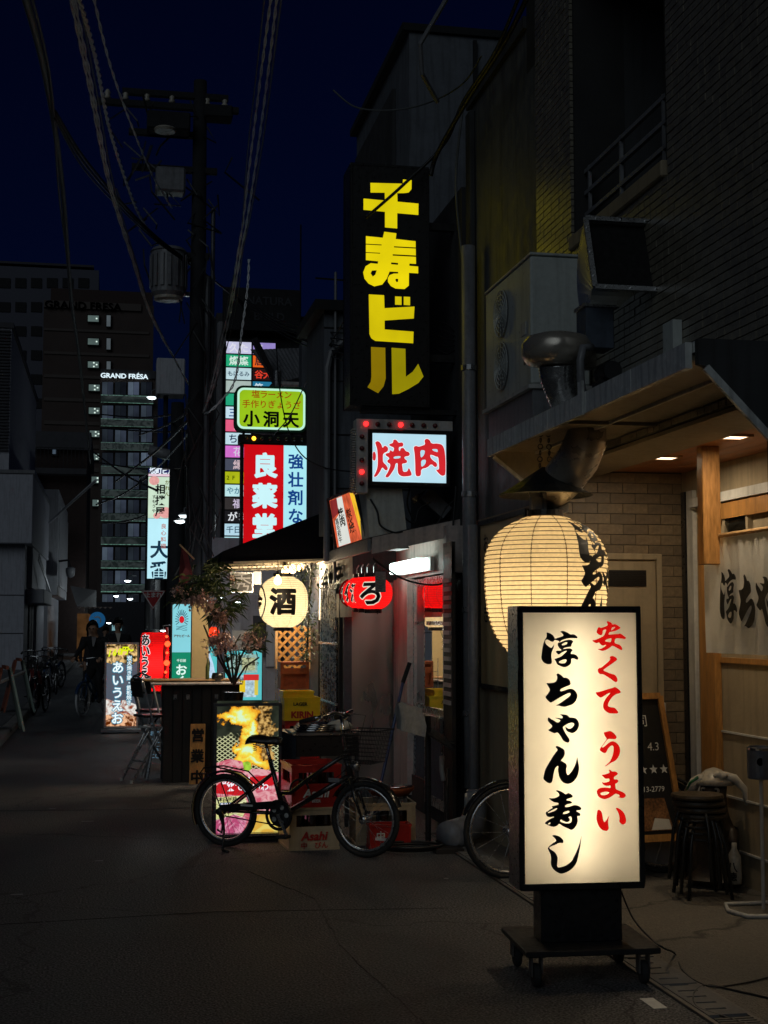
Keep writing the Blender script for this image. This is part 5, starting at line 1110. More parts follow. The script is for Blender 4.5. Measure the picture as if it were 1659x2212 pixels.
# turquoise menu light box
TL, BR_ = onY(487, 1406, 15.9), onY(565, 1512, 15.9)
t = thing('menu_light_box', 'turquoise bordered lit menu board with drinks print behind blossoms', 'sign', (TL.x, 15.9, BR_.z)); w = BR_.x - TL.x; h = TL.z - BR_.z
MB().box(-.012, 0, -.3, w + .012, .08, h + .012).build('housing', 'dark_metal', t); MB().quad((0,-.002,0),(w,-.002,0),(w,-.002,h),(0,-.002,h)).build('face', emis((.10, .55, .58), .95, .05), t)
for (a, b_, c_, d_, m_) in ((.08, .55, .88, .93, emis((.35, .55, .50), .8, .3, 30, sample=False, name='menu_a')), (.45, .60, .82, .86, emis((.55, .60, .35), .7, .4, 40, sample=False, name='menu_b')), (.10, .06, .85, .50, emis((.50, .70, .80), .8, .4, 25, sample=False, name='menu_c')), (.35, .16, .55, .40, emis((.85, .60, .02), .9, .1, sample=False)), (.50, .40, .92, .52, emis((.70, .03, .03), .9, .1, sample=False)), (.80, .10, .90, .40, emis((.75, .60, .08), .9, .1, sample=False))):
    MB().quad((w*a, -.004 - a*.002, h*b_), (w*c_, -.004 - a*.002, h*b_), (w*c_, -.004 - a*.002, h*d_), (w*a, -.004 - a*.002, h*d_)).build('print', m_, t)
k_ = MB(); htext(k_, '生ビール', w*.12, h*.87, .06, .06, y=-.008); htext(k_, 'お品書き', w*.5, h*.74, .045, .045, y=-.008); htext(k_, '焼酎', w*.15, h*.4, .07, .08, y=-.008); k_.build('lettering', 'ink', t)
# black sign with one brushed character
TL, BR_ = onY(497, 1236, 15.2), onY(547, 1280, 15.2)
t = thing('black_square_sign', 'small black square sign with one grey brushed character', 'sign', (TL.x, 15.2, BR_.z)); w = BR_.x - TL.x; h = TL.z - BR_.z
f = MB(); box_frame(f, 0, 0, w, h, 0, .12, .014); f.build('frame', 'galvanised', t); MB().box(.014, .006, .014, w - .014, .1, h - .014).build('face', 'ink', t)
k_ = MB(); put(k_, '秀', w/2, h/2, .22, y=.003, bold=0); k_.build('lettering', 'pipe_grey', t)
MB().box(w + .003, .03, h*.4, w + .09, .09, h + .01).build('side_box', 'ac_shell', t)
# small gooseneck street lamps, lit
def lamp_head(name, lab, p, cold=(.82, .95, 1.0), power=6, grp='small lit lamps down the alley', size=.06, em=9):
    t = thing(name, lab, 'lamp', tuple(p), 0, grp)
    MB().lathe([(.001, size*.3), (size*.6, size*.25), (size, 0), (size*.98, -.004)], (0, 0, 0), 14, cap=False).build('shade', 'white_paint', t, smooth=True)
    MB().lathe([(.001, -size*.45), (size*.6, -size*.32), (size*.85, -.002)], (0, 0, 0), 14, cap=False).build('diffuser', emis(cold, em, 0, sample=False), t, smooth=True)
    MB().tube([(0, 0, size*.3), (0, .02, size*1.1), (.12, .06, size*1.4), (.40, .1, size*1.3)], size*.12, 6).build('arm', 'pipe_grey', t, smooth=True)
    if power:
        ld = bpy.data.lights.new('lamp', 'POINT'); ld.energy = power; ld.shadow_soft_size = size; ld.color = cold; lo = bpy.data.objects.new('lamp', ld); col.objects.link(lo); lo.parent = t; lo.location = (0, 0, -size*.8)
    return t
lamp_head('wall_lamp', 'oval white lamp left of the sake lantern below black square sign', onY(512, 1300, 17.0), power=14, size=.075)
lamp_head('wall_lamp', 'bright white spot lamp at top right of tall red lantern', onY(353, 1361, 18.2), power=6, size=.05)
lamp_head('wall_lamp', 'tiny white lamp among leaves above the blossoms', onY(475, 1290, 19.5), power=3, size=.04)

# lattice fence, ivy, plants
t = thing('wooden_lattice', 'amber diagonal wooden lattice panel behind sake lantern', 'lattice', (1.6, 15.0, 1.0))
x0, x1, zl, zh = onY(600, 1400, 15.0).x, onY(668, 1400, 15.0).x, onY(600, 1445, 15).z, onY(600, 1352, 15).z
sp = .105; hgt = zh - zl; wd = x1 - x0; k = -int(hgt / sp) - 1
def clip_diag(xs, sgn):
    # x = xs + sgn*(z-zl)
    pts = []
    for z in [zl + hgt * i / 40 for i in range(41)]:
        x = xs + sgn * (z - zl)
        if x0 <= x <= x1: pts.append((x, z))
    return (pts[0], pts[-1]) if len(pts) > 2 else None
i = -12
while i < 22:
    for sgn, yy in ((1, 15.0), (-1, 15.012)):
        s_ = clip_diag(x0 + i * sp, sgn)
        if s_: MB().bar((s_[0][0], yy, s_[0][1]), (s_[1][0], yy, s_[1][1]), .028, .008, up=(0, 1, 0)).build('slat', 'wood_board', t, world=True)
    i += 1
f = MB(); 
for a in ((x0 - .03, zl, x0, zh), (x1, zl, x1 + .03, zh)): f.box(a[0], 14.985, a[1], a[2], 15.02, a[3])
f.box(x0, 14.985, zl - .03, x1, 15.02, zl); f.build('frame', 'wood_raw', t, world=True)

def leaf_mesh(mb, p, d, l, w_, droop=.3):
    d = Vector(d).normalized(); up = Vector((0, 0, 1)); s = d.cross(up)
    if s.length < .1: s = Vector((1, 0, 0))
    s.normalize(); p = Vector(p); m_ = p + d * l * .5 + s * w_ / 2; m2 = p + d * l * .5 - s * w_ / 2; e = p + d * l - up * droop * l
    mb.add([p, m_, e, m2], [(0, 1, 2), (0, 2, 3)])
rg = random.Random(11)
t = thing('ivy', 'dark green ivy hanging between sake lantern and curtain', 'plant', (1.95, 13.9, 1.9))
lf = MB(); stm = MB(); a, b_ = onY(675, 1215, 13.95), onY(690, 1430, 13.95)
for k in range(420):
    q = rg.random(); z = a.z + (b_.z - a.z) * q; x = a.x - .05 + rg.gauss(0, .055) * (1.3 - q * .6) + .03 * math.sin(z * 9)
    leaf_mesh(lf, (x, 13.95 + rg.gauss(0, .07), z), (rg.uniform(-1, 1), rg.uniform(-1, .3), rg.uniform(-.8, .5)), rg.uniform(.03, .06), rg.uniform(.02, .035))
lf.build('foliage', 'leaf_dark', t, world=True)['kind'] = 'stuff'; stm.tube([(a.x, 14.0, a.z), (a.x - .03, 13.98, (a.z + b_.z) / 2), (a.x - .05, 14, b_.z)], .01, 5); stm.build('stem', 'bark', t, world=True)
# blossom branches: leafy top, pink flowers, thin stems in a dark pot
t = thing('blossom_branches', 'tall branches with dark leaves and pale pink blossoms in dark pot', 'plant', tuple(onY(505, 1560, 13.9)))
YB = 13.9
stems = [[(505, 1480), (498, 1400), (470, 1330), (430, 1260)], [(505, 1480), (520, 1420), (545, 1370), (560, 1345)], [(500, 1470), (480, 1380), (500, 1300), (520, 1290)], [(505, 1480), (530, 1440), (560, 1420)], [(502, 1475), (460, 1400), (440, 1350)], [(500, 1470), (478, 1420), (470, 1360), (478, 1270), (470, 1210)], [(430, 1260), (400, 1262), (380, 1270)], [(505,1480),(512,1430),(508,1390),(520,1370)]]
sb = MB()
for s_ in stems: sb.tube([tuple(onY(x, y, YB + rg.uniform(-.1, .1))) for x, y in s_], [.012 - .002 * i for i in range(len(s_))], 5)
sb.build('stems', 'bark', t, world=True)
lf = MB(); lf2 = MB()
for (cx, cy, sx_, sy_, n, big) in ((395, 1280, 18, 14, 70, 1), (425, 1255, 26, 16, 110, 1), (470, 1265, 30, 22, 130, 1), (465, 1230, 22, 12, 60, 1), (490, 1310, 28, 14, 80, 1), (480, 1330, 18, 10, 50, 1), (470,1210,12,14,30,1), (560, 1360, 16, 12, 60, .7), (540, 1375, 14, 10, 30, .7), (520, 1280, 12, 10, 20, 1), (510, 1420, 22, 22, 50, .8), (555, 1400, 14, 12, 20, .8)):
    for k in range(int(n * .68)):
        p = onY(rg.gauss(cx, sx_ * .55), rg.gauss(cy, sy_ * .6), YB + rg.uniform(-.15, .15)); a = rg.uniform(0, 6.28)
        leaf_mesh(lf if rg.random() < .6 else lf2, p, (math.cos(a), -.3, math.sin(a) * .6 - .1), rg.uniform(.09, .16) * big, .022 * big, .35)
lf.build('foliage', 'leaf_dark', t, world=True)['kind'] = 'stuff'; lf2.build('foliage', 'leaf_light', t, world=True)['kind'] = 'stuff'
pb = MB()
for (cx, cy, s_, n) in ((410, 1290, 12, 40), (430, 1298, 14, 60), (450, 1310, 10, 40), (385, 1275, 7, 16), (470, 1330, 9, 34), (480, 1335, 8, 30), (460, 1385, 12, 44), (478, 1380, 10, 34), (500, 1395, 10, 26), (540, 1375, 10, 24), (560, 1385, 8, 16), (470, 1405, 10, 24), (535, 1400, 7, 14), (500, 1250, 5, 6)):
    for k in range(n):
        p = onY(rg.gauss(cx, s_), rg.gauss(cy, s_ * .7), YB - .12 + rg.uniform(-.12, .1)); a = rg.uniform(0, 6.28)
        for q in range(4): leaf_mesh(pb, p, (math.cos(a + q * 1.57), rg.uniform(-.6, .2), math.sin(a + q * 1.57)), .034, .03, .1)
pb.build('blossoms', 'petal', t, world=True)['kind'] = 'stuff'
pp = onY(505, 1530, 14.0); MB().lathe([(.001, 0), (.08, 0), (.10, .16), (.085, .16), (.001, .14)], (pp.x, 14.0, onY(505, 1530, 14).z), 18).build('pot', 'black_paint', t, world=True)
# red lit flower lamp among the branches
t = thing('red_lantern', 'small red glowing lantern behind the pink blossoms', 'lantern', tuple(onY(461, 1366, 17.5)))
MB().lathe([(.02, .07), (.06, .045), (.075, 0), (.06, -.045), (.02, -.07)], (0, 0, 0), 14).build('shade', emis((1, .05, .012), 1.4, .5, 20), t, smooth=True); MB().cyl((0, 0, .07), (0, 0, .3), .003, n=5).build('cord', 'cable_black', t)

# ================================================================== crates
def crate(name, lab, loc, rz, w, d, h, m, group, words=(), hole=True):
    t = thing(name, lab, 'crate', loc, rz, group)
    b = MB(); th = .012; r = .018
    hz0, hz1 = h * .55, h * .82
    for (ax, s_) in (('y', 0), ('y', d), ('x', 0), ('x', w)):
        L_ = w if ax == 'y' else d; o0 = s_ if s_ == 0 else s_ - th; o1 = o0 + th
        segs = [(0, L_, 0, hz0), (0, L_, hz1, h), (0, L_*.14, hz0, hz1), (L_*.86, L_, hz0, hz1)] if hole else [(0, L_, 0, h)]
        for (a, c_, e, g_) in segs:
            if ax == 'y': b.box(a, o0, e, c_, o1, g_)
            else: b.box(o0, a, e, o1, c_, g_)
    b.box(0, 0, 0, w, d, .012); b.build('shell', m, t)
    q = MB()
    for z in (0.0, h - r):
        q.box(-.006, -.006, z, w + .006, 0, z + r); q.box(-.006, d, z, w + .006, d + .006, z + r); q.box(-.006, 0, z, 0, d, z + r); q.box(w, 0, z, w + .006, d, z + r)
    for x in (0, w - .016): q.box(x, -.006, r, x + .016, 0, h - r)
    q.build('rim', m, t)
    for (s_, cx, cz, size, mm, kw) in words:
        k_ = MB()
        if kw.get('em', True) and len(s_) > 1 and not s_.isascii(): htext(k_, s_, cx - size * len(s_) / 2, cz, size, size, y=-.008, bold=kw.get('bold', .02))
        else: put(k_, s_, cx, cz, size, y=-.008, bold=kw.get('bold', .02), em=False, slant=kw.get('slant', 0), sx=kw.get('sx', 1))
        k_.build('lettering', mm, t)
    if hole:
        g_ = MB()
        for i in range(3):
            for j in range(3): g_.cyl((w * (.2 + .3 * i), d * (.2 + .3 * j), .014), (w * (.2 + .3 * i), d * (.2 + .3 * j), h * .9), .027, n=8)
        g_.build('bottles', mat('brown_glass', (.03, .012, .004), .1, coat=.8), t)
    return t
GA = onZ(640, 1838, 0); ang = R_(3)
wA = .36
GW = 'beer crates by the black bicycle'
crate('beer_crate', 'cream beer crate with red lettering on the ground behind bicycle pedals', (GA.x - .05, GA.y, 0), ang, wA, .44, .30, 'beer_cream', GW, (('Asahi', wA*.5, .10, .085, 'letter_red', dict(bold=.03, slant=.2)), ('中 びん', wA*.5, .035, .05, 'letter_red', dict(bold=.02))))
crate('beer_crate', 'red beer crate with white lettering on top of the cream one', (GA.x - .035, GA.y + .01, .30), ang, wA, .44, .30, 'beer_red', GW, (('Asahi', wA*.5, .10, .085, 'letter_white', dict(bold=.03, slant=.2)), ('BEER', wA*.5, .045, .03, 'letter_white', dict())))
p = onZ(775, 1832, 0)
crate('beer_crate', 'cream crate behind the bicycle front wheel', (p.x, p.y + .12, 0), R_(-2), .44, .36, .30, 'beer_cream', GW)
crate('beer_crate', 'low red crate seen through the front wheel spokes', (p.x + .07, p.y - .05, 0), R_(-2), .30, .15, .17, 'beer_red', GW, (('中', .08, .09, .07, 'letter_white', dict()),), hole=False)
pK = onY(614, 1557, 13.2); wK = onY(691, 1557, 13.2).x - pK.x
G2 = 'stack of crates below the lattice'
crate('beer_crate', 'yellow beer crate with red KIRIN lettering in the stack', (pK.x, 13.2, pK.z), 0, wK, .30, .215, 'beer_yellow', G2, (('KIRIN', wK*.5, .055, .085, 'letter_red', dict(bold=.045)), ('LAGER', wK*.45, .155, .045, 'ink', dict(bold=.03))), hole=False)
crate('beer_crate', 'upper yellow crate on the KIRIN crate, top of the yellow pair', (pK.x - .01, 13.22, pK.z + .216), 0, wK*.86, .28, .06, 'beer_yellow', G2, hole=False)
for k, lab in enumerate(('plain red crate directly under the yellow KIRIN crate', 'plain red crate second below the yellow KIRIN crate', 'lowest plain red crate of the stack below the KIRIN crate')):
    crate('beer_crate', lab, (pK.x + .01, 13.21, pK.z - .27 * (k + 1)), 0, wK*.97, .30, .268 if k < 2 else .2, 'beer_red', G2, hole=(k == 0))
t = thing('rust_box', 'rust orange wooden box with open front above the yellow crates', 'box', (pK.x - .03, 13.9, pK.z + .30))
q = onY(606, 1489, 13.9); q2 = onY(668, 1430, 13.9)
f = MB(); box_frame(f, 0, 0, q2.x - q.x, q2.z - q.z, 0, .25, .03); f.box(.03, .02, .0, q2.x - q.x - .03, .03, (q2.z - q.z) * .6); f.box(.03, -.01, .15, q2.x - q.x - .03, 0, .21); f.build('shell', 'rust_red', t); t.location = (q.x, 13.9, q.z)
wr = MB()
for i in range(5): wr.bar((-.05, 0, i*.09 - .2), (-.02, .1, i*.09 - .2), .005)
wr.bar((-.05, 0, -.3), (-.05, 0, .3), .006); wr.bar((-.02, .1, -.3), (-.02, .1, .3), .006); wr.build('wire_rack', 'galvanised', t)

# blue grey metal cabinet with trays on top
pa = onY(625, 1830, 10.6)
t = thing('metal_cabinet', 'blue grey steel work table with stainless trays behind the bicycle', 'cabinet', (0, 0, 0))
z_t = onY(680, 1590, 10.6).z; xL, xR = onY(640, 1600, 10.6).x, onY(775, 1600, 10.6).x
t.location = (xL, 10.6, 0); ROOTM[t.name] = Matrix.Translation(Vector((xL, 10.6, 0))).inverted()
MB().add([(0,0,.60),(xR-xL,0,.60),(xR-xL,.5,.60),(-.10,.5,.60),(0,0,z_t),(xR-xL,0,z_t),(xR-xL,.5,z_t+.02),(-.10,.5,z_t+.02)], [(0,3,2,1),(4,5,6,7),(0,1,5,4),(1,2,6,5),(2,3,7,6),(3,0,4,7)]).build('drawer', 'black_paint', t)
MB().box(-.03, -.02, z_t + .003, xR - xL + .05, .45, z_t + .025).build('table_top', 'stainless', t, bevel=.004)
MB().add([(-.005,-.01,0),(-.16,.45,0),(-.12,.45,z_t),(-.005,-.01,z_t)], [(0,1,2,3)]).build('side_panel', 'blue_grey', t)
lg = MB(); lg.box(0, 0, 0, .03, .03, .6); lg.box(xR-xL-.03, 0, 0, xR-xL, .03, .6); lg.box(xR-xL-.03, .45, 0, xR-xL, .48, .6); lg.build('leg', 'pipe_dark', t)
t2 = thing('steel_trays', 'stack of round stainless trays on the steel work table', 'tray', (xL + .16, 10.75, z_t + .026))
tr = MB().lathe([(.001, 0), (.14, 0), (.165, .018), (.17, .018), (.145, -.0)], (0, 0, 0), 28).build('tray', 'chrome', t2, smooth=True)
for i in range(1, 4): inst(tr, 'tray', t2, (.01 * i, .01, .014 * i))
t2 = thing('wet_towels', 'crumpled pale towels at right end of the steel table', 'towel', (xR - .12, 10.7, z_t + .026))
def blob(seed, s, n=14, m_=9):
    r_ = random.Random(seed); vs = []; fs = []
    for i in range(m_ + 1):
        th = math.pi * i / m_
        for k in range(n):
            a = 6.283 * k / n; rr = 1 + .18 * math.sin(3 * a + seed + th * 2) + .12 * math.sin(7 * a + th * 5) + r_.uniform(-.05, .05)
            vs.append((s[0] * math.sin(th) * math.cos(a) * rr, s[1] * math.sin(th) * math.sin(a) * rr, max(0, s[2] * (.55 + math.cos(th) * rr * .6))))
    for i in range(m_):
        for k in range(n): fs.append((i*n+k, i*n+(k+1) % n, (i+1)*n+(k+1) % n, (i+1)*n+k))
    return MB().add(vs, fs)
blob(3, (.09, .09, .07)).build('towel', 'cloth_white', t2, smooth=True)

# ================================================================== meat photo light box behind the bicycle
TL, BR_ = onY(463, 1508, 10.45), onY(607, 1812, 10.45)
t, w, h = light_box('meat_poster_sign', 'standing grey framed light box with flame and raw meat photo and red banner', 'sign', Vector((TL.x, 10.45, TL.z)), Vector((BR_.x, 10.45, .045)), .10, .022, 'pipe_dark', emis((.02, .025, .018), .7, .5, 14, name='photo_black'))
MB().box(-.0, -.05, .0, w, .15, .02).build('foot', 'galvanised', t); t.children[-1].location = (0, 0, -.04)
for x in (.03, w - .03): 
    o = MB().lathe([(.001, -.01), (.02, -.01), (.02, .01), (.001, .01)], (x, -.03, -.03), 12, 'x').build('caster', 'rubber', t)
L0, L1 = .022, w - .022; Bz, Tz = .022, h - .022
def P2(u, v): return (L0 + (L1 - L0) * u, Bz + (Tz - Bz) * (1 - v))
def pr(poly, d, m_): return flat([P2(*p) for p in poly], -.0002 + .008 - d, 'print', m_, t)
def marble(name, c1, c2, sc_, st=1.0, dist=2.0):
    m, nt, out = new_mat(name); N = nt.nodes.new; L = nt.links.new
    tc = N('ShaderNodeTexCoord'); n_ = N('ShaderNodeTexNoise'); n_.inputs['Scale'].default_value = sc_; n_.inputs['Detail'].default_value = 6; n_.inputs['Distortion'].default_value = dist; L(tc.outputs['Object'], n_.inputs[0])
    r = N('ShaderNodeValToRGB'); r.color_ramp.elements[0].position = .42; r.color_ramp.elements[1].position = .58; r.color_ramp.elements[0].color = (*c1, 1); r.color_ramp.elements[1].color = (*c2, 1); L(n_.outputs[0], r.inputs[0])
    e = N('ShaderNodeEmission'); e.inputs[1].default_value = st; L(r.outputs[0], e.inputs[0]); L(e.outputs[0], out.inputs[0])
    try: m.cycles.emission_sampling = 'NONE'
    except Exception: pass
    M[name] = m; return m
def flame_photo(name):
    m, nt, out = new_mat(name); N = nt.nodes.new; L = nt.links.new
    tc = N('ShaderNodeTexCoord'); wn_ = N('ShaderNodeTexNoise'); wn_.inputs['Scale'].default_value = 6; wn_.inputs['Detail'].default_value = 8; wn_.inputs['Roughness'].default_value = .62; L(tc.outputs['Object'], wn_.inputs[0])
    wp = N('ShaderNodeVectorMath'); wp.operation = 'MULTIPLY_ADD'; wp.inputs[1].default_value = (.34, 0, .34); L(wn_.outputs['Color'], wp.inputs[0]); L(tc.outputs['Object'], wp.inputs[2])
    def mth(op, a, b=None):
        n_ = N('ShaderNodeMath'); n_.operation = op
        for i_, v_ in enumerate((a, b)):
            if v_ is None: continue
            if isinstance(v_, (int, float)): n_.inputs[i_].default_value = v_
            else: L(v_, n_.inputs[i_])
        return n_.outputs[0]
    def blobm(u, v, su, sv):
        x, z = P2(u, v); s_ = N('ShaderNodeVectorMath'); s_.operation = 'SUBTRACT'; L(wp.outputs[0], s_.inputs[0]); s_.inputs[1].default_value = (x + .17, 0, z + .17)
        q = N('ShaderNodeVectorMath'); q.operation = 'MULTIPLY'; L(s_.outputs[0], q.inputs[0]); q.inputs[1].default_value = (1 / (su * w), 0, 1 / (sv * h)); l_ = N('ShaderNodeVectorMath'); l_.operation = 'LENGTH'; L(q.outputs[0], l_.inputs[0])
        return mth('SUBTRACT', 1.0, l_.outputs['Value'])
    def ramp(src, stops):
        r = N('ShaderNodeValToRGB'); L(src, r.inputs[0]); e = r.color_ramp.elements
        while len(e) < len(stops): e.new(.5)
        for k_, (p_, c_) in enumerate(stops): e[k_].position = p_; e[k_].color = (*c_, 1)
        return r.outputs[0]
    def mixc(f_, a, b_):
        x = N('ShaderNodeMix'); x.data_type = 'RGBA'; L(f_, x.inputs[0]); L(a, x.inputs[6]); L(b_, x.inputs[7]); return x.outputs[2]
    def soft(v_, k_=6): n_ = N('ShaderNodeMath'); n_.operation = 'MULTIPLY'; n_.use_clamp = True; L(v_, n_.inputs[0]); n_.inputs[1].default_value = k_; return n_.outputs[0]
    sm = N('ShaderNodeTexNoise'); sm.inputs['Scale'].default_value = 5; sm.inputs['Detail'].default_value = 4; L(tc.outputs['Object'], sm.inputs[0])
    base = ramp(sm.outputs[0], [(.35, (.006, .008, .005)), (.7, (.05, .06, .04))])
    fn_ = N('ShaderNodeTexNoise'); fn_.inputs['Scale'].default_value = 38; fn_.inputs['Detail'].default_value = 6; L(tc.outputs['Object'], fn_.inputs[0])
    br_ = ramp(fn_.outputs[0], [(.38, (.02, .012, .004)), (.5, (.30, .16, .04)), (.62, (.72, .45, .14))])
    cork = soft(mth('MAXIMUM', blobm(.72, .16, .20, .15), blobm(.74, .36, .20, .14)), 7)
    gp = N('ShaderNodeMapping'); gp.inputs['Rotation'].default_value = (0, R_(35), 0); L(tc.outputs['Object'], gp.inputs[0]); wv = N('ShaderNodeTexWave'); wv.inputs['Scale'].default_value = 13; wv.bands_direction = 'Z'; L(gp.outputs[0], wv.inputs[0])
    gp2 = N('ShaderNodeMapping'); gp2.inputs['Rotation'].default_value = (0, R_(-35), 0); L(tc.outputs['Object'], gp2.inputs[0]); wv2 = N('ShaderNodeTexWave'); wv2.inputs['Scale'].default_value = 13; wv2.bands_direction = 'Z'; L(gp2.outputs[0], wv2.inputs[0])
    gr_ = ramp(mth('MAXIMUM', wv.outputs[1], wv2.outputs[1]), [(.75, (.01, .012, .006)), (.93, (.60, .62, .34))])
    sx_ = N('ShaderNodeSeparateXYZ'); L(wp.outputs[0], sx_.inputs[0]); gz_ = soft(mth('SUBTRACT', P2(0, .27)[1] + .17, sx_.outputs[2]), 40)
    c_ = mixc(gz_, base, gr_); c_ = mixc(cork, c_, br_)
    fl = blobm(.42, .12, .30, .08)
    for a_ in ((.22, .14, .22, .045), (.52, .23, .11, .12), (.50, .38, .20, .12), (.58, .48, .34, .06), (.34, .36, .13, .05)): fl = mth('MAXIMUM', fl, blobm(*a_))
    fc_ = ramp(fl, [(.0, (.45, .14, .01)), (.18, (.95, .40, .02)), (.42, (1.0, .68, .06)), (.62, (.95, .88, .10)), (.85, (.75, 1.0, .65))])
    c_ = mixc(soft(fl, 9), c_, fc_)
    e = N('ShaderNodeEmission'); L(c_, e.inputs[0]); e.inputs[1].default_value = .92; L(e.outputs[0], out.inputs[0]); M[name] = m
    return m
pr([(0, 0), (1, 0), (1, .55), (0, .55)], .001, flame_photo('flame_photo'))
pr([(.42,.47),(.5,.46),(.55,.475),(.56,.52),(.5,.545),(.44,.53)], .0072, emis((.35, .62, .05), .9, .4, 30, sample=False))
pr([(0,.47),(.2,.44),(.4,.46),(.5,.52),(.7,.52),(1,.55),(1,1),(0,1)], .0065, marble('p_meat', (.62,.10,.16), (.85,.42,.45), 12, .9))
pr([(.0,.6),(.2,.52),(.32,.58),(.25,.66),(0,.7)], .007, marble('p_meat2', (.75,.20,.25), (.9,.5,.52), 16, .9)); pr([(.18,.525),(.28,.54),(.26,.575)], .0072, emis((.02, .02, .02), .5))
pr([(0,.64),(.12,.60),(.95,.565),(.95,.64),(.5,.70),(.35,.72),(0,.70)], .0075, emis((.62, .012, .02), .9, .12, 9, sample=False))
pr([(0,.73),(.45,.72),(.52,.80),(.4,.90),(0,.92)], .0075, marble('p_cream', (.75,.75,.30), (.85,.88,.50), 5, .9)); pr([(.55,.88),(1,.84),(1,1),(.45,1)], .0075, marble('p_veg', (.78,.45,.06), (.85,.68,.15), 8, .9)); pr([(0,.9),(.3,.86),(.5,.9),(.42,1),(0,1)], .0078, marble('p_meat3', (.55,.08,.20), (.85,.35,.50), 18, .85))
pr([(.06,.77),(.28,.77),(.28,.82),(.06,.82)], .0079, emis((.08, .22, .42), .7, .05, sample=False))
k_ = MB(); f3 = lambda d: (lambda u, v: (u, .008 - d, v))
def T2(s, u, v, size, d=.009, **k):
    x, z = P2(u, v); htext(k_, s, x, z, size, size * 1.02, fn=f3(d), **k)
T2('あかん！', .08, .605, .062, bold=.02, rot=.06); T2('来て旨いわ', .16, .655, .062, bold=.02, rot=.05); T2('黒毛和牛', .07, .785, .022, bold=.03); T2('炭火焼肉', .07, .808, .022, bold=.03)
k_.build('lettering', emis((.95, .9, .98), 1.0, 0, sample=False), t)
k_ = MB(); T2('本日半額', .03, .745, .034, bold=.02); T2('時', .42, .79, .05, bold=.01); k_.build('lettering', 'ink', t)

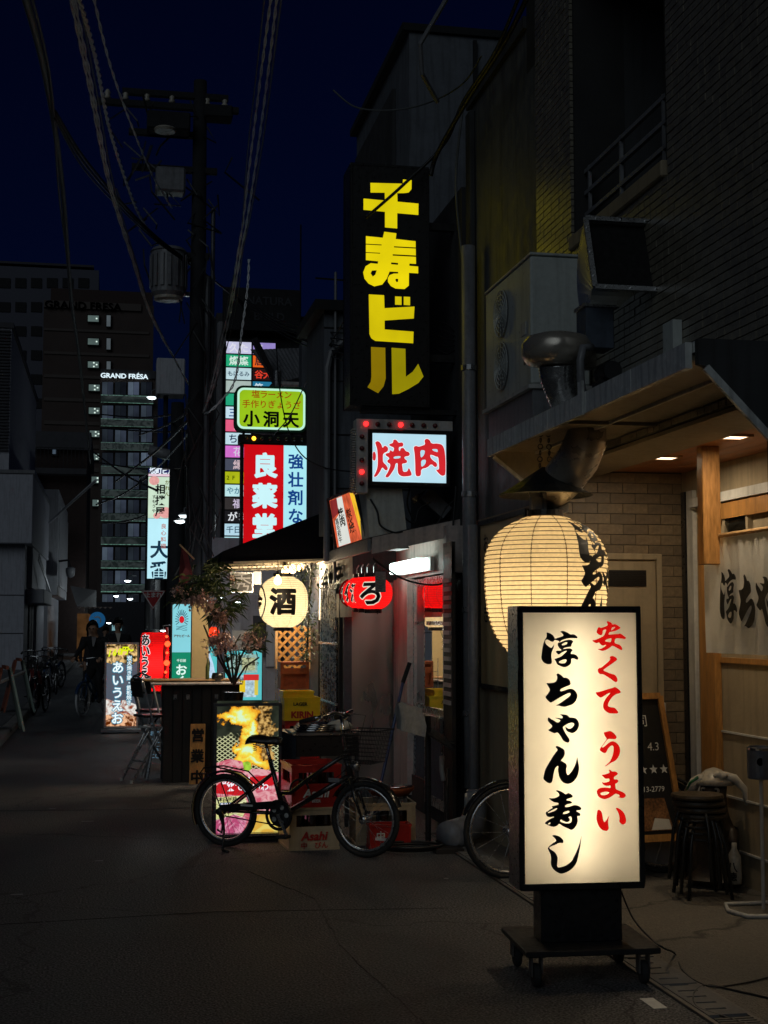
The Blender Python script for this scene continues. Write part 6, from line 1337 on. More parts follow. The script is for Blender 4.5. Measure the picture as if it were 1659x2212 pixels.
# ================================================================== bicycle builder (x forward, z up, rear contact at origin)
def bicycle(name, lab, loc, rz, wb=1.10, r=.255, frame='bike_black', rim='alu', tyre='rubber', basket=True, group=None, detail=True, lean=0, saddle=.80, bars=.97, chain=True, tw=.02, fr_h=.62):
    t = thing(name, lab, 'bicycle', loc, rz, group)
    if lean: t.rotation_euler = (lean, 0, rz)
    for i, x in enumerate((0, wb)):
        wl = MB().torus((x, 0, r), r - tw, tw, 'y', 44 if detail else 28, 8).build('wheel', tyre, t, smooth=True)
        MB().torus((x, 0, r), r - tw * 2 - .008, .011, 'y', 44 if detail else 28, 6).build('rim', rim, wl, smooth=True)
        sp = MB(); ns = 28 if detail else 14
        for k in range(ns):
            a = 6.283 * k / ns; s_ = 1 if k % 2 else -1; a2 = a + s_ * .5 * (1 if k % 4 < 2 else -1)
            sp.bar((x + .022 * math.cos(a2), s_ * .028, r + .022 * math.sin(a2)), (x + (r - .05) * math.cos(a), 0, r + (r - .05) * math.sin(a)), .0018 if detail else .003)
        sp.build('spokes', 'alu', wl)['kind'] = 'stuff'
        MB().lathe([(.008, -.05), (.03, -.045), (.03, -.03), (.018, -.025), (.018, .025), (.03, .03), (.03, .045), (.008, .05)], (x, 0, r), 14, 'y').build('hub', 'alu' if i else 'dark_metal', wl, smooth=True)
        if detail: MB().cbox((x + .12, .004, r - .13), (.09, .006, .018)).build('reflector', 'letter_white', wl) if i else None
    bb = Vector((wb * .43, 0, r)); st_ = Vector((wb * .325, 0, fr_h)); hd0 = Vector((wb * .90, 0, fr_h - .10)); hd1 = Vector((wb * .865, 0, fr_h + .06)); ax = Vector((0, 0, r)); fx = Vector((wb, 0, r))
    f = MB(); f.tube([bb, bb.lerp(st_, 1.0)], .018, 10); f.tube([hd0 + Vector((0, 0, .02)), bb], .020, 10)
    f.tube([hd1, hd1.lerp(bb, .55) + Vector((0, 0, .075)), bb.lerp(st_, .42) + Vector((.10, 0, -.01)), bb.lerp(st_, .38)], .015, 10); f.tube([hd0, hd1], .024, 12)
    for s_ in (-.045, .045):
        f.tube([ax + Vector((0, s_, 0)), bb + Vector((-.03, s_ * .6, 0))], .010, 6); f.tube([ax + Vector((0, s_, 0)), bb.lerp(st_, .75) + Vector((0, s_ * .4, 0))], .009, 6)
    f.lathe([(.028, -.035), (.028, .035)], tuple(bb), 14, 'y'); f.build('frame', frame, t, smooth=True)
    k = MB()
    for s_ in (-.045, .045): k.tube([hd0 + Vector((.005, s_ * .5, .0)), hd0.lerp(fx, .5) + Vector((.0, s_, 0)), fx + Vector((0, s_, 0))], [.014, .012, .009], 8)
    k.tube([hd0 + Vector((.005, -.03, 0)), hd0 + Vector((.005, .03, 0))], .016, 8); k.build('fork', frame, t, smooth=True)
    MB().tube([st_ - (st_ - bb) * .1, st_.lerp(bb, -.35)], .0125, 8).build('seat_post', 'alu', t, smooth=True)
    sx_, sz_ = wb * .325 - (.03), saddle
    vs = []; fs = []; prof = [(-.13, .085, .0), (-.11, .10, .012), (-.05, .095, .016), (.02, .05, .004), (.08, .028, .004), (.13, .02, -.004)]
    for (x, wd, dz) in prof:
        for q in range(8):
            a = math.pi * q / 7; vs.append((sx_ + x, wd * math.cos(a), sz_ + dz - .055 + .055 * math.sin(a)))
    for i in range(len(prof) - 1):
        for q in range(7): fs.append((i*8+q, i*8+q+1, (i+1)*8+q+1, (i+1)*8+q))
        fs.append((i*8+7, i*8, (i+1)*8, (i+1)*8+7))
    fs += [tuple(range(8)), tuple(range(len(vs) - 1, len(vs) - 9, -1))]
    sd_ = MB().add(vs, fs).build('saddle', 'vinyl_black', t, smooth=True)
    sr = MB()
    for s_ in (-.02, .02): sr.tube([(sx_ - .10, s_, sz_ - .055), (sx_, s_, sz_ - .075), (sx_ + .10, s_ * .5, sz_ - .052)], .0035, 5)
    for s_ in (-.06, .06):
        cpts = [(sx_ - .06 + .014 * math.cos(q * 1.1), s_ + .014 * math.sin(q * 1.1), sz_ - .10 + q * .0022) for q in range(24)]; sr.tube(cpts, .002, 4)
    sr.build('saddle_rails', 'chrome', sd_)
    hb = MB(); top = Vector((hd1.x - .035, 0, bars - .02)); hb.tube([hd1, hd1.lerp(top, .6), top], .013, 10)
    hb.tube([top + Vector((-.17, -.26, -.03)), top + Vector((-.06, -.25, .0)), top + Vector((.01, -.14, .03)), top + Vector((.02, 0, .01)), top + Vector((.01, .14, .03)), top + Vector((-.06, .25, .0)), top + Vector((-.17, .26, -.03))], .011, 8)
    hb = hb.build('handlebar', 'chrome', t, smooth=True)
    for s_ in (-1, 1):
        MB().tube([top + Vector((-.185, s_ * .262, -.033)), top + Vector((-.07, s_ * .252, -.003))], .017, 10).build('grip', 'rubber', hb, smooth=True)
        MB().tube([top + Vector((-.02, s_ * .23, .01)), top + Vector((-.05, s_ * .25, -.02)), top + Vector((-.13, s_ * .262, -.055))], .005, 6).build('brake_lever', 'alu', hb, smooth=True)
    cb = MB(); cb.tube([top + Vector((-.02, -.23, .0)), top + Vector((.10, -.15, .06)), top + Vector((.10, -.03, -.12)), hd0 + Vector((.06, 0, .0)), hd0 + Vector((.03, .03, -.1))], .003, 5); cb.tube([top + Vector((-.02, .23, .0)), top + Vector((.13, .12, .0)), hd1 + Vector((.06, .02, -.05)), bb.lerp(hd0, .6) + Vector((0, .02, .03))], .003, 5)
    cb.build('brake_cables', 'cable_black', t, smooth=True)
    for i, x in enumerate((0, wb)):
        fd = MB(); arc = (35, 205) if i == 0 else (20, 150)
        n = 16; vs = []; fs = []
        for q in range(n + 1):
            a = R_(arc[0] + (arc[1] - arc[0]) * q / n) ; rr = r + .022
            for (yy, dr) in ((-.03, -.012), (-.015, .004), (.015, .004), (.03, -.012)): vs.append((x + (rr + dr) * math.cos(a), yy, r + (rr + dr) * math.sin(a)))
        for q in range(n):
            for j in range(3): fs.append((q*4+j, q*4+j+1, (q+1)*4+j+1, (q+1)*4+j))
        fd.add(vs, fs).build('mudguard', frame, t, smooth=True)
    if chain:
        cg = MB(); o = [(ax.x - .01, r + .045), (ax.x + .12, r + .06), (bb.x - .02, r + .10)]; 
        for q in range(9): a = R_(85 - q * 25); o.append((bb.x + .10 * math.cos(a), r + .10 * math.sin(a)))
        o += [(ax.x + .1, r - .02), (ax.x + .02, r + .0)]
        cg.prism(o[:3] + [(bb.x + .03, r + .09), (bb.x + .0, r + .045), (ax.x + .12, r + .01), (ax.x, r + .01)], lambda u, v, q: (u, -.075 - q, v), .006); cg.torus((bb.x, -.078, r), .098, .012, 'y', 28, 6)
        cg.build('chain_guard', 'black_paint', t, smooth=False)
    cr = MB().lathe([(.001, -.006), (.085, -.006), (.085, .0), (.001, .0)], (bb.x, -.058, r), 28, 'y').build('chainring', 'dark_metal', t)
    for k in range(5): a = 6.283 * k / 5; MB().lathe([(.001, -.0005), (.018, -.0005)], (bb.x + .055 * math.cos(a), -.0648, r + .055 * math.sin(a)), 8, 'y').build('cutout', 'letter_white', cr)
    ca = MB(); a = R_(-62); e = Vector((bb.x + .155 * math.cos(a), -.09, r + .155 * math.sin(a))); ca.bar((bb.x, -.088, r), e, .02, .012, up=(0, 1, 0)); e2 = Vector((bb.x - .155 * math.cos(a), .09, r - .155 * math.sin(a))); ca.bar((bb.x, .088, r), e2, .02, .012, up=(0, 1, 0)); ca.cyl((bb.x, -.095, r), (bb.x, .095, r), .01, n=8)
    ca = ca.build('crank', 'alu', t)
    for e_, s_ in ((e, -1), (e2, 1)): MB().cbox((e_.x, e_.y + s_ * .05, e_.z), (.085, .075, .022)).build('pedal', 'rubber', ca, bevel=.004)
    ch_ = MB()
    for dz in (.028, -.032): ch_.bar((0, -.055, r + dz), (bb.x, -.055, r + dz * 2.4), .006, .008)
    ch_.build('chain', 'dark_metal', t)
    if detail:
        rk = MB()
        for s_ in (-.05, .05): rk.tube([(-.16, s_, r + .20), (-.20, s_, r + .25), (-.16, s_, r + .30), (-.05, s_, r + .31), (wb*.14, s_, r + .28), (wb * .26, s_ * .6, r + .18)], .006, 6)
        rk.tube([(-.20, -.05, r + .25), (-.20, .05, r + .25)], .006, 6)
        for x in (-.10, -.02, .06, .12): rk.bar((x, -.05, r + .30), (x, .05, r + .30), .005)
        for s_ in (-.06, .06): rk.tube([(0, s_, r), (-.10, s_, r + .24)], .005, 5)
        rk.build('rack', 'dark_metal', t, smooth=True)
        ks_ = MB(); ks_.tube([(.01, -.06, r - .02), (.05, -.10, r * .5), (.10, -.20, .012)], .009, 7); ks_.tube([(.10, -.20, .012), (.16, -.22, .006)], .010, 7); ks_.bar((.0, -.075, r + .03), (.02, -.075, r - .05), .03, .02); ks_.build('kickstand', 'dark_metal', t, smooth=True)
        dl = MB(); dl.lathe([(.001, -.10), (.025, -.10), (.025, -.075), (.001, -.075)], (0, 0, r), 12, 'y'); dl.tube([(.0, -.09, r - .02), (.03, -.09, r - .09), (.02, -.085, r - .15), (-.02, -.08, r - .13)], .008, 6); dl.build('derailleur', 'dark_metal', t, smooth=True)
        MB().cbox((hd0.x - .12, -.024, hd0.z - .02), (.085, .006, .03)).build('badge', 'pipe_grey', t, bevel=.002); MB().cbox((wb * .2, -.083, r + .055), (.10, .003, .014)).build('badge', 'letter_white', t)
        lk = MB(); lk.torus((wb * .53, .02, r + .17), .075, .008, 'y', 20, 6, (10, 200)); lk.build('cable_lock', 'cable_black', t, smooth=True)
    if basket:
        bk = MB(); x0, x1 = wb * .895, wb * .895 + .30; z0, z1 = fr_h + .01, fr_h + .235
        def ringp(z, g): return [(x0 + (0 if g < 1 else 0), -.13 * g, z), (x0, .13 * g, z), (x0 + .27 * g, .15 * g, z), (x0 + .27 * g, -.15 * g, z)]
        for i in range(9):
            q = i / 8; g = .80 + .2 * q; rp = ringp(z0 + (z1 - z0) * q, g); r2 = .0045 if i == 8 else .0016
            bk.tube(rp, r2, 5, closed=True)
        b0, b1 = ringp(z0, .80), ringp(z1, 1.0)
        for e_ in range(4):
            for j in range(11):
                q = j / 11; bk.bar(Vector(b0[e_]).lerp(Vector(b0[(e_+1) % 4]), q), Vector(b1[e_]).lerp(Vector(b1[(e_+1) % 4]), q), .0024)
        for j in range(9): q = j / 8; bk.bar(Vector(b0[0]).lerp(Vector(b0[1]), q), Vector(b0[3]).lerp(Vector(b0[2]), q), .0022)
        bk.build('basket', 'dark_metal', t)['kind'] = 'stuff'
        MB().lathe([(.001, .03), (.03, .028), (.034, .0), (.02, -.03), (.001, -.035)], (wb * .93, .0, fr_h - .02), 12, 'x').build('headlamp', 'galvanised', t, smooth=True)
    return t
r0, r1 = onZ(487, 1829, 0), onZ(789, 1853, 0)
bicycle('bicycle', 'black small wheeled bicycle with front basket parked before the meat poster', (r0.x, r0.y, 0), math.atan2(r1.y - r0.y, r1.x - r0.x), wb=(r1 - r0).length, r=.262, saddle=.80, bars=.985, fr_h=.64)
# ================================================================== things between the bicycle and the glass door
t = thing('menu_stand', 'black music stand holding slanted menu board with towel over its corner', 'stand', tuple(onZ(925, 1822, 0)))
px, py = t.location.x, t.location.y
MB().cyl((px, py, .02), (px, py, .93), .022, n=10).build('pole', 'black_paint', t, world=True)
MB().box(px - .20, py - .15, 0, px + .20, py + .15, .02).build('base', 'black_paint', t, world=True, bevel=.004)
a0, a1 = onY(868, 1540, py - .0), onY(975, 1612, py - .0)
MB().add([(a0.x, py - .12, a0.z - .04), (a1.x, py - .12, a1.z - .02), (a1.x, py + .22, a1.z + .06), (a0.x, py + .22, a0.z + .04)] + [(a0.x, py - .12, a0.z - .055), (a1.x, py - .12, a1.z - .035), (a1.x, py + .22, a1.z + .045), (a0.x, py + .22, a0.z + .025)], [(0,1,2,3),(7,6,5,4),(0,4,5,1),(1,5,6,2),(2,6,7,3),(3,7,4,0)]).build('board', 'dark_metal', t, world=True)
t2 = thing('hand_towel', 'grey hand towel draped over corner of the black menu stand', 'towel', (a0.x + .03, py - .05, a0.z - .12))
vs = []; fs = []
for i in range(9):
    for j in range(13):
        u, v = i / 8, j / 12; ang_ = (v - .5) * 2.6
        vs.append((-.08 + .18 * u + .012 * math.sin(j * 1.7), -.05 + .10 * math.sin(ang_) + .014 * math.sin(i * 2.1 + j), .15 + .06 * math.cos(ang_) - (abs(v - .5) > .3) * (abs(v - .5) - .3) * .8 - .05 * u))
for i in range(8):
    for j in range(12): fs.append((i*13+j, (i+1)*13+j, (i+1)*13+j+1, i*13+j+1))
MB().add(vs, fs).build('towel', 'cloth_grey', t2, smooth=True)
t = thing('broom', 'dark blue broom handle with black grip leaning by the stainless wall', 'broom', tuple(onZ(800, 1800, 0)))
b0, b1, b2_ = onY(806, 1770, 10.6), onY(870, 1475, 10.75), onY(885, 1432, 10.78)
MB().tube([tuple(b0), tuple(b1)], .012, 8).build('handle', 'blue_plastic', t, world=True); MB().tube([tuple(b1), tuple(b2_)], .017, 8).build('grip', 'rubber', t, world=True)
MB().bar(tuple(b0 + Vector((0, 0, .02))), (b0.x - .01, b0.y, .02), .16, .05, up=(0, 1, 0)).build('brush', 'leaf_dark', t, world=True)
t = thing('round_grill', 'round clay grill with shiny rim on a metal stand behind the basket', 'grill', tuple(onZ(850, 1810, 0)))
gx, gy = onY(843, 1700, 10.35).x, 10.35; gz_ = onY(843, 1702, 10.35).z
MB().lathe([(.001, -.05), (.14, -.05), (.175, -.01), (.18, .01), (.165, .01), (.15, -.02), (.001, -.03)], (gx, gy, gz_), 28).build('bowl', 'rust_red', t, world=True, smooth=True)
MB().lathe([(.10, 0), (.165, .004), (.165, .009), (.10, .006)], (gx, gy, gz_ + .01), 28).build('rim', 'chrome', t, world=True, smooth=True)
for dx, dy in ((-.12, -.1), (.12, -.1), (0, .13)): MB().bar((gx + dx, gy + dy, 0), (gx + dx * .8, gy + dy * .8, gz_ - .045), .022).build('leg', 'pipe_dark', t, world=True)
MB().box(gx - .11, gy - .1, gz_ - .10, gx + .11, gy + .1, gz_ - .07).build('burner', 'galvanised', t, world=True)
t = thing('garden_hose', 'black hose coiled on the ground right of the bicycle', 'hose', (2.2, 9.8, 0))
pts = []
for i in range(70): a = i * .28; pts.append((2.12 + (.17 + .0008 * i) * math.cos(a) + .01 * math.sin(i), 9.78 + (.13 + .0008*i) * math.sin(a), .014 + .0006 * i))
pts += [(2.35, 10.0, .02), (2.5, 10.3, .1), (2.56, 10.5, .5)]
MB().tube(pts, .009, 6).build('hose', 'cable_black', t, smooth=True, world=True)
t = thing('water_tap', 'wall tap with hanging white fittings beside the striped pillar', 'tap', (2.5, 10.5, .7))
MB().tube([(2.60, 10.45, .70), (2.50, 10.45, .70), (2.50, 10.45, .62)], .012, 8).build('spout', 'chrome', t, world=True, smooth=True); MB().cyl((2.50, 10.38, .73), (2.50, 10.52, .73), .008, n=6).build('handle', 'chrome', t, world=True)
MB().tube([(2.50, 10.45, .60), (2.49, 10.42, .5), (2.50, 10.40, .42)], .02, 8).build('hose_fitting', 'white_paint', t, world=True, smooth=True)
# second bicycle against the concrete wall, behind the sign
r0, r1 = onZ(1072, 1842, 0), onZ(1215, 1770, 0)
bicycle('bicycle', 'dark bicycle leaning on the wall behind the lit standing sign', (3.52, 8.60, .006), R_(182), wb=1.04, r=.30, saddle=.84, bars=1.02, fr_h=.68, basket=False, detail=False, chain=False, tw=.018)

# ================================================================== inside the sushi recess: chalkboard, stools, raccoon-dog statue, ash stand
A0 = onZ(1398, 1880, 0); A0.y = 8.42; A0.x = onY(1398, 1800, 8.42).x
t = thing('chalkboard', 'wood framed black chalkboard with stars and phone number behind the sign', 'chalkboard', (A0.x, A0.y, 0), R_(8))
Wc, Hc, lean_ = .52, 1.09, .26
cx0, cx1 = -.36, .22
def cb(u, v, d=0): return (cx0 + (cx1 - cx0) * u - (v - .0) * .0 + (.04 * (.5 - u) * v * 2), -.12 + lean_ * v - d, .05 + Hc * v)
def cbar(a, b_, w_, m_): MB().bar(cb(*a, .012), cb(*b_, .012), w_, .022, up=(0, -1, .25)).build('frame', m_, t)
MB().add([cb(0, .2), cb(1, .2), cb(1, 1), cb(0, 1)] + [cb(0, .2, -.012), cb(1, .2, -.012), cb(1, 1, -.012), cb(0, 1, -.012)], [(0,1,2,3),(7,6,5,4),(0,4,5,1),(1,5,6,2),(2,6,7,3),(3,7,4,0)]).build('board', 'ink', t)
cbar((0, .2), (1, .2), .045, 'wood_amber'); cbar((0, 1), (1, 1), .04, 'wood_amber'); cbar((0, 0), (0, 1), .035, 'wood_amber'); cbar((1, 0), (1, 1), .035, 'wood_amber')
for u in (.08, .92): MB().bar((cb(u, .95)[0], cb(u, .95)[1] + .02, cb(u, .95)[2]), (cb(u, 0)[0], .42, .01), .03).build('leg', 'wood_amber', t)
ck = MB(); fc_ = lambda u, v: cb(u, v, .004)
for s_, u, v, sz in (('寿司', .62, .86, .15), ('4.3', .80, .71, .13), ('213-2779', .70, .47, .085)):
    if s_.isascii():
        tmp = MB(); put(tmp, s_, 0, 0, sz * .6, em=False, bold=.0, slant=.12); ck.add([cb(u + p[0] / .58, v + p[2] / 1.2, .004) for p in tmp.v], tmp.f)
    else:
        for i, c_ in enumerate(s_): tmp = MB(); put(tmp, c_, 0, 0, sz * .6, bold=0); ck.add([cb(u + (i - .5) * .16 + p[0] / .58, v + p[2] / 1.2, .004) for p in tmp.v], tmp.f)
def star(u, v, r):
    P = []
    for k in range(10): a = R_(90 + 36 * k); rr = r if k % 2 == 0 else r * .42; P.append((u + rr * math.cos(a) / .58, v + rr * math.sin(a) / 1.2))
    ck.add([cb(p[0], p[1], .0042) for p in P] + [cb(u, v, .0042)], [(k, (k+1) % 10, 10) for k in range(10)])
star(.56, .70, .03)
for k in range(3): star(.62 + k * .14, .58, .034)
ck.build('chalk_writing', 'letter_white', t)
MB().add([cb(.46, .24, .006), cb(.90, .24, .006), cb(.84, .42, .006), cb(.46, .42, .006)], [(0,1,2,3)]).build('photo', mat('photo_warm', (.22, .10, .04), .4, var=.9, scale=14), t)
MB().add([cb(.62, .245, .007), cb(.88, .245, .007), cb(.86, .30, .007), cb(.68, .31, .007)], [(0,1,2,3)]).build('photo_patch', 'cloth_white', t)
t = thing('white_box', 'white paper boxes stacked behind the chalkboard', 'box', (A0.x + .12, YE - .22, .006))
for i, (w_, z0, z1) in enumerate(((.20, 0, .45), (.17, .452, .75), (.15, .752, 1.08))): MB().box(-.02, 0, z0, w_, .12, z1).build('box', 'white_paint', t, bevel=.004)
# stack of black stools
S0 = onZ(1517, 1940, 0)
seat_m = MB().lathe([(.001, 0), (.15, 0), (.155, .012), (.15, .026), (.001, .03)], (0, 0, 0), 26)
first = None
for k in range(4):
    lab = ('top black round stool of the nested stack with brown seat', 'second black stool of the nested stack, under the top one', 'third black stool of the nested stack', 'lowest black stool of the nested stack on the floor')[k]
    t = thing('stool', lab, 'stool', (S0.x + .012 * k - .02, S0.y + .01 * k, .006 + (3 - k) * .038), R_(k * 14), 'nested black stools by the chalkboard')
    hs_ = .46
    o = bpy.data.objects.new('seat', first) if first else MB(); 
    if not first:
        o = seat_m.build('seat', mat('seat_brown', (.05, .035, .02), .45, bump=.2, bscale=200), t, smooth=False); first = o.data
        lm = MB(); lm.tube([(.185, 0, 0), (.15, 0, .30), (.11, 0, hs_ - .05), (.08, 0, hs_ - .012), (.0, 0, hs_ - .008)], .011, 8); legd = lm.build('leg', 'black_paint', t, smooth=True).data; legs0 = [t.children[-1]]
        rg_ = MB().torus((0, 0, hs_ - .12), .115, .007, 'z', 24, 6).build('ring', 'black_paint', t, smooth=True).data
        for q in range(1, 4):
            l_ = bpy.data.objects.new('leg', legd); col.objects.link(l_); l_.parent = t; l_.rotation_euler = (0, 0, q * math.pi / 2)
        o.location = (0, 0, hs_)
    else:
        col.objects.link(o); o.parent = t; o.location = (0, 0, hs_)
        for q in range(4):
            l_ = bpy.data.objects.new('leg', legd); col.objects.link(l_); l_.parent = t; l_.rotation_euler = (0, 0, q * math.pi / 2)
        l_ = bpy.data.objects.new('ring', rg_); col.objects.link(l_); l_.parent = t
# raccoon-dog statue
T0 = onZ(1592, 1895, 0)
t = thing('raccoon_dog_statue', 'brown ceramic raccoon dog statue wearing a striped cloth hat and sash', 'statue', (3.665, 8.12, .006), R_(-40)); t.scale = (.80, .80, .80)
def skin_mesh(name, verts, edges, radii, m, par, sub=2, mats=None):
    me = bpy.data.meshes.new(name); me.from_pydata([tuple(v) for v in verts], edges, []); o = bpy.data.objects.new(name, me); col.objects.link(o)
    md = o.modifiers.new('skin', 'SKIN'); md.use_smooth_shade = True
    for i, r_ in enumerate(radii):
        rr = r_ if isinstance(r_, tuple) else (r_, r_); me.skin_vertices[0].data[i].radius = rr; me.skin_vertices[0].data[i].use_root = (i == 0)
    sb_ = o.modifiers.new('sub', 'SUBSURF'); sb_.levels = sub; sb_.render_levels = sub
    dg = bpy.context.evaluated_depsgraph_get(); dg.update(); ev = o.evaluated_get(dg); nm = bpy.data.meshes.new_from_object(ev)
    o.modifiers.clear(); old = o.data; o.data = nm; bpy.data.meshes.remove(old)
    nm.materials.clear(); nm.materials.append(M[m] if isinstance(m, str) else m)
    for p in nm.polygons: p.use_smooth = True
    o.parent = par; return o
vv = [(0, 0, .25), (0, 0, .12), (0, 0, .42), (0, 0, .55), (0, -.02, .68), (0, -.10, .70), (0, -.17, .67), (.09, -.08, .02), (-.09, -.08, .02), (.15, -.06, .42), (.18, -.14, .33), (-.15, -.06, .42), (-.18, -.14, .33), (.09, .0, .80), (-.09, .0, .80)]
ee = [(0, 1), (0, 2), (2, 3), (3, 4), (4, 5), (5, 6), (1, 7), (1, 8), (2, 9), (9, 10), (2, 11), (11, 12), (4, 13), (4, 14)]
rr2 = [.19, .15, .17, .10, .12, .075, .035, .06, .06, .055, .035, .055, .035, .02, .02]
skin_mesh('body', vv, ee, rr2, 'fur', t)
MB().lathe([(.001, .10), (.06, .08), (.13, .02), (.16, -.03), (.12, -.01), (.001, .03)], (0, 0, .80), 22).build('straw_hat', 'ceramic_white', t, smooth=True)
for s_ in (-.05, .05): e_ = MB().lathe([(.001, -.018), (.022, -.008), (.024, 0)], (s_, -.105, .735), 12, 'y').build('eye', 'ceramic_white', t, smooth=True); MB().lathe([(.001, -.008), (.010, 0)], (s_, -.124, .735), 8, 'y').build('pupil', 'ink', e_)
MB().lathe([(.001, -.02), (.02, -.01), (.02, 0)], (0, -.205, .68), 10, 'y').build('nose', 'ink', t, smooth=True)
kn2 = blob(5, (.05, .04, .05)); kn2.v = [(x + .07, y - .08, z + .82) for x, y, z in kn2.v]; kn2.build('scarf_knot', 'cloth_white', t, smooth=True)
MB().tube([(.09, -.06, .85), (.16, .0, .82), (.22, .05, .74), (.24, .06, .62)], [.03, .035, .028, .02], 8).build('scarf_tail', 'cloth_white', t, smooth=True)
MB().tube([(-.06, -.10, .83), (-.13, -.07, .78), (-.18, -.03, .70)], [.03, .045, .05], 8).build('cap', 'cloth_white', t, smooth=True); MB().tube([(-.085, -.125, .83), (-.155, -.105, .78), (-.20, -.06, .70)], .012, 6).build('stripe', 'green_paint', t, smooth=True)
MB().lathe([(.001, 0), (.05, 0), (.055, .04), (.05, .2), (.02, .26), (.02, .30)], (.19, -.16, .06), 14).build('bottle', 'ceramic_white', t, smooth=True)
k_ = MB(); put(k_, '八', 0, .19, .08, bold=.02, fn=lambda u, v: (.19 + u, -.222, v)); put(k_, '徳', 0, .12, .07, bold=.02, fn=lambda u, v: (.19 + u, -.222, v)); k_.build('lettering', 'ink', t)
# ash stand
t = thing('ash_stand', 'blue grey standing ashtray bin on thin pole with looped white foot', 'ashtray', (onY(1646, 1800, 7.35).x, 7.35, .006))
px, py = t.location.x, t.location.y; zt2, zb2 = onY(1640, 1612, py).z, onY(1640, 1682, py).z
MB().lathe([(.001, 0), (.070, 0), (.074, .01), (.074, zt2 - zb2 - .01), (.066, zt2 - zb2), (.06, zt2 - zb2 - .02), (.001, zt2 - zb2 - .02)], (px, py, zb2), 24).build('bin', mat('bin_blue', (.13, .15, .19), .4, .3), t, world=True, smooth=False)
MB().lathe([(.0755, 0), (.0755, .012)], (px, py, zt2 - .02), 24, cap=False).build('rim', 'chrome', t, world=True)
k_ = MB(); k_.lathe([(.001, 0), (.022, 0)], (px - .035, py - .07, (zt2 + zb2) / 2 + .01), 14, 'y'); k_.build('badge', 'ink', t, world=True)
MB().cyl((px, py, .02), (px, py, zb2), .011, n=8).build('pole', 'white_paint', t, world=True)
MB().tube([(px + .02, py - .2, .018), (px - .17, py - .16, .018), (px - .21, py, .018), (px - .15, py + .17, .018), (px + .2, py + .17, .018), (px + .2, py - .2, .018)], .013, 8, closed=True).build('foot', 'white_paint', t, world=True, smooth=True)

# ================================================================== tall folding stools by the counter
def folding_chair(lab, loc, rz, back=True):
    t = thing('folding_chair', lab, 'chair', loc, rz, 'tall folding chairs by the bar counter')
    for y in (-.17, .17):
        a = MB().tube([(-.30, y, 0), (.02, y, .52), (.16 if back else .12, y, .76 if not back else 1.02)], .012, 7).build('leg', 'pipe_grey', t, smooth=True)
        MB().tube([(.26, y * .85, 0), (-.05, y * .85, .52), (-.15, y * .85, .66)], .011, 7).build('leg', 'alu', t, smooth=True)
        for x in (-.30, .26): MB().cyl((x, y * (1 if x < 0 else .85), 0), (x, y * (1 if x < 0 else .85), .03), .016, n=8).build('foot_cap', 'white_paint', a)
    MB().box(-.20, -.16, .655, .14, .16, .68).build('seat', 'vinyl_black', t, bevel=.01)
    if back: 
        MB().tube([(.15, -.17, .92), (.165, -.15, 1.04), (.165, 0, 1.08), (.165, .15, 1.04), (.15, .17, .92)], .012, 7).build('back_frame', 'alu', t, smooth=True)
        MB().box(.145, -.15, .86, .16, .15, 1.02).build('backrest', 'vinyl_black', t, bevel=.006)
    for (x, z) in ((-.22, .13), (.18, .13), (-.15, .25)): MB().cyl((x, -.165, z), (x, .165, z), .009, n=6).build('crossbar', 'alu', t)
    return t
c0 = onZ(330, 1690, 0)
folding_chair('tall folding chair with raised backrest left of the bar counter', (c0.x - .02, c0.y + .15, 0), R_(200))
folding_chair('second tall folding chair farther back beside the red string lights', (c0.x + .03, c0.y + 1.0, 0), R_(215))
t = thing('side_table', 'small folding table with thin pink lit edge left of the counter', 'table', (.55, 14.9, 0))
p = onY(340, 1570, 14.9); t.location = (p.x, 14.9, 0)
MB().lathe([(.001, 0), (.20, 0), (.20, .015), (.001, .015)], (0, 0, p.z), 20).build('table_top', 'white_paint', t)
for a in (0, 2.1, 4.2): MB().bar((.02 * math.cos(a), .02 * math.sin(a), p.z), (.22 * math.cos(a), .22 * math.sin(a), 0), .018).build('leg', 'galvanised', t)
t = thing('small_chalkboard', 'small dark easel board with blue white writing behind the folding chairs', 'chalkboard', tuple(onZ(346, 1652, 0)))
MB().add([(-.14, 0, .02), (.14, 0, .02), (.14, .1, .50), (-.14, .1, .50), (-.14, .02, .02), (.14, .02, .02), (.14, .12, .50), (-.14, .12, .50)], [(0,1,2,3),(7,6,5,4),(0,4,5,1),(1,5,6,2),(2,6,7,3),(3,7,4,0)]).build('board', 'blue_grey', t)
k_ = MB()
for i, s_ in enumerate(('◎本日', 'おでん', '生ビール', '焼そば', '二〇〇')): 
    for j, c_ in enumerate(s_): put(k_, c_, -.09 + j * .06, .44 - i * .085, .058, fn=lambda u, v: (u, (v - .02) * .208 - .003, v), bold=.01)
k_.build('chalk_writing', emis((.25, .5, .7), .35, .1, sample=False), t)  # writing glows by itself, brightness put into the chalk colour
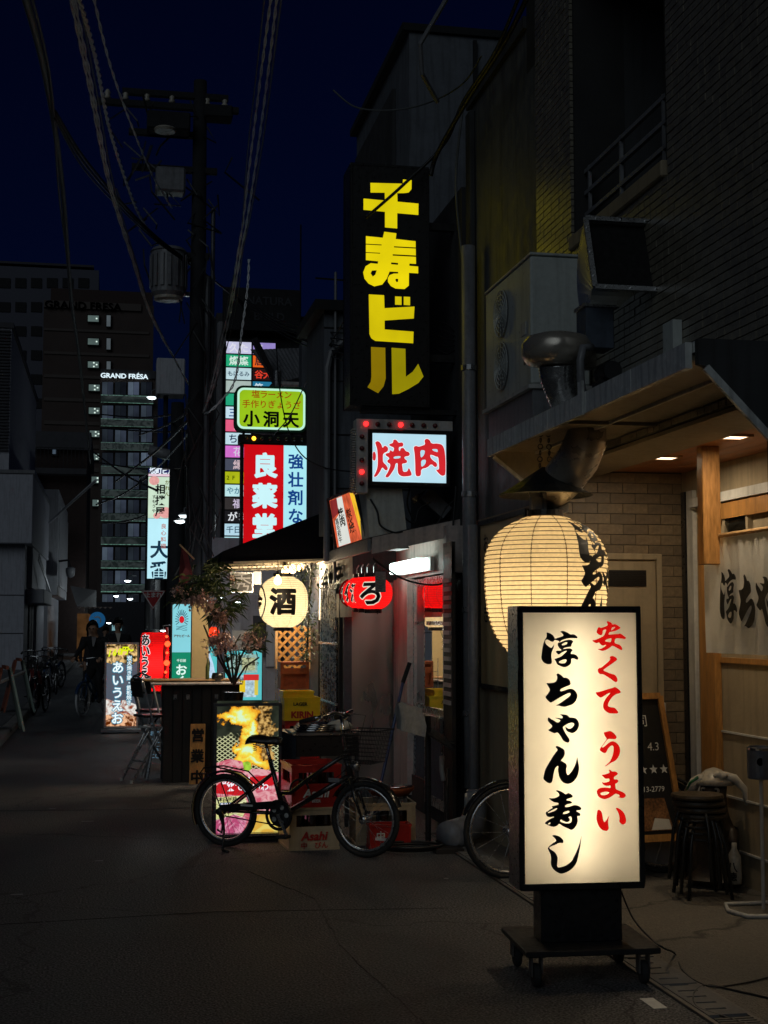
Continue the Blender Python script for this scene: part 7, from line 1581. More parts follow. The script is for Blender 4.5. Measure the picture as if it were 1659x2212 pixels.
# vertical string of red lamps
t = thing('red_string_lights', 'vertical string of glowing red flower lamps between red lantern and beer sign', 'string lights', tuple(onY(360, 1360, 16.5)))
MB().tube([tuple(onY(360 - i * .7 + 2 * math.sin(i), 1355 + i * 12, 16.5)) for i in range(20)], .018, 5).build('cord', mat('red_cord', (.35, .01, .01), .5), t, world=True)
lm_ = MB().lathe([(.001, -.035), (.02, -.028), (.04, 0), (.02, .028), (.001, .035)], (0, 0, 0), 8)
lamp0 = None
for i, (x, y) in enumerate(((362, 1391), (360, 1432), (357, 1472), (357, 1515), (354, 1560), (361, 1410), (358, 1452), (358, 1478), (355, 1540), (360, 1375))):
    p = onY(x, y, 16.45) - Vector(t.location); big = i < 5
    if lamp0 is None: lamp0 = lm_.build('flower_lamp', emis((1, .07, .02), 3.0, .1, name='red_lamp'), t); lamp0.location = p
    else: o = inst(lamp0, 'flower_lamp', t, p); o.scale = (1, 1, 1) if big else (.5, .5, .5)
# tall red lantern
rc = onY(335, 1366, 19.0)
PROF_T = [(0, .80), (.03, .92), (.08, 1), (.3, 1), (.7, 1), (.92, 1), (.97, .92), (1, .80)]
t, rt = lantern('tall_red_lantern', 'tall cylindrical red lantern with white outlined black characters down its side', (rc.x, 19.0, rc.z), .19, .78, PROF_T, 'paper_red', 26, 0, rib='flag_red', power=8, bulb=(1, .5, .4))
fa2 = math.atan2(-19.0, -rc.x) - R_(42)
for bo_, mm, off in ((.075, emis((.95, .85, .85), .95, 0, sample=False), .004), (.03, 'ink', .008)):
    k_ = MB()
    for i, c_ in enumerate('あいうえお'): put(k_, c_, 0, -.10 - i * .145, .165, bold=bo_)
    wrap_build(k_, 'lettering', mm, t, lambda u, v, off=off: ((rt(min(max(-v / .78, 0), 1)) + off) * math.cos(fa2 + u / .19), (rt(min(max(-v / .78, 0), 1)) + off) * math.sin(fa2 + u / .19), v), .03)
MB().tube([(0, 0, .03), (0, 0, .2)], .006, 5).build('cord', 'cable_black', t); MB().tube([(0, 0, -.8), (-.12, .1, -1.5)], .012, 5).tube([(0, 0, -.8), (.12, .1, -1.5)], .012, 5).build('stand', 'pipe_grey', t)

# standing lit sign in the alley
TL, BR_ = onY(227, 1388, 21.2), onY(298, 1578, 21.2)
t, w, h = light_box('alley_light_box', 'standing lit food poster with column of white characters and yellow price', 'sign', TL, Vector((BR_.x, 21.2, .07)), .12, .028, 'pink_white', None)
MB().quad((.028, .008, .028), (w - .028, .008, .028), (w - .028, .008, h - .028), (.028, .008, h - .028)).build('face', emis((.10, .12, .16), .8, .15, 4), t)
fl_ = lambda poly, d, m_: flat([(.028 + (w - .056) * u, .028 + (h - .056) * (1 - v)) for u, v in poly], .008 - d, 'print', m_, t)
fl_([(0, 0), (1, 0), (1, .20), (.8, .27), (.5, .22), (.25, .25), (0, .22)], .002, marble('p_food', (.03, .015, .0), (.95, .62, .25), 11, .95, 1)); fl_([(0, .66), (.3, .70), (.6, .68), (1, .74), (1, 1), (0, 1)], .002, marble('p_food2', (.30, .05, .01), (.85, .85, .80), 10, .95, 1)); fl_([(0, .86), (.5, .84), (1, .88), (1, 1), (0, 1)], .0035, marble('p_food3', (.12, .02, .0), (.9, .5, .28), 16, .95, 1))
def T3(mb, s_, u, v0, dv, size, bo_): 
    for i, c_ in enumerate(s_): put(mb, c_, .028 + (w - .056) * u, .028 + (h - .056) * (1 - v0 - dv * i), size, y=-.0, bold=bo_, fn=lambda a, b_: (a, .002 if bo_ < .05 else .004, b_))
k_ = MB(); T3(k_, 'あいうえお', .37, .28, .155, .185, .075); T3(k_, '炭火焼き鶏・鉄板焼き', .75, .17, .06, .085, .07); k_.build('letter_outline', emis((.05, .30, .45), .8, 0, sample=False), t)
k_ = MB(); T3(k_, 'あいうえお', .37, .28, .155, .18, .025); T3(k_, '炭火焼き鶏・鉄板焼き', .75, .17, .06, .075, .015); k_.build('lettering', emis((.85, .97, 1), 1.0, 0, sample=False), t)
k_ = MB()
for i, c_ in enumerate('160円〜'): put(k_, c_, .07 + i * .075, h - .16 + i * .012, .13, bold=.05, fn=lambda a, b_: (a, .001, b_), em=False, slant=.2, sx=.8)
k_.build('lettering', emis((.75, .85, .01), 1.0, 0, sample=False), t)
MB().box(-.04, -.12, -.05, w + .04, .2, -.015).build('foot', 'pipe_grey', t)
for x in (0, w): MB().lathe([(.001, -.01), (.022, -.01), (.022, .01), (.001, .01)], (x, -.08, -.05), 10, 'x').build('caster', 'rubber', t)

# white vertical hanging sign far down the alley
TL, BR_ = onY(321, 1012, 36.0), onY(368, 1250, 36.0)
w = BR_.x - TL.x; h = TL.z - BR_.z
t = thing('vertical_shop_sign', 'tall white lit hanging sign with red print on top and brushed characters below', 'sign', (TL.x, 36.0, BR_.z))
MB().box(-.02, .01, -.02, w + .02, .35, h + .02).build('housing', 'dark_metal', t)
ff_ = lambda z0, z1, m_, nm='face', y=-.002: MB().quad((0, y, h*z0), (w, y, h*z0), (w, y, h*z1), (0, y, h*z1)).build(nm, m_, t)
ff_(0, .545, emis((.48, .82, .92), 1.05, .12, .8)); ff_(.548, .925, emis((.62, .80, .62), .95, .15, 2)); ff_(.93, .952, emis((.8, .6, .7), 1, .1)); ff_(.958, 1.0, emis((.015, .02, .14), .8, 0))
k_ = MB(); htext(k_, '坂町ビル', .02, h*.98, .17, .155, y=-.006, bold=.04); k_.build('lettering', emis((.8, .9, 1), 1, 0, sample=False), t)
k_ = MB(); vtext(k_, '相撲屋', w*.52, h*.86, .26, .29, y=-.006, bold=.03); vtext(k_, 'すもうや', w*.25, h*.76, .10, .12, y=-.006); k_.build('lettering', 'ink', t)
k_ = MB(); vtext(k_, 'かれん', w*.82, h*.90, .13, .15, y=-.006); k_.build('lettering', emis((.25, .25, .05), .6, 0, sample=False), t)
k_ = MB(); vtext(k_, '良心料理', w*.68, h*.50, .14, .17, y=-.006); k_.build('lettering', emis((.6, .25, .22), .8, 0, sample=False), t)
k_ = MB(); vtext(k_, '大番', w*.5, h*.345, .46, .52, y=-.006, bold=.035); k_.build('lettering', emis((.01, .06, .12), .5, 0, sample=False), t)
for (u, v, r_) in ((.25, .89, .13), (.75, .60, .16), (.38, .57, .09)): 
    flat([(w*u + r_*math.cos(6.283*k/18), h*v + r_*.9*math.sin(6.283*k/18)) for k in range(18)], -.004, 'print', emis((.80, .38, .36), .95, .15, 12, sample=False), t)

# ================================================================== signs, flag, poles
t = thing('stop_sign', 'red inverted triangle stop sign with white characters down the alley', 'road sign', tuple(onY(331, 1290, 30)))
p = Vector((0, 0, 0)); s_ = .26
MB().prism([(-s_, s_*.55), (0, -s_*1.05), (s_, s_*.55)], lambda u, v, q: (u, q, v), .02).build('plate', mat('sign_red', (.45, .03, .035), .4), t)
k_ = MB(); htext(k_, '止まれ', -.18, .05, .12, .12, y=-.004, bold=.03)
k_.build('lettering', 'letter_white', t); ol = MB()
for a, b_ in (((-s_*.9, s_*.49), (s_*.9, s_*.49)), ((s_*.9, s_*.49), (0, -s_*.93)), ((0, -s_*.93), (-s_*.9, s_*.49))): ol.bar((a[0], -.003, a[1]), (b_[0], -.003, b_[1]), .02, .002, up=(0, 1, 0))
ol.build('border', 'letter_white', t); MB().cyl((.0, .04, -t.location.z), (.0, .04, s_), .03, n=8).build('pole', 'pipe_grey', t)
t = thing('round_blue_sign', 'small round blue road sign with white curved arrow', 'road sign', tuple(onY(210, 1339, 48)))
MB().lathe([(.001, 0), (.27, 0)], (0, 0, 0), 24, 'y').build('plate', emis((.02, .16, .40), .35, .1, sample=False), t); k_ = MB(); k_.torus((0, -.02, -.02), .12, .028, 'y', 18, 4, (-40, 130)); k_.bar((-.08, -.02, .07), (-.15, -.02, .12), .08, .01); k_.build('arrow', 'letter_white', t); MB().cyl((0, .05, -t.location.z), (0, .05, .2), .03, n=8).build('pole', 'pipe_dark', t)  # plate emits faintly, light put into its blue
t = thing('dark_red_flag', 'limp dark red flag hanging from the utility pole', 'flag', tuple(onY(396, 1180, 18.4)))
fp = [(392, 1182), (405, 1195), (416, 1240), (400, 1268), (386, 1258), (388, 1220)]
vs = [tuple(onY(x, y, 18.4 + .06 * (i % 2))) for i, (x, y) in enumerate(fp)] + [tuple(onY(400, 1225, 18.3))]
MB().add(vs, [(i, (i+1) % 6, 6) for i in range(6)]).build('cloth', 'flag_red', t, world=True); MB().cyl(tuple(onY(388, 1176, 18.4)), tuple(onY(420, 1208, 18.45)), .012, n=6).build('rod', 'wood_raw', t, world=True)

def utility_pole(lab, x, y, Y, r, ytop, arms=(), tr=None):
    b = onY(x, 1340, Y); zt = onY(x, ytop, Y).z
    t = thing('utility_pole', lab, 'utility pole', (b.x, Y, 0), 0, 'utility poles on the right side of the alley')
    MB().tube([(0, 0, 0), (0, 0, zt)], [r, r * .62], 14).build('pole', 'wall_black', t, smooth=True)
    for (dx, w_, z) in arms: MB().box(dx - w_ / 2, -.05, z, dx + w_ / 2, .03, z + .09).build('cross_arm', 'wall_black', t); 
    return t, zt
t, zt = utility_pole('tall concrete utility pole tangled with cables right of the white hanging sign', 420, 1300, 19.5, .15, 175)
MB().tube([(.13, -.12, 0), (.13, -.12, 6.5)], .045, 8).build('conduit', 'pipe_dark', t); MB().tube([(.20, -.05, 0), (.20, -.05, 7.5)], .03, 8).build('conduit', 'pipe_dark', t)
zz = lambda y: onY(420, y, 19.5).z
for z, dx, w_ in ((zz(240), -.45, 2.0), (zz(215), -.35, 1.5), (zz(375), -.35, 1.2), (zz(300), -.5, 1.0), (zz(560), -.25, .8)): MB().box(dx - w_/2, -.06, z, dx + w_/2, .04, z + .08).build('cross_arm', 'wall_black', t)
for x_ in (-1.3, -1.05, -.75, -.4, .1, .35): MB().lathe([(.001, 0), (.035, 0), (.05, .03), (.03, .06), (.05, .09), (.02, .14), (.001, .14)], (x_, -.02, zz(240) + .08), 10).build('insulator', 'ceramic_white', t, smooth=True)
MB().box(-.75, -.35, zz(300), -.15, .05, zz(262)).build('switch_box', 'wall_black', t, bevel=.02); MB().lathe([(.001, 0), (.14, 0), (.16, .03), (.14, .05)], (-.5, -.3, zz(305)), 16).build('lamp_unit', 'ceramic_white', t)
MB().box(.05, -.25, zz(262), .45, .05, zz(235)).build('switch_box', 'wall_black', t, bevel=.02); MB().box(-.62, -.2, zz(425), -.2, .1, zz(372)).build('capacitor', 'pipe_grey', t, bevel=.03)
# ribbed transformer can
tz0, tz1 = zz(648), zz(545); tm = MB(); tm.lathe([(.001, 0), (.20, 0), (.24, .05), (.24, tz1 - tz0 - .06), (.26, tz1 - tz0 - .05), (.22, tz1 - tz0), (.001, tz1 - tz0 + .02)], (-.42, -.1, tz0), 22)
tm.build('transformer', 'pipe_grey', t, smooth=False); rb_ = MB()
for k in range(16):
    a = 6.283 * k / 16; rb_.box(0, 0, 0, 0, 0, 0) if False else rb_.bar((-.42 + .26 * math.cos(a), -.1 + .26 * math.sin(a), tz0 + .12), (-.42 + .26 * math.cos(a), -.1 + .26 * math.sin(a), tz1 - .1), .05, .008, up=(math.cos(a), math.sin(a), 0))
rb_.build('cooling_fins', 'pipe_grey', t); MB().lathe([(.20, 0), (.20, -.04), (.12, -.06)], (-.42, -.1, tz0), 18).build('bottom_cap', 'ceramic_white', t)
MB().bar((-.42, .1, tz0 + .1), (0, .1, tz0 + .1), .06).bar((-.42, .1, tz1 - .1), (0, .1, tz1 - .1), .06).build('bracket', 'galvanised', t)
mm2 = MB(); rg3 = random.Random(21)
for k in range(26):
    z = rg3.uniform(2.5, 7.2); a = rg3.uniform(0, 6.28); p0 = Vector((.16 * math.cos(a), -.16 * abs(math.sin(a)), z)); mm2.tube([p0, p0 + Vector((rg3.uniform(-.2, .2), -.1, -.3)), p0 + Vector((rg3.uniform(-.2, .2), 0, -.8))], .012, 4)
for k in range(30):
    p0 = Vector((rg3.uniform(-1.2, .5), -.05, zz(rg3.uniform(215, 560)))); mm2.tube([p0, p0 + Vector((rg3.uniform(-.3, .3), -.08, -.25)), p0 + Vector((rg3.uniform(-.4, .4), 0, rg3.uniform(-.7, .2)))], .014, 4)
mm2.build('cable_tangle', 'cable_black', t)['kind'] = 'stuff'
t, zt = utility_pole('dark square pillar like pole right beside the white hanging sign', 378, 1300, 33, .24, 870)
MB().box(.2, -.3, onY(378, 1010, 33).z, 1.2, .3, onY(378, 930, 33).z).build('junction_box', 'black_paint', t); 
t, zt = utility_pole('slim pole holding a white box left of the transformer', 352, 1300, 40, .1, 775)
bx1_, bx2_ = onY(338, 778, 40), onY(398, 858, 40); MB().box(bx1_.x, 39.6, bx2_.z, bx2_.x, 40.4, bx1_.z).build('white_cabinet', 'left_white', t, world=True, bevel=.03)
# lamps far down the alley
for (x, y, Yd, lab, pw_) in ((276, 1254, 60, 'upper one of three round white lamps at the alley end', 16), (251, 1287, 75, 'left one of three round white lamps at the alley end', 16), (281, 1293, 68, 'right one of three round white lamps at the alley end', 16), (235, 1345, 85, 'low tiny lamp beside the far passers by', 6)):
    lamp_head('street_lamp', lab, onY(x, y, Yd), power=pw_ * 4, size=.16, em=12, grp='round white street lamps at the alley end')
for (x, y, lab) in ((389, 1125, 'upper oval lamp by the tall pole'), (398, 1113, 'second oval lamp by the tall pole, slightly higher')): lamp_head('wall_lamp', lab, onY(x, y, 30), power=8, size=.14, grp='oval lamps by the tall pole', em=3)
lamp_head('wall_lamp', 'white tube lamp by the balconies of the far hotel', onY(328, 858, 60), power=10, size=.25, em=2.5, grp='far lamps')
t = thing('alley_lamp', 'unlit long grey street lamp arm above the white hanging sign', 'street lamp', tuple(onY(330, 985, 34)))
MB().tube([(-.1, 0, .15), (.3, 0, .05), (.8, 0, -.02), (1.4, 0, -.2)], [.12, .14, .08, .03], 8).build('head', 'pipe_grey', t, smooth=True)

# ================================================================== left side of the alley
def gbox(b, x0, y0, z0, x1, y1, z1, nm, m_, **k): return MB().box(x0, y0, z0, x1, y1, z1).build(nm, m_, b, world=True, **k)
bl = thing('grey_corner_building', 'pale grey building with overhanging box storey at left edge', 'building', (-3.0, 48, 0))
zt3, zs3 = 6.74, 4.35; ys = 48.5
gbox(bl, -12, ys, zs3, -2.66, 61, zt3, 'upper_storey', 'left_grey', bevel=.03); gbox(bl, -12, ys - .05, zt3 + .001, -2.62, 61.05, zt3 + .12, 'roof_edge', 'pipe_grey')
pxr = onY(52, 1300, 49).x; gbox(bl, -12, 49, 0, pxr, 60, zs3 - .01, 'pillar_wall', 'left_grey')
gbox(bl, pxr + .01, 50.5, 2.9, -2.75, 60.9, zs3 - .01, 'sign_band', 'left_white'); gbox(bl, -3.4, 55, 0, -2.80, 60.8, 2.88, 'lower_wall', 'left_grey')
gbox(bl, pxr + .01, 50.0, 2.35, -2.3, 56.5, 2.85, 'canopy', 'left_white', bevel=.03)
for y in (51.5, 53): gbox(bl, pxr + .012, y, .1, pxr + .05, y + 1.2, 2.3, 'shutter', 'left_dark')
gbox(bl, pxr - 1.5, 48.9, 0, pxr - 1.35, 48.99, zs3, 'downpipe', 'left_dark')
for z in (1.3, 2.6): gbox(bl, -12, 48.985, z, pxr, 48.998, z + .03, 'joint', 'left_dark')
for q in range(3): MB().bar((-2.55, 50.5 + q*.2, 3.9 + q * .1), (-2.35, 56, 2.9), .04).build('stay_rod', 'galvanised', bl, world=True)
bl = thing('tall_left_building', 'dark tall building with slatted front and grey side at left edge', 'building', (-3.6, 49, 0))
gbox(bl, -14, 50.3, 6.9, -3.62, 67, 12.1, 'wall', 'left_grey')
for q in range(40): gbox(bl, -9, 50.2, 7.6 + q * .112, -3.66, 50.29, 7.66 + q * .112, 'slat', 'left_dark') if q else None
gbox(bl, -14, 50.22, 12.11, -3.55, 67.1, 12.3, 'parapet', 'left_dark')
for q in range(3): 
    f = gbox(bl, -7, 49.9, 7.2 + q * .95, -4.3, 50.19, 7.9 + q * .95, 'window', 'left_dark'); gbox(f, -6.9, 49.88, 7.3 + q * .95, -4.4, 49.895, 7.8 + q * .95, 'pane', emis((.10, .16, .17), .35, .6, 3, sample=False, name='dim_pane'))
    gbox(f, -6.5, 49.86, 7.55 + q * .95, -4.4, 49.87, 7.62 + q * .95, 'lamp_strip', emis((1, .75, .5), 1.3, .3, 6, sample=False, name='warm_strip')) if q != 1 else None
bl = thing('white_annex', 'small white building with a round surveillance dome beyond the corner', 'building', (-3.3, 62, 0))
x_a = onY(165, 1250, 75).x
gbox(bl, -10, 62, 2.9, x_a - .5, 75, 7.5, 'wall', 'left_white'); gbox(bl, -10, 62.5, 0, x_a - .9, 75, 2.88, 'lower_wall', 'left_grey'); gbox(bl, x_a - .49, 63, 3.3, x_a - .44, 74, 6.9, 'side_sheet', 'left_white')
q = onY(152, 1235, 61.5); MB().lathe([(.001, -.28), (.16, -.2), (.2, 0), (.2, .15), (.1, .2)], tuple(q), 14).build('dome', 'pipe_grey', bl, world=True, smooth=True); MB().tube([tuple(q + Vector((0, 0, .2))), tuple(q + Vector((-.1, 0, .5))), tuple(q + Vector((-.5, 0, .45)))], .05, 6).build('arm', 'dark_metal', bl, world=True)
bl = thing('brick_building', 'dark brown brick building with balcony and one pale window', 'building', (-4, 78, 0))
x_b = onY(200, 1200, 88).x
gbox(bl, -16, 76, 0, x_b - .2, 88, 11.0, 'wall', 'brick_brown'); gbox(bl, -16, 75.6, 10.95, x_b, 88, 11.9, 'cornice', 'left_dark')
w0 = onY(110, 945, 75.9); w1 = onY(126, 985, 75.9); f = gbox(bl, w0.x, 75.85, w1.z, w1.x, 75.98, w0.z, 'window', 'dark_rough'); gbox(f, w0.x + .1, 75.8, w1.z + .1, w1.x - .1, 75.84, w0.z - .1, 'pane', emis((.09, .13, .18), .55, .3, 2, sample=False))
w0 = onY(102, 1070, 75.9); w1 = onY(130, 1115, 75.9); f = gbox(bl, w0.x, 75.85, w1.z, w1.x, 75.98, w0.z, 'window', 'left_dark'); gbox(f, w0.x + .12, 75.8, w1.z + .12, w1.x - .12, 75.84, w0.z - .12, 'pane', 'dark_rough')
rl = MB(); zb3 = onY(100, 1010, 75).z; 
for k in range(26): rl.cyl((-6.6 + k * .2, 75.2, zb3), (-6.6 + k * .2, 75.2, zb3 + 1.1), .025, n=4)
rl.bar((-6.7, 75.2, zb3 + 1.1), (-1.5, 75.2, zb3 + 1.1), .05); rl.build('balcony_railing', 'dark_metal', bl, world=True); gbox(bl, -8, 75.1, zb3 - .3, -1.4, 75.99, zb3, 'balcony_floor', 'left_dark')
t = thing('flagpole', 'pale slanting pole reaching up from the left corner building', 'pole', (-2.6, 55, 6))
MB().cyl(tuple(onY(107, 1128, 58)), tuple(onY(207, 1038, 50)), .05, n=8).build('pole', 'left_white', t, world=True)
t = thing('shop_awning', 'small striped awning with scalloped lit edge over far left shop', 'awning', tuple(onY(185, 1300, 62)))
a, b_ = onY(166, 1310, 62), onY(208, 1300, 66)
MB().add([tuple(a), (b_.x, 66, a.z), (b_.x, 66, a.z + .8), (a.x - .3, 62, a.z + .9)], [(0,1,2,3)]).build('canvas', 'left_dark', t, world=True); k_ = MB()
for i in range(7): k_.lathe([(.001, -.08), (.12, 0)], (a.x + .1 + i * .22, 62, a.z - .02), 8)
k_.build('scallops', 'pink_white', t, world=True); gbox(t, a.x, 63, 0, b_.x - .3, 70, a.z - .3, 'shop_front', emis((.30, .14, .05), .18, .5, 2, sample=False))

# construction barriers
for i, (x, y) in enumerate(((38, 1548), (8, 1592))):
    p = onZ(x, y, 0)
    t = thing('road_barrier', ('pale green and red barrier panel nearer the parked bicycles', 'pale green barrier panel at the left edge of the photo')[i], 'barrier', tuple(p), R_(-80), 'construction barriers at the left kerb')
    t.location.z = .09
    for s_ in (-1, 1):
        f = MB(); vs0 = [(-.22, 0), (-.13, .06), (.13, .06), (.22, 0), (.26, 0), (.20, .82), (.13, .90), (-.13, .90), (-.20, .82), (-.26, 0)]
        f.prism(vs0, lambda u, v, q, s_=s_: (u, s_ * (.24 - .22 * v + q), v), .03); f.build('panel', 'barrier_green' if s_ > 0 else 'orange_red', t)
        MB().prism([(-.11, .42), (.11, .42), (.13, .62), (-.13, .62)], lambda u, v, q, s_=s_: (u, s_ * (.275 - .22 * v + q), v), .004).build('opening', 'dark_rough', t)
    MB().box(-.3, -.02, .88, .3, .02, .93).build('top_bar', 'orange_red', t)
t = thing('barrier_pole', 'striped white pole resting across the two barriers', 'pole', tuple(onZ(20, 1560, 0)))
MB().cyl(tuple(onY(-10, 1478, 21.5)), tuple(onY(52, 1452, 23.8)), .03, n=8).build('pole', 'white_paint', t, world=True)

# parked bicycles on the left
for i, (x, y, rz_, fr_, lab) in enumerate(((58, 1541, 100, 'bike_red', 'red framed parked bicycle with black basket nearest at left kerb'), (92, 1545, 82, 'bike_black', 'black parked bicycle just right of the red one'), (112, 1500, 95, 'bike_black', 'dark parked bicycle behind the first two at left'), (128, 1490, 75, 'bike_blue', 'dark blue parked bicycle farthest right in the left row'))):
    p = onZ(x, y, 0)
    bicycle('parked_bicycle', lab, (p.x, p.y + 1.0, .0 if p.x > -1.4 else .09), R_(rz_ + 180), wb=1.08, r=.33, frame=fr_, saddle=.86, bars=1.04, fr_h=.70, detail=False, group='bicycles parked along the left kerb', tw=.022)

# ================================================================== people
def person(name, lab, loc, rz, J, suit_='suit', shirt='shirt', hair_long=False, head_tilt=0.0, group=None, hands=True, legs='suit'):
    """J: joints in metres in the figure's own frame (faces -y)"""
    t = thing(name, lab, 'person', loc, rz, group)
    n = list(J); idx = {k: i for i, k in enumerate(n)}
    V = [Vector(J[k]) for k in n]
    rad = dict(pelvis=(.155, .12), belly=(.135, .105), chest=(.165, .12), neck0=(.085, .07), neck=.052, head0=.06, head=(.078, .095), crown=(.07, .085))
    for s_ in 'LR': rad.update({'sh' + s_: .075, 'el' + s_: .048, 'wr' + s_: .033, 'pa' + s_: (.036, .022), 'hip' + s_: .105, 'kn' + s_: .07, 'an' + s_: .045, 'to' + s_: (.045, .032)})
    E = [('pelvis', 'belly'), ('belly', 'chest'), ('chest', 'neck0'), ('neck0', 'neck'), ('neck', 'head0'), ('head0', 'head'), ('head', 'crown')]
    for s_ in 'LR': E += [('chest', 'sh' + s_), ('sh' + s_, 'el' + s_), ('el' + s_, 'wr' + s_), ('wr' + s_, 'pa' + s_), ('pelvis', 'hip' + s_), ('hip' + s_, 'kn' + s_), ('kn' + s_, 'an' + s_), ('an' + s_, 'to' + s_)]
    E = [(a, b) for a, b in E if a in idx and b in idx]
    used = [k for k in n if any(k in e for e in E)]; im = {k: i for i, k in enumerate(used)}
    body = skin_mesh('body', [J[k] for k in used], [(im[a], im[b]) for a, b in E], [rad[k] for k in used], 'skin', t)
    body.data.materials.append(M[suit_]); body.data.materials.append(M[legs]); body.data.materials.append(M['rubber'])
    hd = Vector(J['head']); nk = Vector(J['neck'])
    for p in body.data.polygons:
        c = p.center; m_ = 1
        dn = min(((c - Vector(J[k])).length, k) for k in used)[1]
        if dn in ('head', 'crown', 'head0', 'neck'): m_ = 0
        elif dn[:2] == 'pa': m_ = 0
        elif dn[:2] in ('kn', 'an') or dn[:3] == 'hip': m_ = 2
        elif dn[:2] == 'to': m_ = 3
        p.material_index = m_
    d = (Vector(J['crown']) - Vector(J['head0'])).normalized(); fw = Vector((0, -1, 0)); fw = (fw - d * fw.dot(d)).normalized(); sd = d.cross(fw)
    fc = hd + fw * .088
    MB().add([tuple(fc + fw*.0 + d*.025), tuple(fc + sd*.016 - d*.028), tuple(fc + fw*.026 - d*.022), tuple(fc - sd*.016 - d*.028)], [(0,1,2),(0,2,3),(1,3,2)]).build('nose', 'skin', t)
    for s_ in (-1, 1):
        MB().lathe([(.001, -.010), (.012, -.004), (.012, .004), (.001, .010)], tuple(fc + sd * s_ * .032 + d * .02 - fw * .010), 8, 'y').build('eye', 'ink', t)
        MB().lathe([(.001, -.01), (.02, -.006), (.028, 0), (.02, .006), (.001, .01)], tuple(hd + sd * s_ * .085 - fw * .005), 8, 'x').build('ear', 'skin', t)
    MB().bar(fc + sd*.022 - d*.052 - fw*.006, fc - sd*.022 - d*.052 - fw*.006, .008, .006).build('mouth', mat('lip', (.22, .08, .07), .5), t)
    hv = MB(); rgh = random.Random(4); nn_, mm_ = 18, 9; vs = []; fs = []
    for i in range(mm_ + 1):
        th = (math.pi * .58) * i / mm_
        for k in range(nn_):
            a = 6.283 * k / nn_; rr = .108 + rgh.uniform(-.006, .008); front = math.cos(a)
            tt = th * (1.0 if front < .35 else .50)
            if hair_long and front < .2: tt = th * 1.25; rr += .02
            vs.append(tuple(hd + d * .035 + d * rr * 1.12 * math.cos(tt) + (fw * math.cos(a) + sd * math.sin(a) * .88) * rr * math.sin(tt)))
    for i in range(mm_):
        for k in range(nn_): fs.append((i*nn_+k, i*nn_+(k+1) % nn_, (i+1)*nn_+(k+1) % nn_, (i+1)*nn_+k))
    hv.add(vs, fs).build('hair', 'hair', t, smooth=True)
    if hair_long: MB().tube([tuple(hd - fw*.05), tuple(nk - fw*.06), tuple(nk - fw*.08 - d*.15)], [.09, .10, .07], 10).build('hair_back', 'hair', t, smooth=True)
    ch = Vector(J['chest']); n0 = Vector(J['neck0'])
    MB().add([tuple(n0 - Vector((.05, .06, -.03))), tuple(n0 + Vector((.05, -.06, .03))), tuple(ch + Vector((.012, -.155, -.02))), tuple(ch + Vector((-.012, -.155, -.02)))], [(0,1,2,3)]).build('shirt_front', shirt, t)
    if hands:
        for s_ in 'LR':
            pa, wr = Vector(J['pa' + s_]), Vector(J['wr' + s_]); dd = (pa - wr).normalized(); lat = dd.cross(Vector((0, 0, 1))); lat = lat.normalized() if lat.length > .1 else Vector((1, 0, 0)); dn_ = dd.cross(lat).normalized()
            if dn_.z > 0: dn_ = -dn_
            for q, (o_, l_) in enumerate(((-.027, .062), (-.009, .072), (.009, .068), (.027, .052))):
                b0_ = pa + lat * o_ + dd * .02; MB().tube([b0_, b0_ + dd * l_ * .5, b0_ + dd * l_ * .75 + dn_ * l_ * .35, b0_ + dd * l_ * .6 + dn_ * l_ * .7], [.0095, .009, .008, .006], 6).build('finger', 'skin', t, smooth=True)
            b0_ = wr.lerp(pa, .4) + lat * (.034 if s_ == 'R' else -.034); MB().tube([b0_, b0_ + dd * .03 + dn_ * .02, b0_ + dd * .05 + dn_ * .045], [.011, .010, .008], 6).build('thumb', 'skin', t, smooth=True)
    return t
rp = onZ(178, 1549, 0)
# rider's bicycle: heading towards the camera, slightly to the left
bz = R_(-112); wbR = 1.06; fx_, fy_ = rp.x, rp.y
rx, ry = fx_ - wbR * math.cos(bz), fy_ - wbR * math.sin(bz)
bicycle('ridden_bicycle', 'blue bicycle with white tyre ridden towards the camera', (rx, ry, 0), bz, wb=wbR, r=.30, frame='bike_blue', tyre='white_tyre', saddle=.84, bars=1.02, fr_h=.68, basket=False, detail=False, chain=False, tw=.022)
J = dict(pelvis=(0, .0, .90), belly=(0, -.05, 1.05), chest=(0, -.16, 1.24), neck0=(0, -.22, 1.37), neck=(0, -.26, 1.43), head0=(0, -.30, 1.47), head=(0, -.33, 1.54), crown=(0, -.34, 1.61),
         shL=(.19, -.17, 1.32), elL=(.27, -.33, 1.12), wrL=(.24, -.52, 1.02), paL=(.235, -.60, 1.00), shR=(-.19, -.17, 1.32), elR=(-.28, -.33, 1.12), wrR=(-.25, -.52, 1.02), paR=(-.245, -.60, 1.00),
         hipL=(.10, -.02, .86), knL=(.14, -.40, .72), anL=(.13, -.26, .30), toL=(.13, -.38, .24), hipR=(-.10, -.02, .86), knR=(-.13, -.38, .56), anR=(-.13, -.22, .14), toR=(-.13, -.34, .09))
sx0 = rx + (wbR * .30) * math.cos(bz); sy0 = ry + (wbR * .30) * math.sin(bz)
person('person', 'dark haired person in black suit jacket and pale shirt riding the blue bicycle', (sx0, sy0, -.0), bz + math.pi / 2, J)
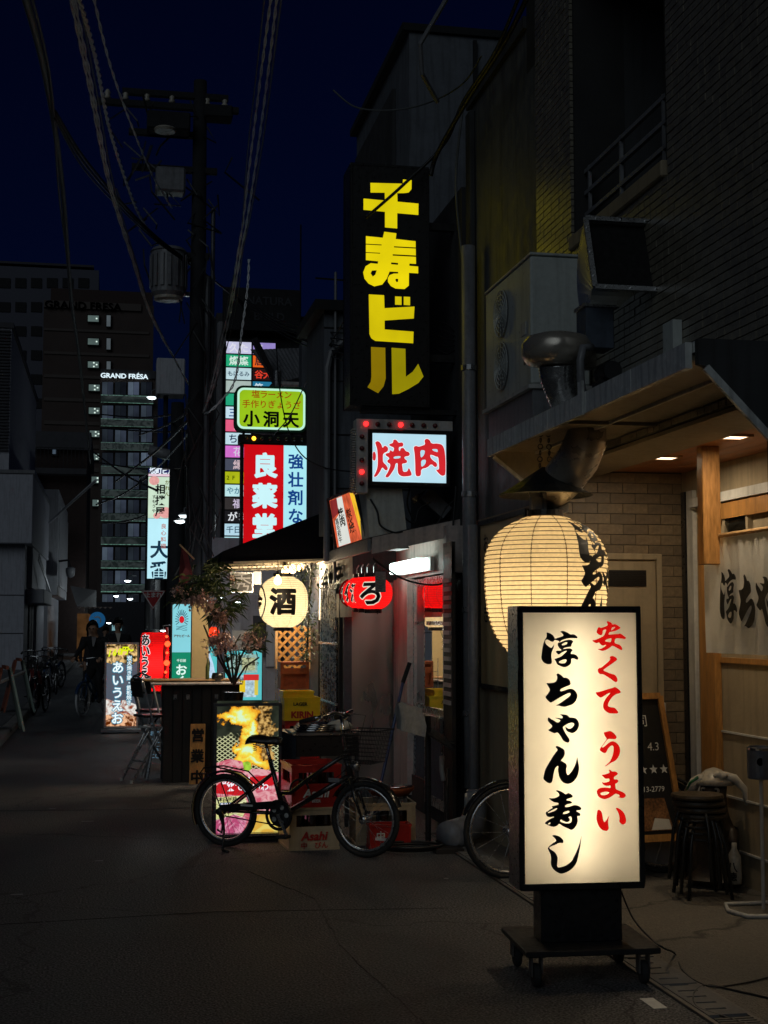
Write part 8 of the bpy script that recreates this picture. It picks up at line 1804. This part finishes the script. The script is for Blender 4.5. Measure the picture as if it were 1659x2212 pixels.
def standing(h=1.68, w_=1.0):
    k = h / 1.68; S = lambda x, y, z: (x * k * w_, y * k, z * k)
    return dict(pelvis=S(0, 0, .93), belly=S(0, -.01, 1.08), chest=S(0, 0, 1.28), neck0=S(0, 0, 1.40), neck=S(0, -.005, 1.46), head0=S(0, -.01, 1.50), head=S(0, -.015, 1.57), crown=S(0, -.01, 1.62),
        shL=S(.18, 0, 1.36), elL=S(.24, .03, 1.10), wrL=S(.22, -.08, .88), paL=S(.21, -.10, .80), shR=S(-.18, 0, 1.36), elR=S(-.24, .03, 1.10), wrR=S(-.22, -.06, .88), paR=S(-.21, -.08, .80),
        hipL=S(.09, 0, .88), knL=S(.10, -.05, .50), anL=S(.10, .04, .09), toL=S(.11, -.10, .03), hipR=S(-.09, 0, .88), knR=S(-.10, .05, .50), anR=S(-.10, .14, .12), toR=S(-.10, .03, .04))
def at_head(x, y, Y, h): p = onY(x, y, Y); return (p.x, Y)
p = at_head(197, 1358, 31, 1.6); person('person', 'long haired walker half hidden behind the cyclist', (p[0], p[1], 0), 0, standing(1.60), 'coat_dark', hair_long=True, hands=True)
p = at_head(255, 1345, 27, 1.68); person('person', 'walker in open dark jacket with pale lining behind the lit food poster', (p[0], p[1], 0), R_(4), standing(1.70, 1.05), 'suit', shirt='cloth_white')
p = at_head(228, 1380, 40, 1.5); person('person', 'small dark distant walker between the cyclist and the food poster', (p[0], p[1], 0), 0, standing(1.5), 'coat_dark')

# ================================================================== far end: hotel
bh = thing('hotel', 'dark brown hotel tower with lit stair windows and glowing letters on its lower block', 'building', (0, 100, 0))
Yh = 110.0
def hb_(x0, y0, x1, y1, Y, nm, m_, th=8, par=None, **k):
    a, b_ = onY(x0, y0, Y), onY(x1, y1, Y); return MB().box(a.x, Y, b_.z, b_.x, Y + th, a.z).build(nm, m_, par or bh, world=True, **k)
mat('hotel_brown', (.085, .062, .055), .85, var=.2, scale=.6); mat('hotel_band', (.12, .10, .09), .85, var=.1)
hb_(95, 650, 322, 1420, Yh + 4, 'tower', 'hotel_brown'); hb_(95, 648, 305, 672, Yh + 3.8, 'sign_band', 'hotel_band', .19)
for i in range(7): hb_(95, 708 + i * 50, 322, 722 + i * 50, Yh + 3.9, 'floor_band', 'hotel_band', .09)
k_ = MB(); a = onY(180, 660, Yh + 3.7)
put(k_, 'GRAND FRESA', a.x, a.z, 0.85, em=False, fn=lambda u, v: (u, Yh + 3.7, v), bold=.02, sx=1.1); k_.build('lettering', 'left_dark', bh, world=True)
for i in range(9):
    y = 680 + i * 49.8 ; x = 189 + (2 if i > 2 else 0) + max(0, i - 4) * 2
    f = hb_(x - 1, y - 1, x + 26, y + 17, Yh + 3.75, 'window', 'dark_rough', .1); hb_(x + 1, y + 1, x + 24, y + 15, Yh + 3.7, 'pane', emis((.13, .19, .18), .55, .2, 1, sample=False, name='stair_glow'), .02, par=f)
    for (u, v) in ((12, 4), (18, 8), (12, 12)) if i > 1 else ((18, 8),): hb_(x + u, y + v - 1.5, x + u + 3.4, y + v + 1.5, Yh + 3.66, 'lamp', emis((.8, 1, .9), .9, 0, sample=False), .02, par=f)
    if i < 3: f = hb_(229, y - 1, 240, y + 27, Yh + 3.75, 'window', 'dark_rough', .1); hb_(230.5, y + 1, 238.5, y + 25, Yh + 3.7, 'pane', emis((.13, .16, .18), .5, .2, 1, sample=False), .02, par=f)
hb_(217, 798, 335, 1330, Yh, 'lower_block', 'hotel_brown', 3.5); hb_(217, 797, 335, 818, Yh - .2, 'sign_band', 'left_dark', .19)
k_ = MB(); a = onY(269, 811, Yh - .3); put(k_, 'GRAND FRÉSA', a.x, a.z, .52, em=False, fn=lambda u, v: (u, Yh - .3, v), bold=.025, sx=1.08); k_.build('lettering', emis((.75, .92, 1), 1.1, .05, sample=False), bh, world=True)
rh = random.Random(9)
for i in range(10):
    y0 = 822 + i * 51
    if rh.random() < .0: continue
    bal = hb_(218, y0 + 32, 331, y0 + 50, Yh - .6, 'balcony', marble('bal_%d' % (i % 3), (.014, .02, .02), (.04, .052, .052), .5 + i % 3, .6), .05)  # balcony fronts, slab edges and rails emit, standing in for light on them
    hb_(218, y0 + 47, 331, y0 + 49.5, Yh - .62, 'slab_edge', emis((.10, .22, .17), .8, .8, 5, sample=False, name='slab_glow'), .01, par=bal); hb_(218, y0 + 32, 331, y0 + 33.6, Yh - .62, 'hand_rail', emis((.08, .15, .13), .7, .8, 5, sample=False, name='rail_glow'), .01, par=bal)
    for j in range(4):
        x0 = 220 + j * 28; b0 = max(.1, rh.uniform(-.2, 1.1)) * (1 if i in (0, 3) else .65); f = hb_(x0, y0 + 2, x0 + 25, y0 + 32, Yh - .1, 'window', 'dark_rough', .05)
        hb_(x0 + 1, y0 + 3, x0 + 12, y0 + 31, Yh - .14, 'pane', emis((.07, .095, .13), round(b0, 1), .5, .6, sample=False), .02, par=f); hb_(x0 + 13, y0 + 3, x0 + 24, y0 + 31, Yh - .14, 'pane', emis((.05, .065, .10), round(b0, 1), .5, .6, sample=False), .02, par=f)
hb_(200, 1300, 345, 1440, Yh - 4, 'ground_floor', 'left_dark', 3); hb_(242, 1350, 262, 1362, Yh - 4.1, 'shop_window', emis((.2, .4, .45), .9, .3, 1, sample=False), .05)
bf = thing('office_block', 'wide dark office block rising behind the hotel at left', 'building', (-10, 140, 0))
def ob(x0, y0, x1, y1, Y, nm, m_, th=8, par=None): a, b_ = onY(x0, y0, Y), onY(x1, y1, Y); return MB().box(a.x, Y, b_.z, b_.x, Y + th, a.z).build(nm, m_, par or bf, world=True)
mat('office_blue', (.10, .105, .14), .8, var=.1)
ob(-40, 572, 200, 1400, 145, 'wall', 'office_blue'); ob(-40, 566, 203, 573, 144.8, 'parapet', 'left_dark')
for i in range(6):
    for j in range(7): ob(-35 + j * 34, 600 + i * 52, -12 + j * 34, 622 + i * 52, 144.9, 'window', 'wall_black', .09)
ob(110, 622, 330, 660, 135, 'low_wing', 'brick_brown')
# right side dark mass behind the poles
bm_ = thing('back_building', 'black building mass behind the utility poles', 'building', (2, 40, 0))
xx = onY(372, 1000, 44).x; gbox(bm_, xx, 44, 0, 9, 60, onY(372, 1000, 44).z + .3, 'wall', 'wall_black'); xx2 = onY(300, 1100, 70).x
gbox(bm_, xx2 + .8, 70, 0, 9, 90, 9, 'rear_wall', 'wall_black'); xx3 = onY(440, 700, 34.5).x; gbox(bm_, xx3 + .1, 34.5, 0, 9, 43.9, 7.4, 'front_wall', 'wall_black')
for i, (x, y) in enumerate(((430, 1150), (447, 1215), (436, 1255))): a, b_ = onY(x - 6, y - 8, 34.4), onY(x + 5, y + 8, 34.4); f = MB().box(a.x, 34.4, b_.z, b_.x, 34.49, a.z).build('window', 'left_dark', bm_, world=True); MB().box(a.x + .03, 34.38, b_.z + .03, b_.x - .03, 34.399, a.z - .03).build('pane', emis((.10, .14, .16), .5, .4, sample=False), f, world=True)
b9 = thing('side_street_front', 'jumbled lit shop wall seen under the awning behind the lattice', 'shop front', (1.5, 19.5, 0))
xw0 = onY(437, 1300, 20.5).x; gbox(b9, xw0, 20.8, 0, 4, 21.2, 2.9, 'wall', 'left_grey')
for (x0, y0, x1, y1, m_) in ((500, 1345, 520, 1400, 'left_white'), (548, 1330, 575, 1420, 'left_dark'), (527, 1360, 545, 1395, 'window_glass'), (575, 1340, 600, 1440, 'left_white'), (655, 1380, 690, 1470, 'left_white')): a, b_ = onY(x0, y0, 20.7), onY(x1, y1, 20.7); MB().box(a.x, 20.7, b_.z, b_.x, 20.79, a.z).build('panel', m_, b9, world=True)
t = thing('calendar_sheet', 'white notice sheet with grid of small characters behind blossoms', 'notice', tuple(onY(505, 1372, 19.0)))
a, b_ = onY(502, 1362, 19), onY(548, 1405, 19); MB().box(a.x, 19, b_.z, b_.x, 19.01, a.z).build('sheet', 'cloth_white', t, world=True); k_ = MB()
for r_ in range(5):
    for c_ in range(5): put(k_, '月火水木金'[c_], a.x + .16 + c_ * .05, a.z - .08 - r_ * .055, .045, fn=lambda u, v: (u, 18.996, v))
k_.build('lettering', 'ink', t, world=True)

# ================================================================== overhead cables
def wire(lab, pts, r, m_, twist=0, n=5, grp=None, name='overhead_cable'):
    """pts: (x, y, Y) measured points with a distance each"""
    P = [onY(*p) for p in pts]; t = thing(name, lab, 'cable', tuple(P[0]), 0, grp)
    out = []; sub = 10
    for i in range(len(P) - 1):
        a = P[max(i-1, 0)]; b = P[i]; c = P[i+1]; d = P[min(i+2, len(P)-1)]
        for j in range(sub):
            q = j / sub; out.append(.5 * ((2*b) + (c-a)*q + (2*a-5*b+4*c-d)*q*q + (3*b-a-3*c+d)*q**3))
    out.append(P[-1])
    if twist:
        fine = []
        for a, b in zip(out, out[1:]):
            for j in range(6): fine.append(a.lerp(b, j / 6))
        L = 0; o1 = []; o2 = []
        for i, p in enumerate(fine):
            if i: L += (p - fine[i-1]).length
            ph = L / (twist * 2.2) * 6.283; off = Vector((math.cos(ph), 0, math.sin(ph))) * r * .75; o1.append(p + off); o2.append(p - off)
        m2 = MB(); m2.tube(o1, r * .75, 4); m2.tube(o2, r * .75, 4); m2.build('cord', m_, t, world=True, smooth=True)
    else: MB().tube(out, r, n).build('cord', m_, t, world=True, smooth=True)
    return t
GC = 'cables sweeping from top left to the tall pole'
wire('leftmost thick old cable dropping from top edge to the far alley', [(45, -40, 9), (100, 170, 12), (135, 400, 16), (155, 650, 22), (175, 800, 30), (195, 1000, 44)], .03, 'cable_old', grp=GC)
wire('thin cable beside the leftmost thick old cable', [(60, -40, 9.2), (110, 180, 12), (128, 420, 16), (150, 600, 22), (178, 850, 32)], .012, 'cable_old', grp=GC)
for i, (dx, m_, lab) in enumerate(((0, 'cable_grey', 'left pale strand of the bright pair at upper left'), (8, 'cable_grey', 'right pale strand of the bright pair at upper left'), (18, 'cable_old', 'dim strand right of the bright pair at upper left'))):
    wire(lab, [(145 + dx, -40, 9), (195 + dx * .8, 200, 12), (235 + dx * .6, 400, 15), (285 + dx * .4, 560, 17.5), (325 + dx * .3, 680, 19), (385, 790, 21), (418, 850, 22)], .011 if i < 2 else .008, m_, twist=.5 if i < 2 else 0, grp=GC)
wire('twisted pale cable with spiral wrap curving to the transformer', [(160, -40, 8.6), (205, 120, 11), (240, 290, 14), (290, 440, 17), (322, 500, 18.5)], .014, 'cable_grey', twist=.22, grp=GC)
wire('single thin pale cable from top edge curving into the pole', [(195, -40, 9), (235, 130, 11.5), (280, 260, 14), (330, 380, 17), (372, 450, 19.3)], .009, 'cable_grey', twist=.4, grp=GC)
for i in range(3): wire(('upper strand of thick black cable crossing to the pole', 'middle strand of thick black cable crossing to the pole', 'lower strand of thick black cable crossing to the pole')[i], [(118, 240 + i * 8, 13), (180, 340 + i * 12, 14.5), (260, 435 + i * 8, 16.5), (330, 505 + i * 5, 18), (400, 560 + i * 3, 19.4), (480, 620, 22), (560, 680 + i * 10, 26)], .018 - i * .004, 'cable_black', grp=GC)
GD = 'cables from the top centre down to the cable knot'
ends = [((590, -40), (565, 150), (540, 350), (525, 480), (515, 540), (500, 640), (478, 740), (455, 840), (440, 890)), ((602, -40), (580, 150), (556, 330), (533, 480), (520, 545), (505, 640), (484, 740), (460, 840), (438, 895)), ((575, -40), (556, 140), (535, 330), (524, 480), (516, 545), (495, 640), (474, 740), (448, 850), (432, 905)), ((612, -40), (592, 120), (570, 290), (540, 470), (524, 545), (512, 650), (490, 750), (466, 830), (445, 880))]
for i, e in enumerate(ends): wire(('first pale cable from the left of the top centre bundle', 'second pale cable of the top centre bundle', 'dim cable at left of the top centre bundle', 'rightmost cable of the top centre bundle')[i], [(x, y, 8.5 + 11 * (y + 40) / 940) for x, y in e], (.009, .009, .006, .007)[i], ('cable_grey', 'cable_grey', 'cable_old', 'cable_old')[i], twist=.35 if i in (0, 1) else 0, grp=GD)
wire('white beaded cable spiralling from the sign tower down to the cable knot', [(538, 560, 19), (535, 620, 19), (522, 720, 19), (508, 820, 19), (478, 865, 19), (452, 890, 19)], .014, 'cable_grey', twist=.12, grp=GD)
wire('pale cable falling from the knot toward the white hanging sign', [(452, 890, 19), (430, 905, 20), (405, 940, 22), (375, 975, 25), (340, 1010, 30), (300, 1035, 34)], .011, 'cable_grey', twist=.3)
wire('cable crossing before the lime sign to the white lit sign', [(597, 742, 16), (603, 830, 15.5), (620, 920, 15), (650, 980, 14), (700, 1010, 13), (775, 1020, 12)], .007, 'cable_black')
wire('thin cable rising across the lime sign to the yellow sign', [(590, 940, 16), (625, 900, 15.5), (665, 820, 14.5), (715, 740, 13), (745, 690, 12)], .007, 'cable_old')
for i in range(5): wire(('first', 'second', 'third', 'fourth', 'fifth')[i] + ' sagging black line between sign tower and the grey wall', [(520 + i * 12, 640 + i * 14, 18), (600 + i * 6, 690 + i * 10, 16), (700, 715 + i * 12, 13.5), (757, 720 + i * 16, 11.8)], .008, 'cable_black', grp='lines strung to the yellow sign')
for i in range(5): wire(('top', 'second', 'third', 'fourth', 'lowest')[i] + ' tangled cable right of the yellow sign', [(930, 690 + i * 14, 11.3), (965, 700 + i * 16, 11.2), (985, 715 + i * 10, 11.1), (1003, 680 + i * 20, 11)], .007, 'cable_black', grp='tangle beside the yellow sign')
wire('thick black cable bundle running along wall top above the yellow sign', [(1130, -30, 8.6), (1070, 110, 9.3), (1000, 220, 10.2), (960, 310, 10.8), (870, 400, 10.9), (790, 470, 10.9)], .014, 'cable_black')
wire('second black cable of the bundle above the yellow sign', [(1150, -30, 8.6), (1090, 90, 9.2), (1010, 215, 10.1), (945, 330, 10.7), (930, 380, 10.8)], .02, 'cable_black')
wire('loose loop of cable hanging before the tall grey building', [(720, 195, 12), (770, 232, 11.8), (850, 238, 11.4), (930, 220, 11), (1000, 180, 10.3), (1040, 120, 9.8)], .008, 'cable_old')
wire('thin dark cable dropping beside the concrete strip', [(1000, 230, 10.6), (985, 400, 10.7), (1002, 600, 10.8), (1008, 760, 10.8), (1000, 1000, 10.8)], .01, 'cable_old')
wire('vertical cable with dark knot hanging beside the glass door', [(985, 1050, 10.9), (978, 1150, 10.9), (975, 1230, 10.9), (970, 1262, 10.9), (978, 1285, 10.9)], .009, 'cable_black')
t = thing('cable_knot', 'dark wrapped cable knot hanging beside the glass door', 'cable', tuple(onY(975, 1248, 10.85)))
kk = MB()
for i in range(5): kk.torus((0, 0, .0 + i * .004), .05 - i * .005, .010, 'y', 16, 5)
kk.tube([(-.02, 0, .05), (.0, 0, .09), (.02, 0, .05)], .012, 6); kk.build('coil', 'cable_black', t)
t = thing('wall_bracket_arm', 'jointed steel bracket arm sticking up from the building top', 'bracket', tuple(onY(945, 215, 10.5)))
MB().tube([tuple(onY(975, -20, 10)), tuple(onY(908, 95, 10.2)), tuple(onY(912, 160, 10.3)), tuple(onY(945, 220, 10.5))], .02, 7).build('arm', 'pipe_grey', t, world=True)
for i, (x0, y0, Y0, x1, y1, Y1) in enumerate(((217, 925, 60, 470, 925, 30), (215, 895, 60, 390, 893, 34), (215, 1000, 55, 400, 1010, 30), (300, 940, 50, 420, 880, 22), (230, 1130, 50, 340, 1100, 36), (200, 975, 48, 340, 1060, 34), (208, 1090, 50, 320, 1030, 36), (250, 1040, 44, 410, 905, 22))):
    wire(('upper level', 'top level', 'lower level', 'slanting', 'low', 'left descending', 'left rising', 'long rising')[i] + ' dark line across the far hotel balconies', [(x0, y0, Y0), ((x0 + x1) / 2, (y0 + y1) / 2 + 8, (Y0 + Y1) / 2), (x1, y1, Y1)], .03, 'cable_black', grp='lines across the far hotel')
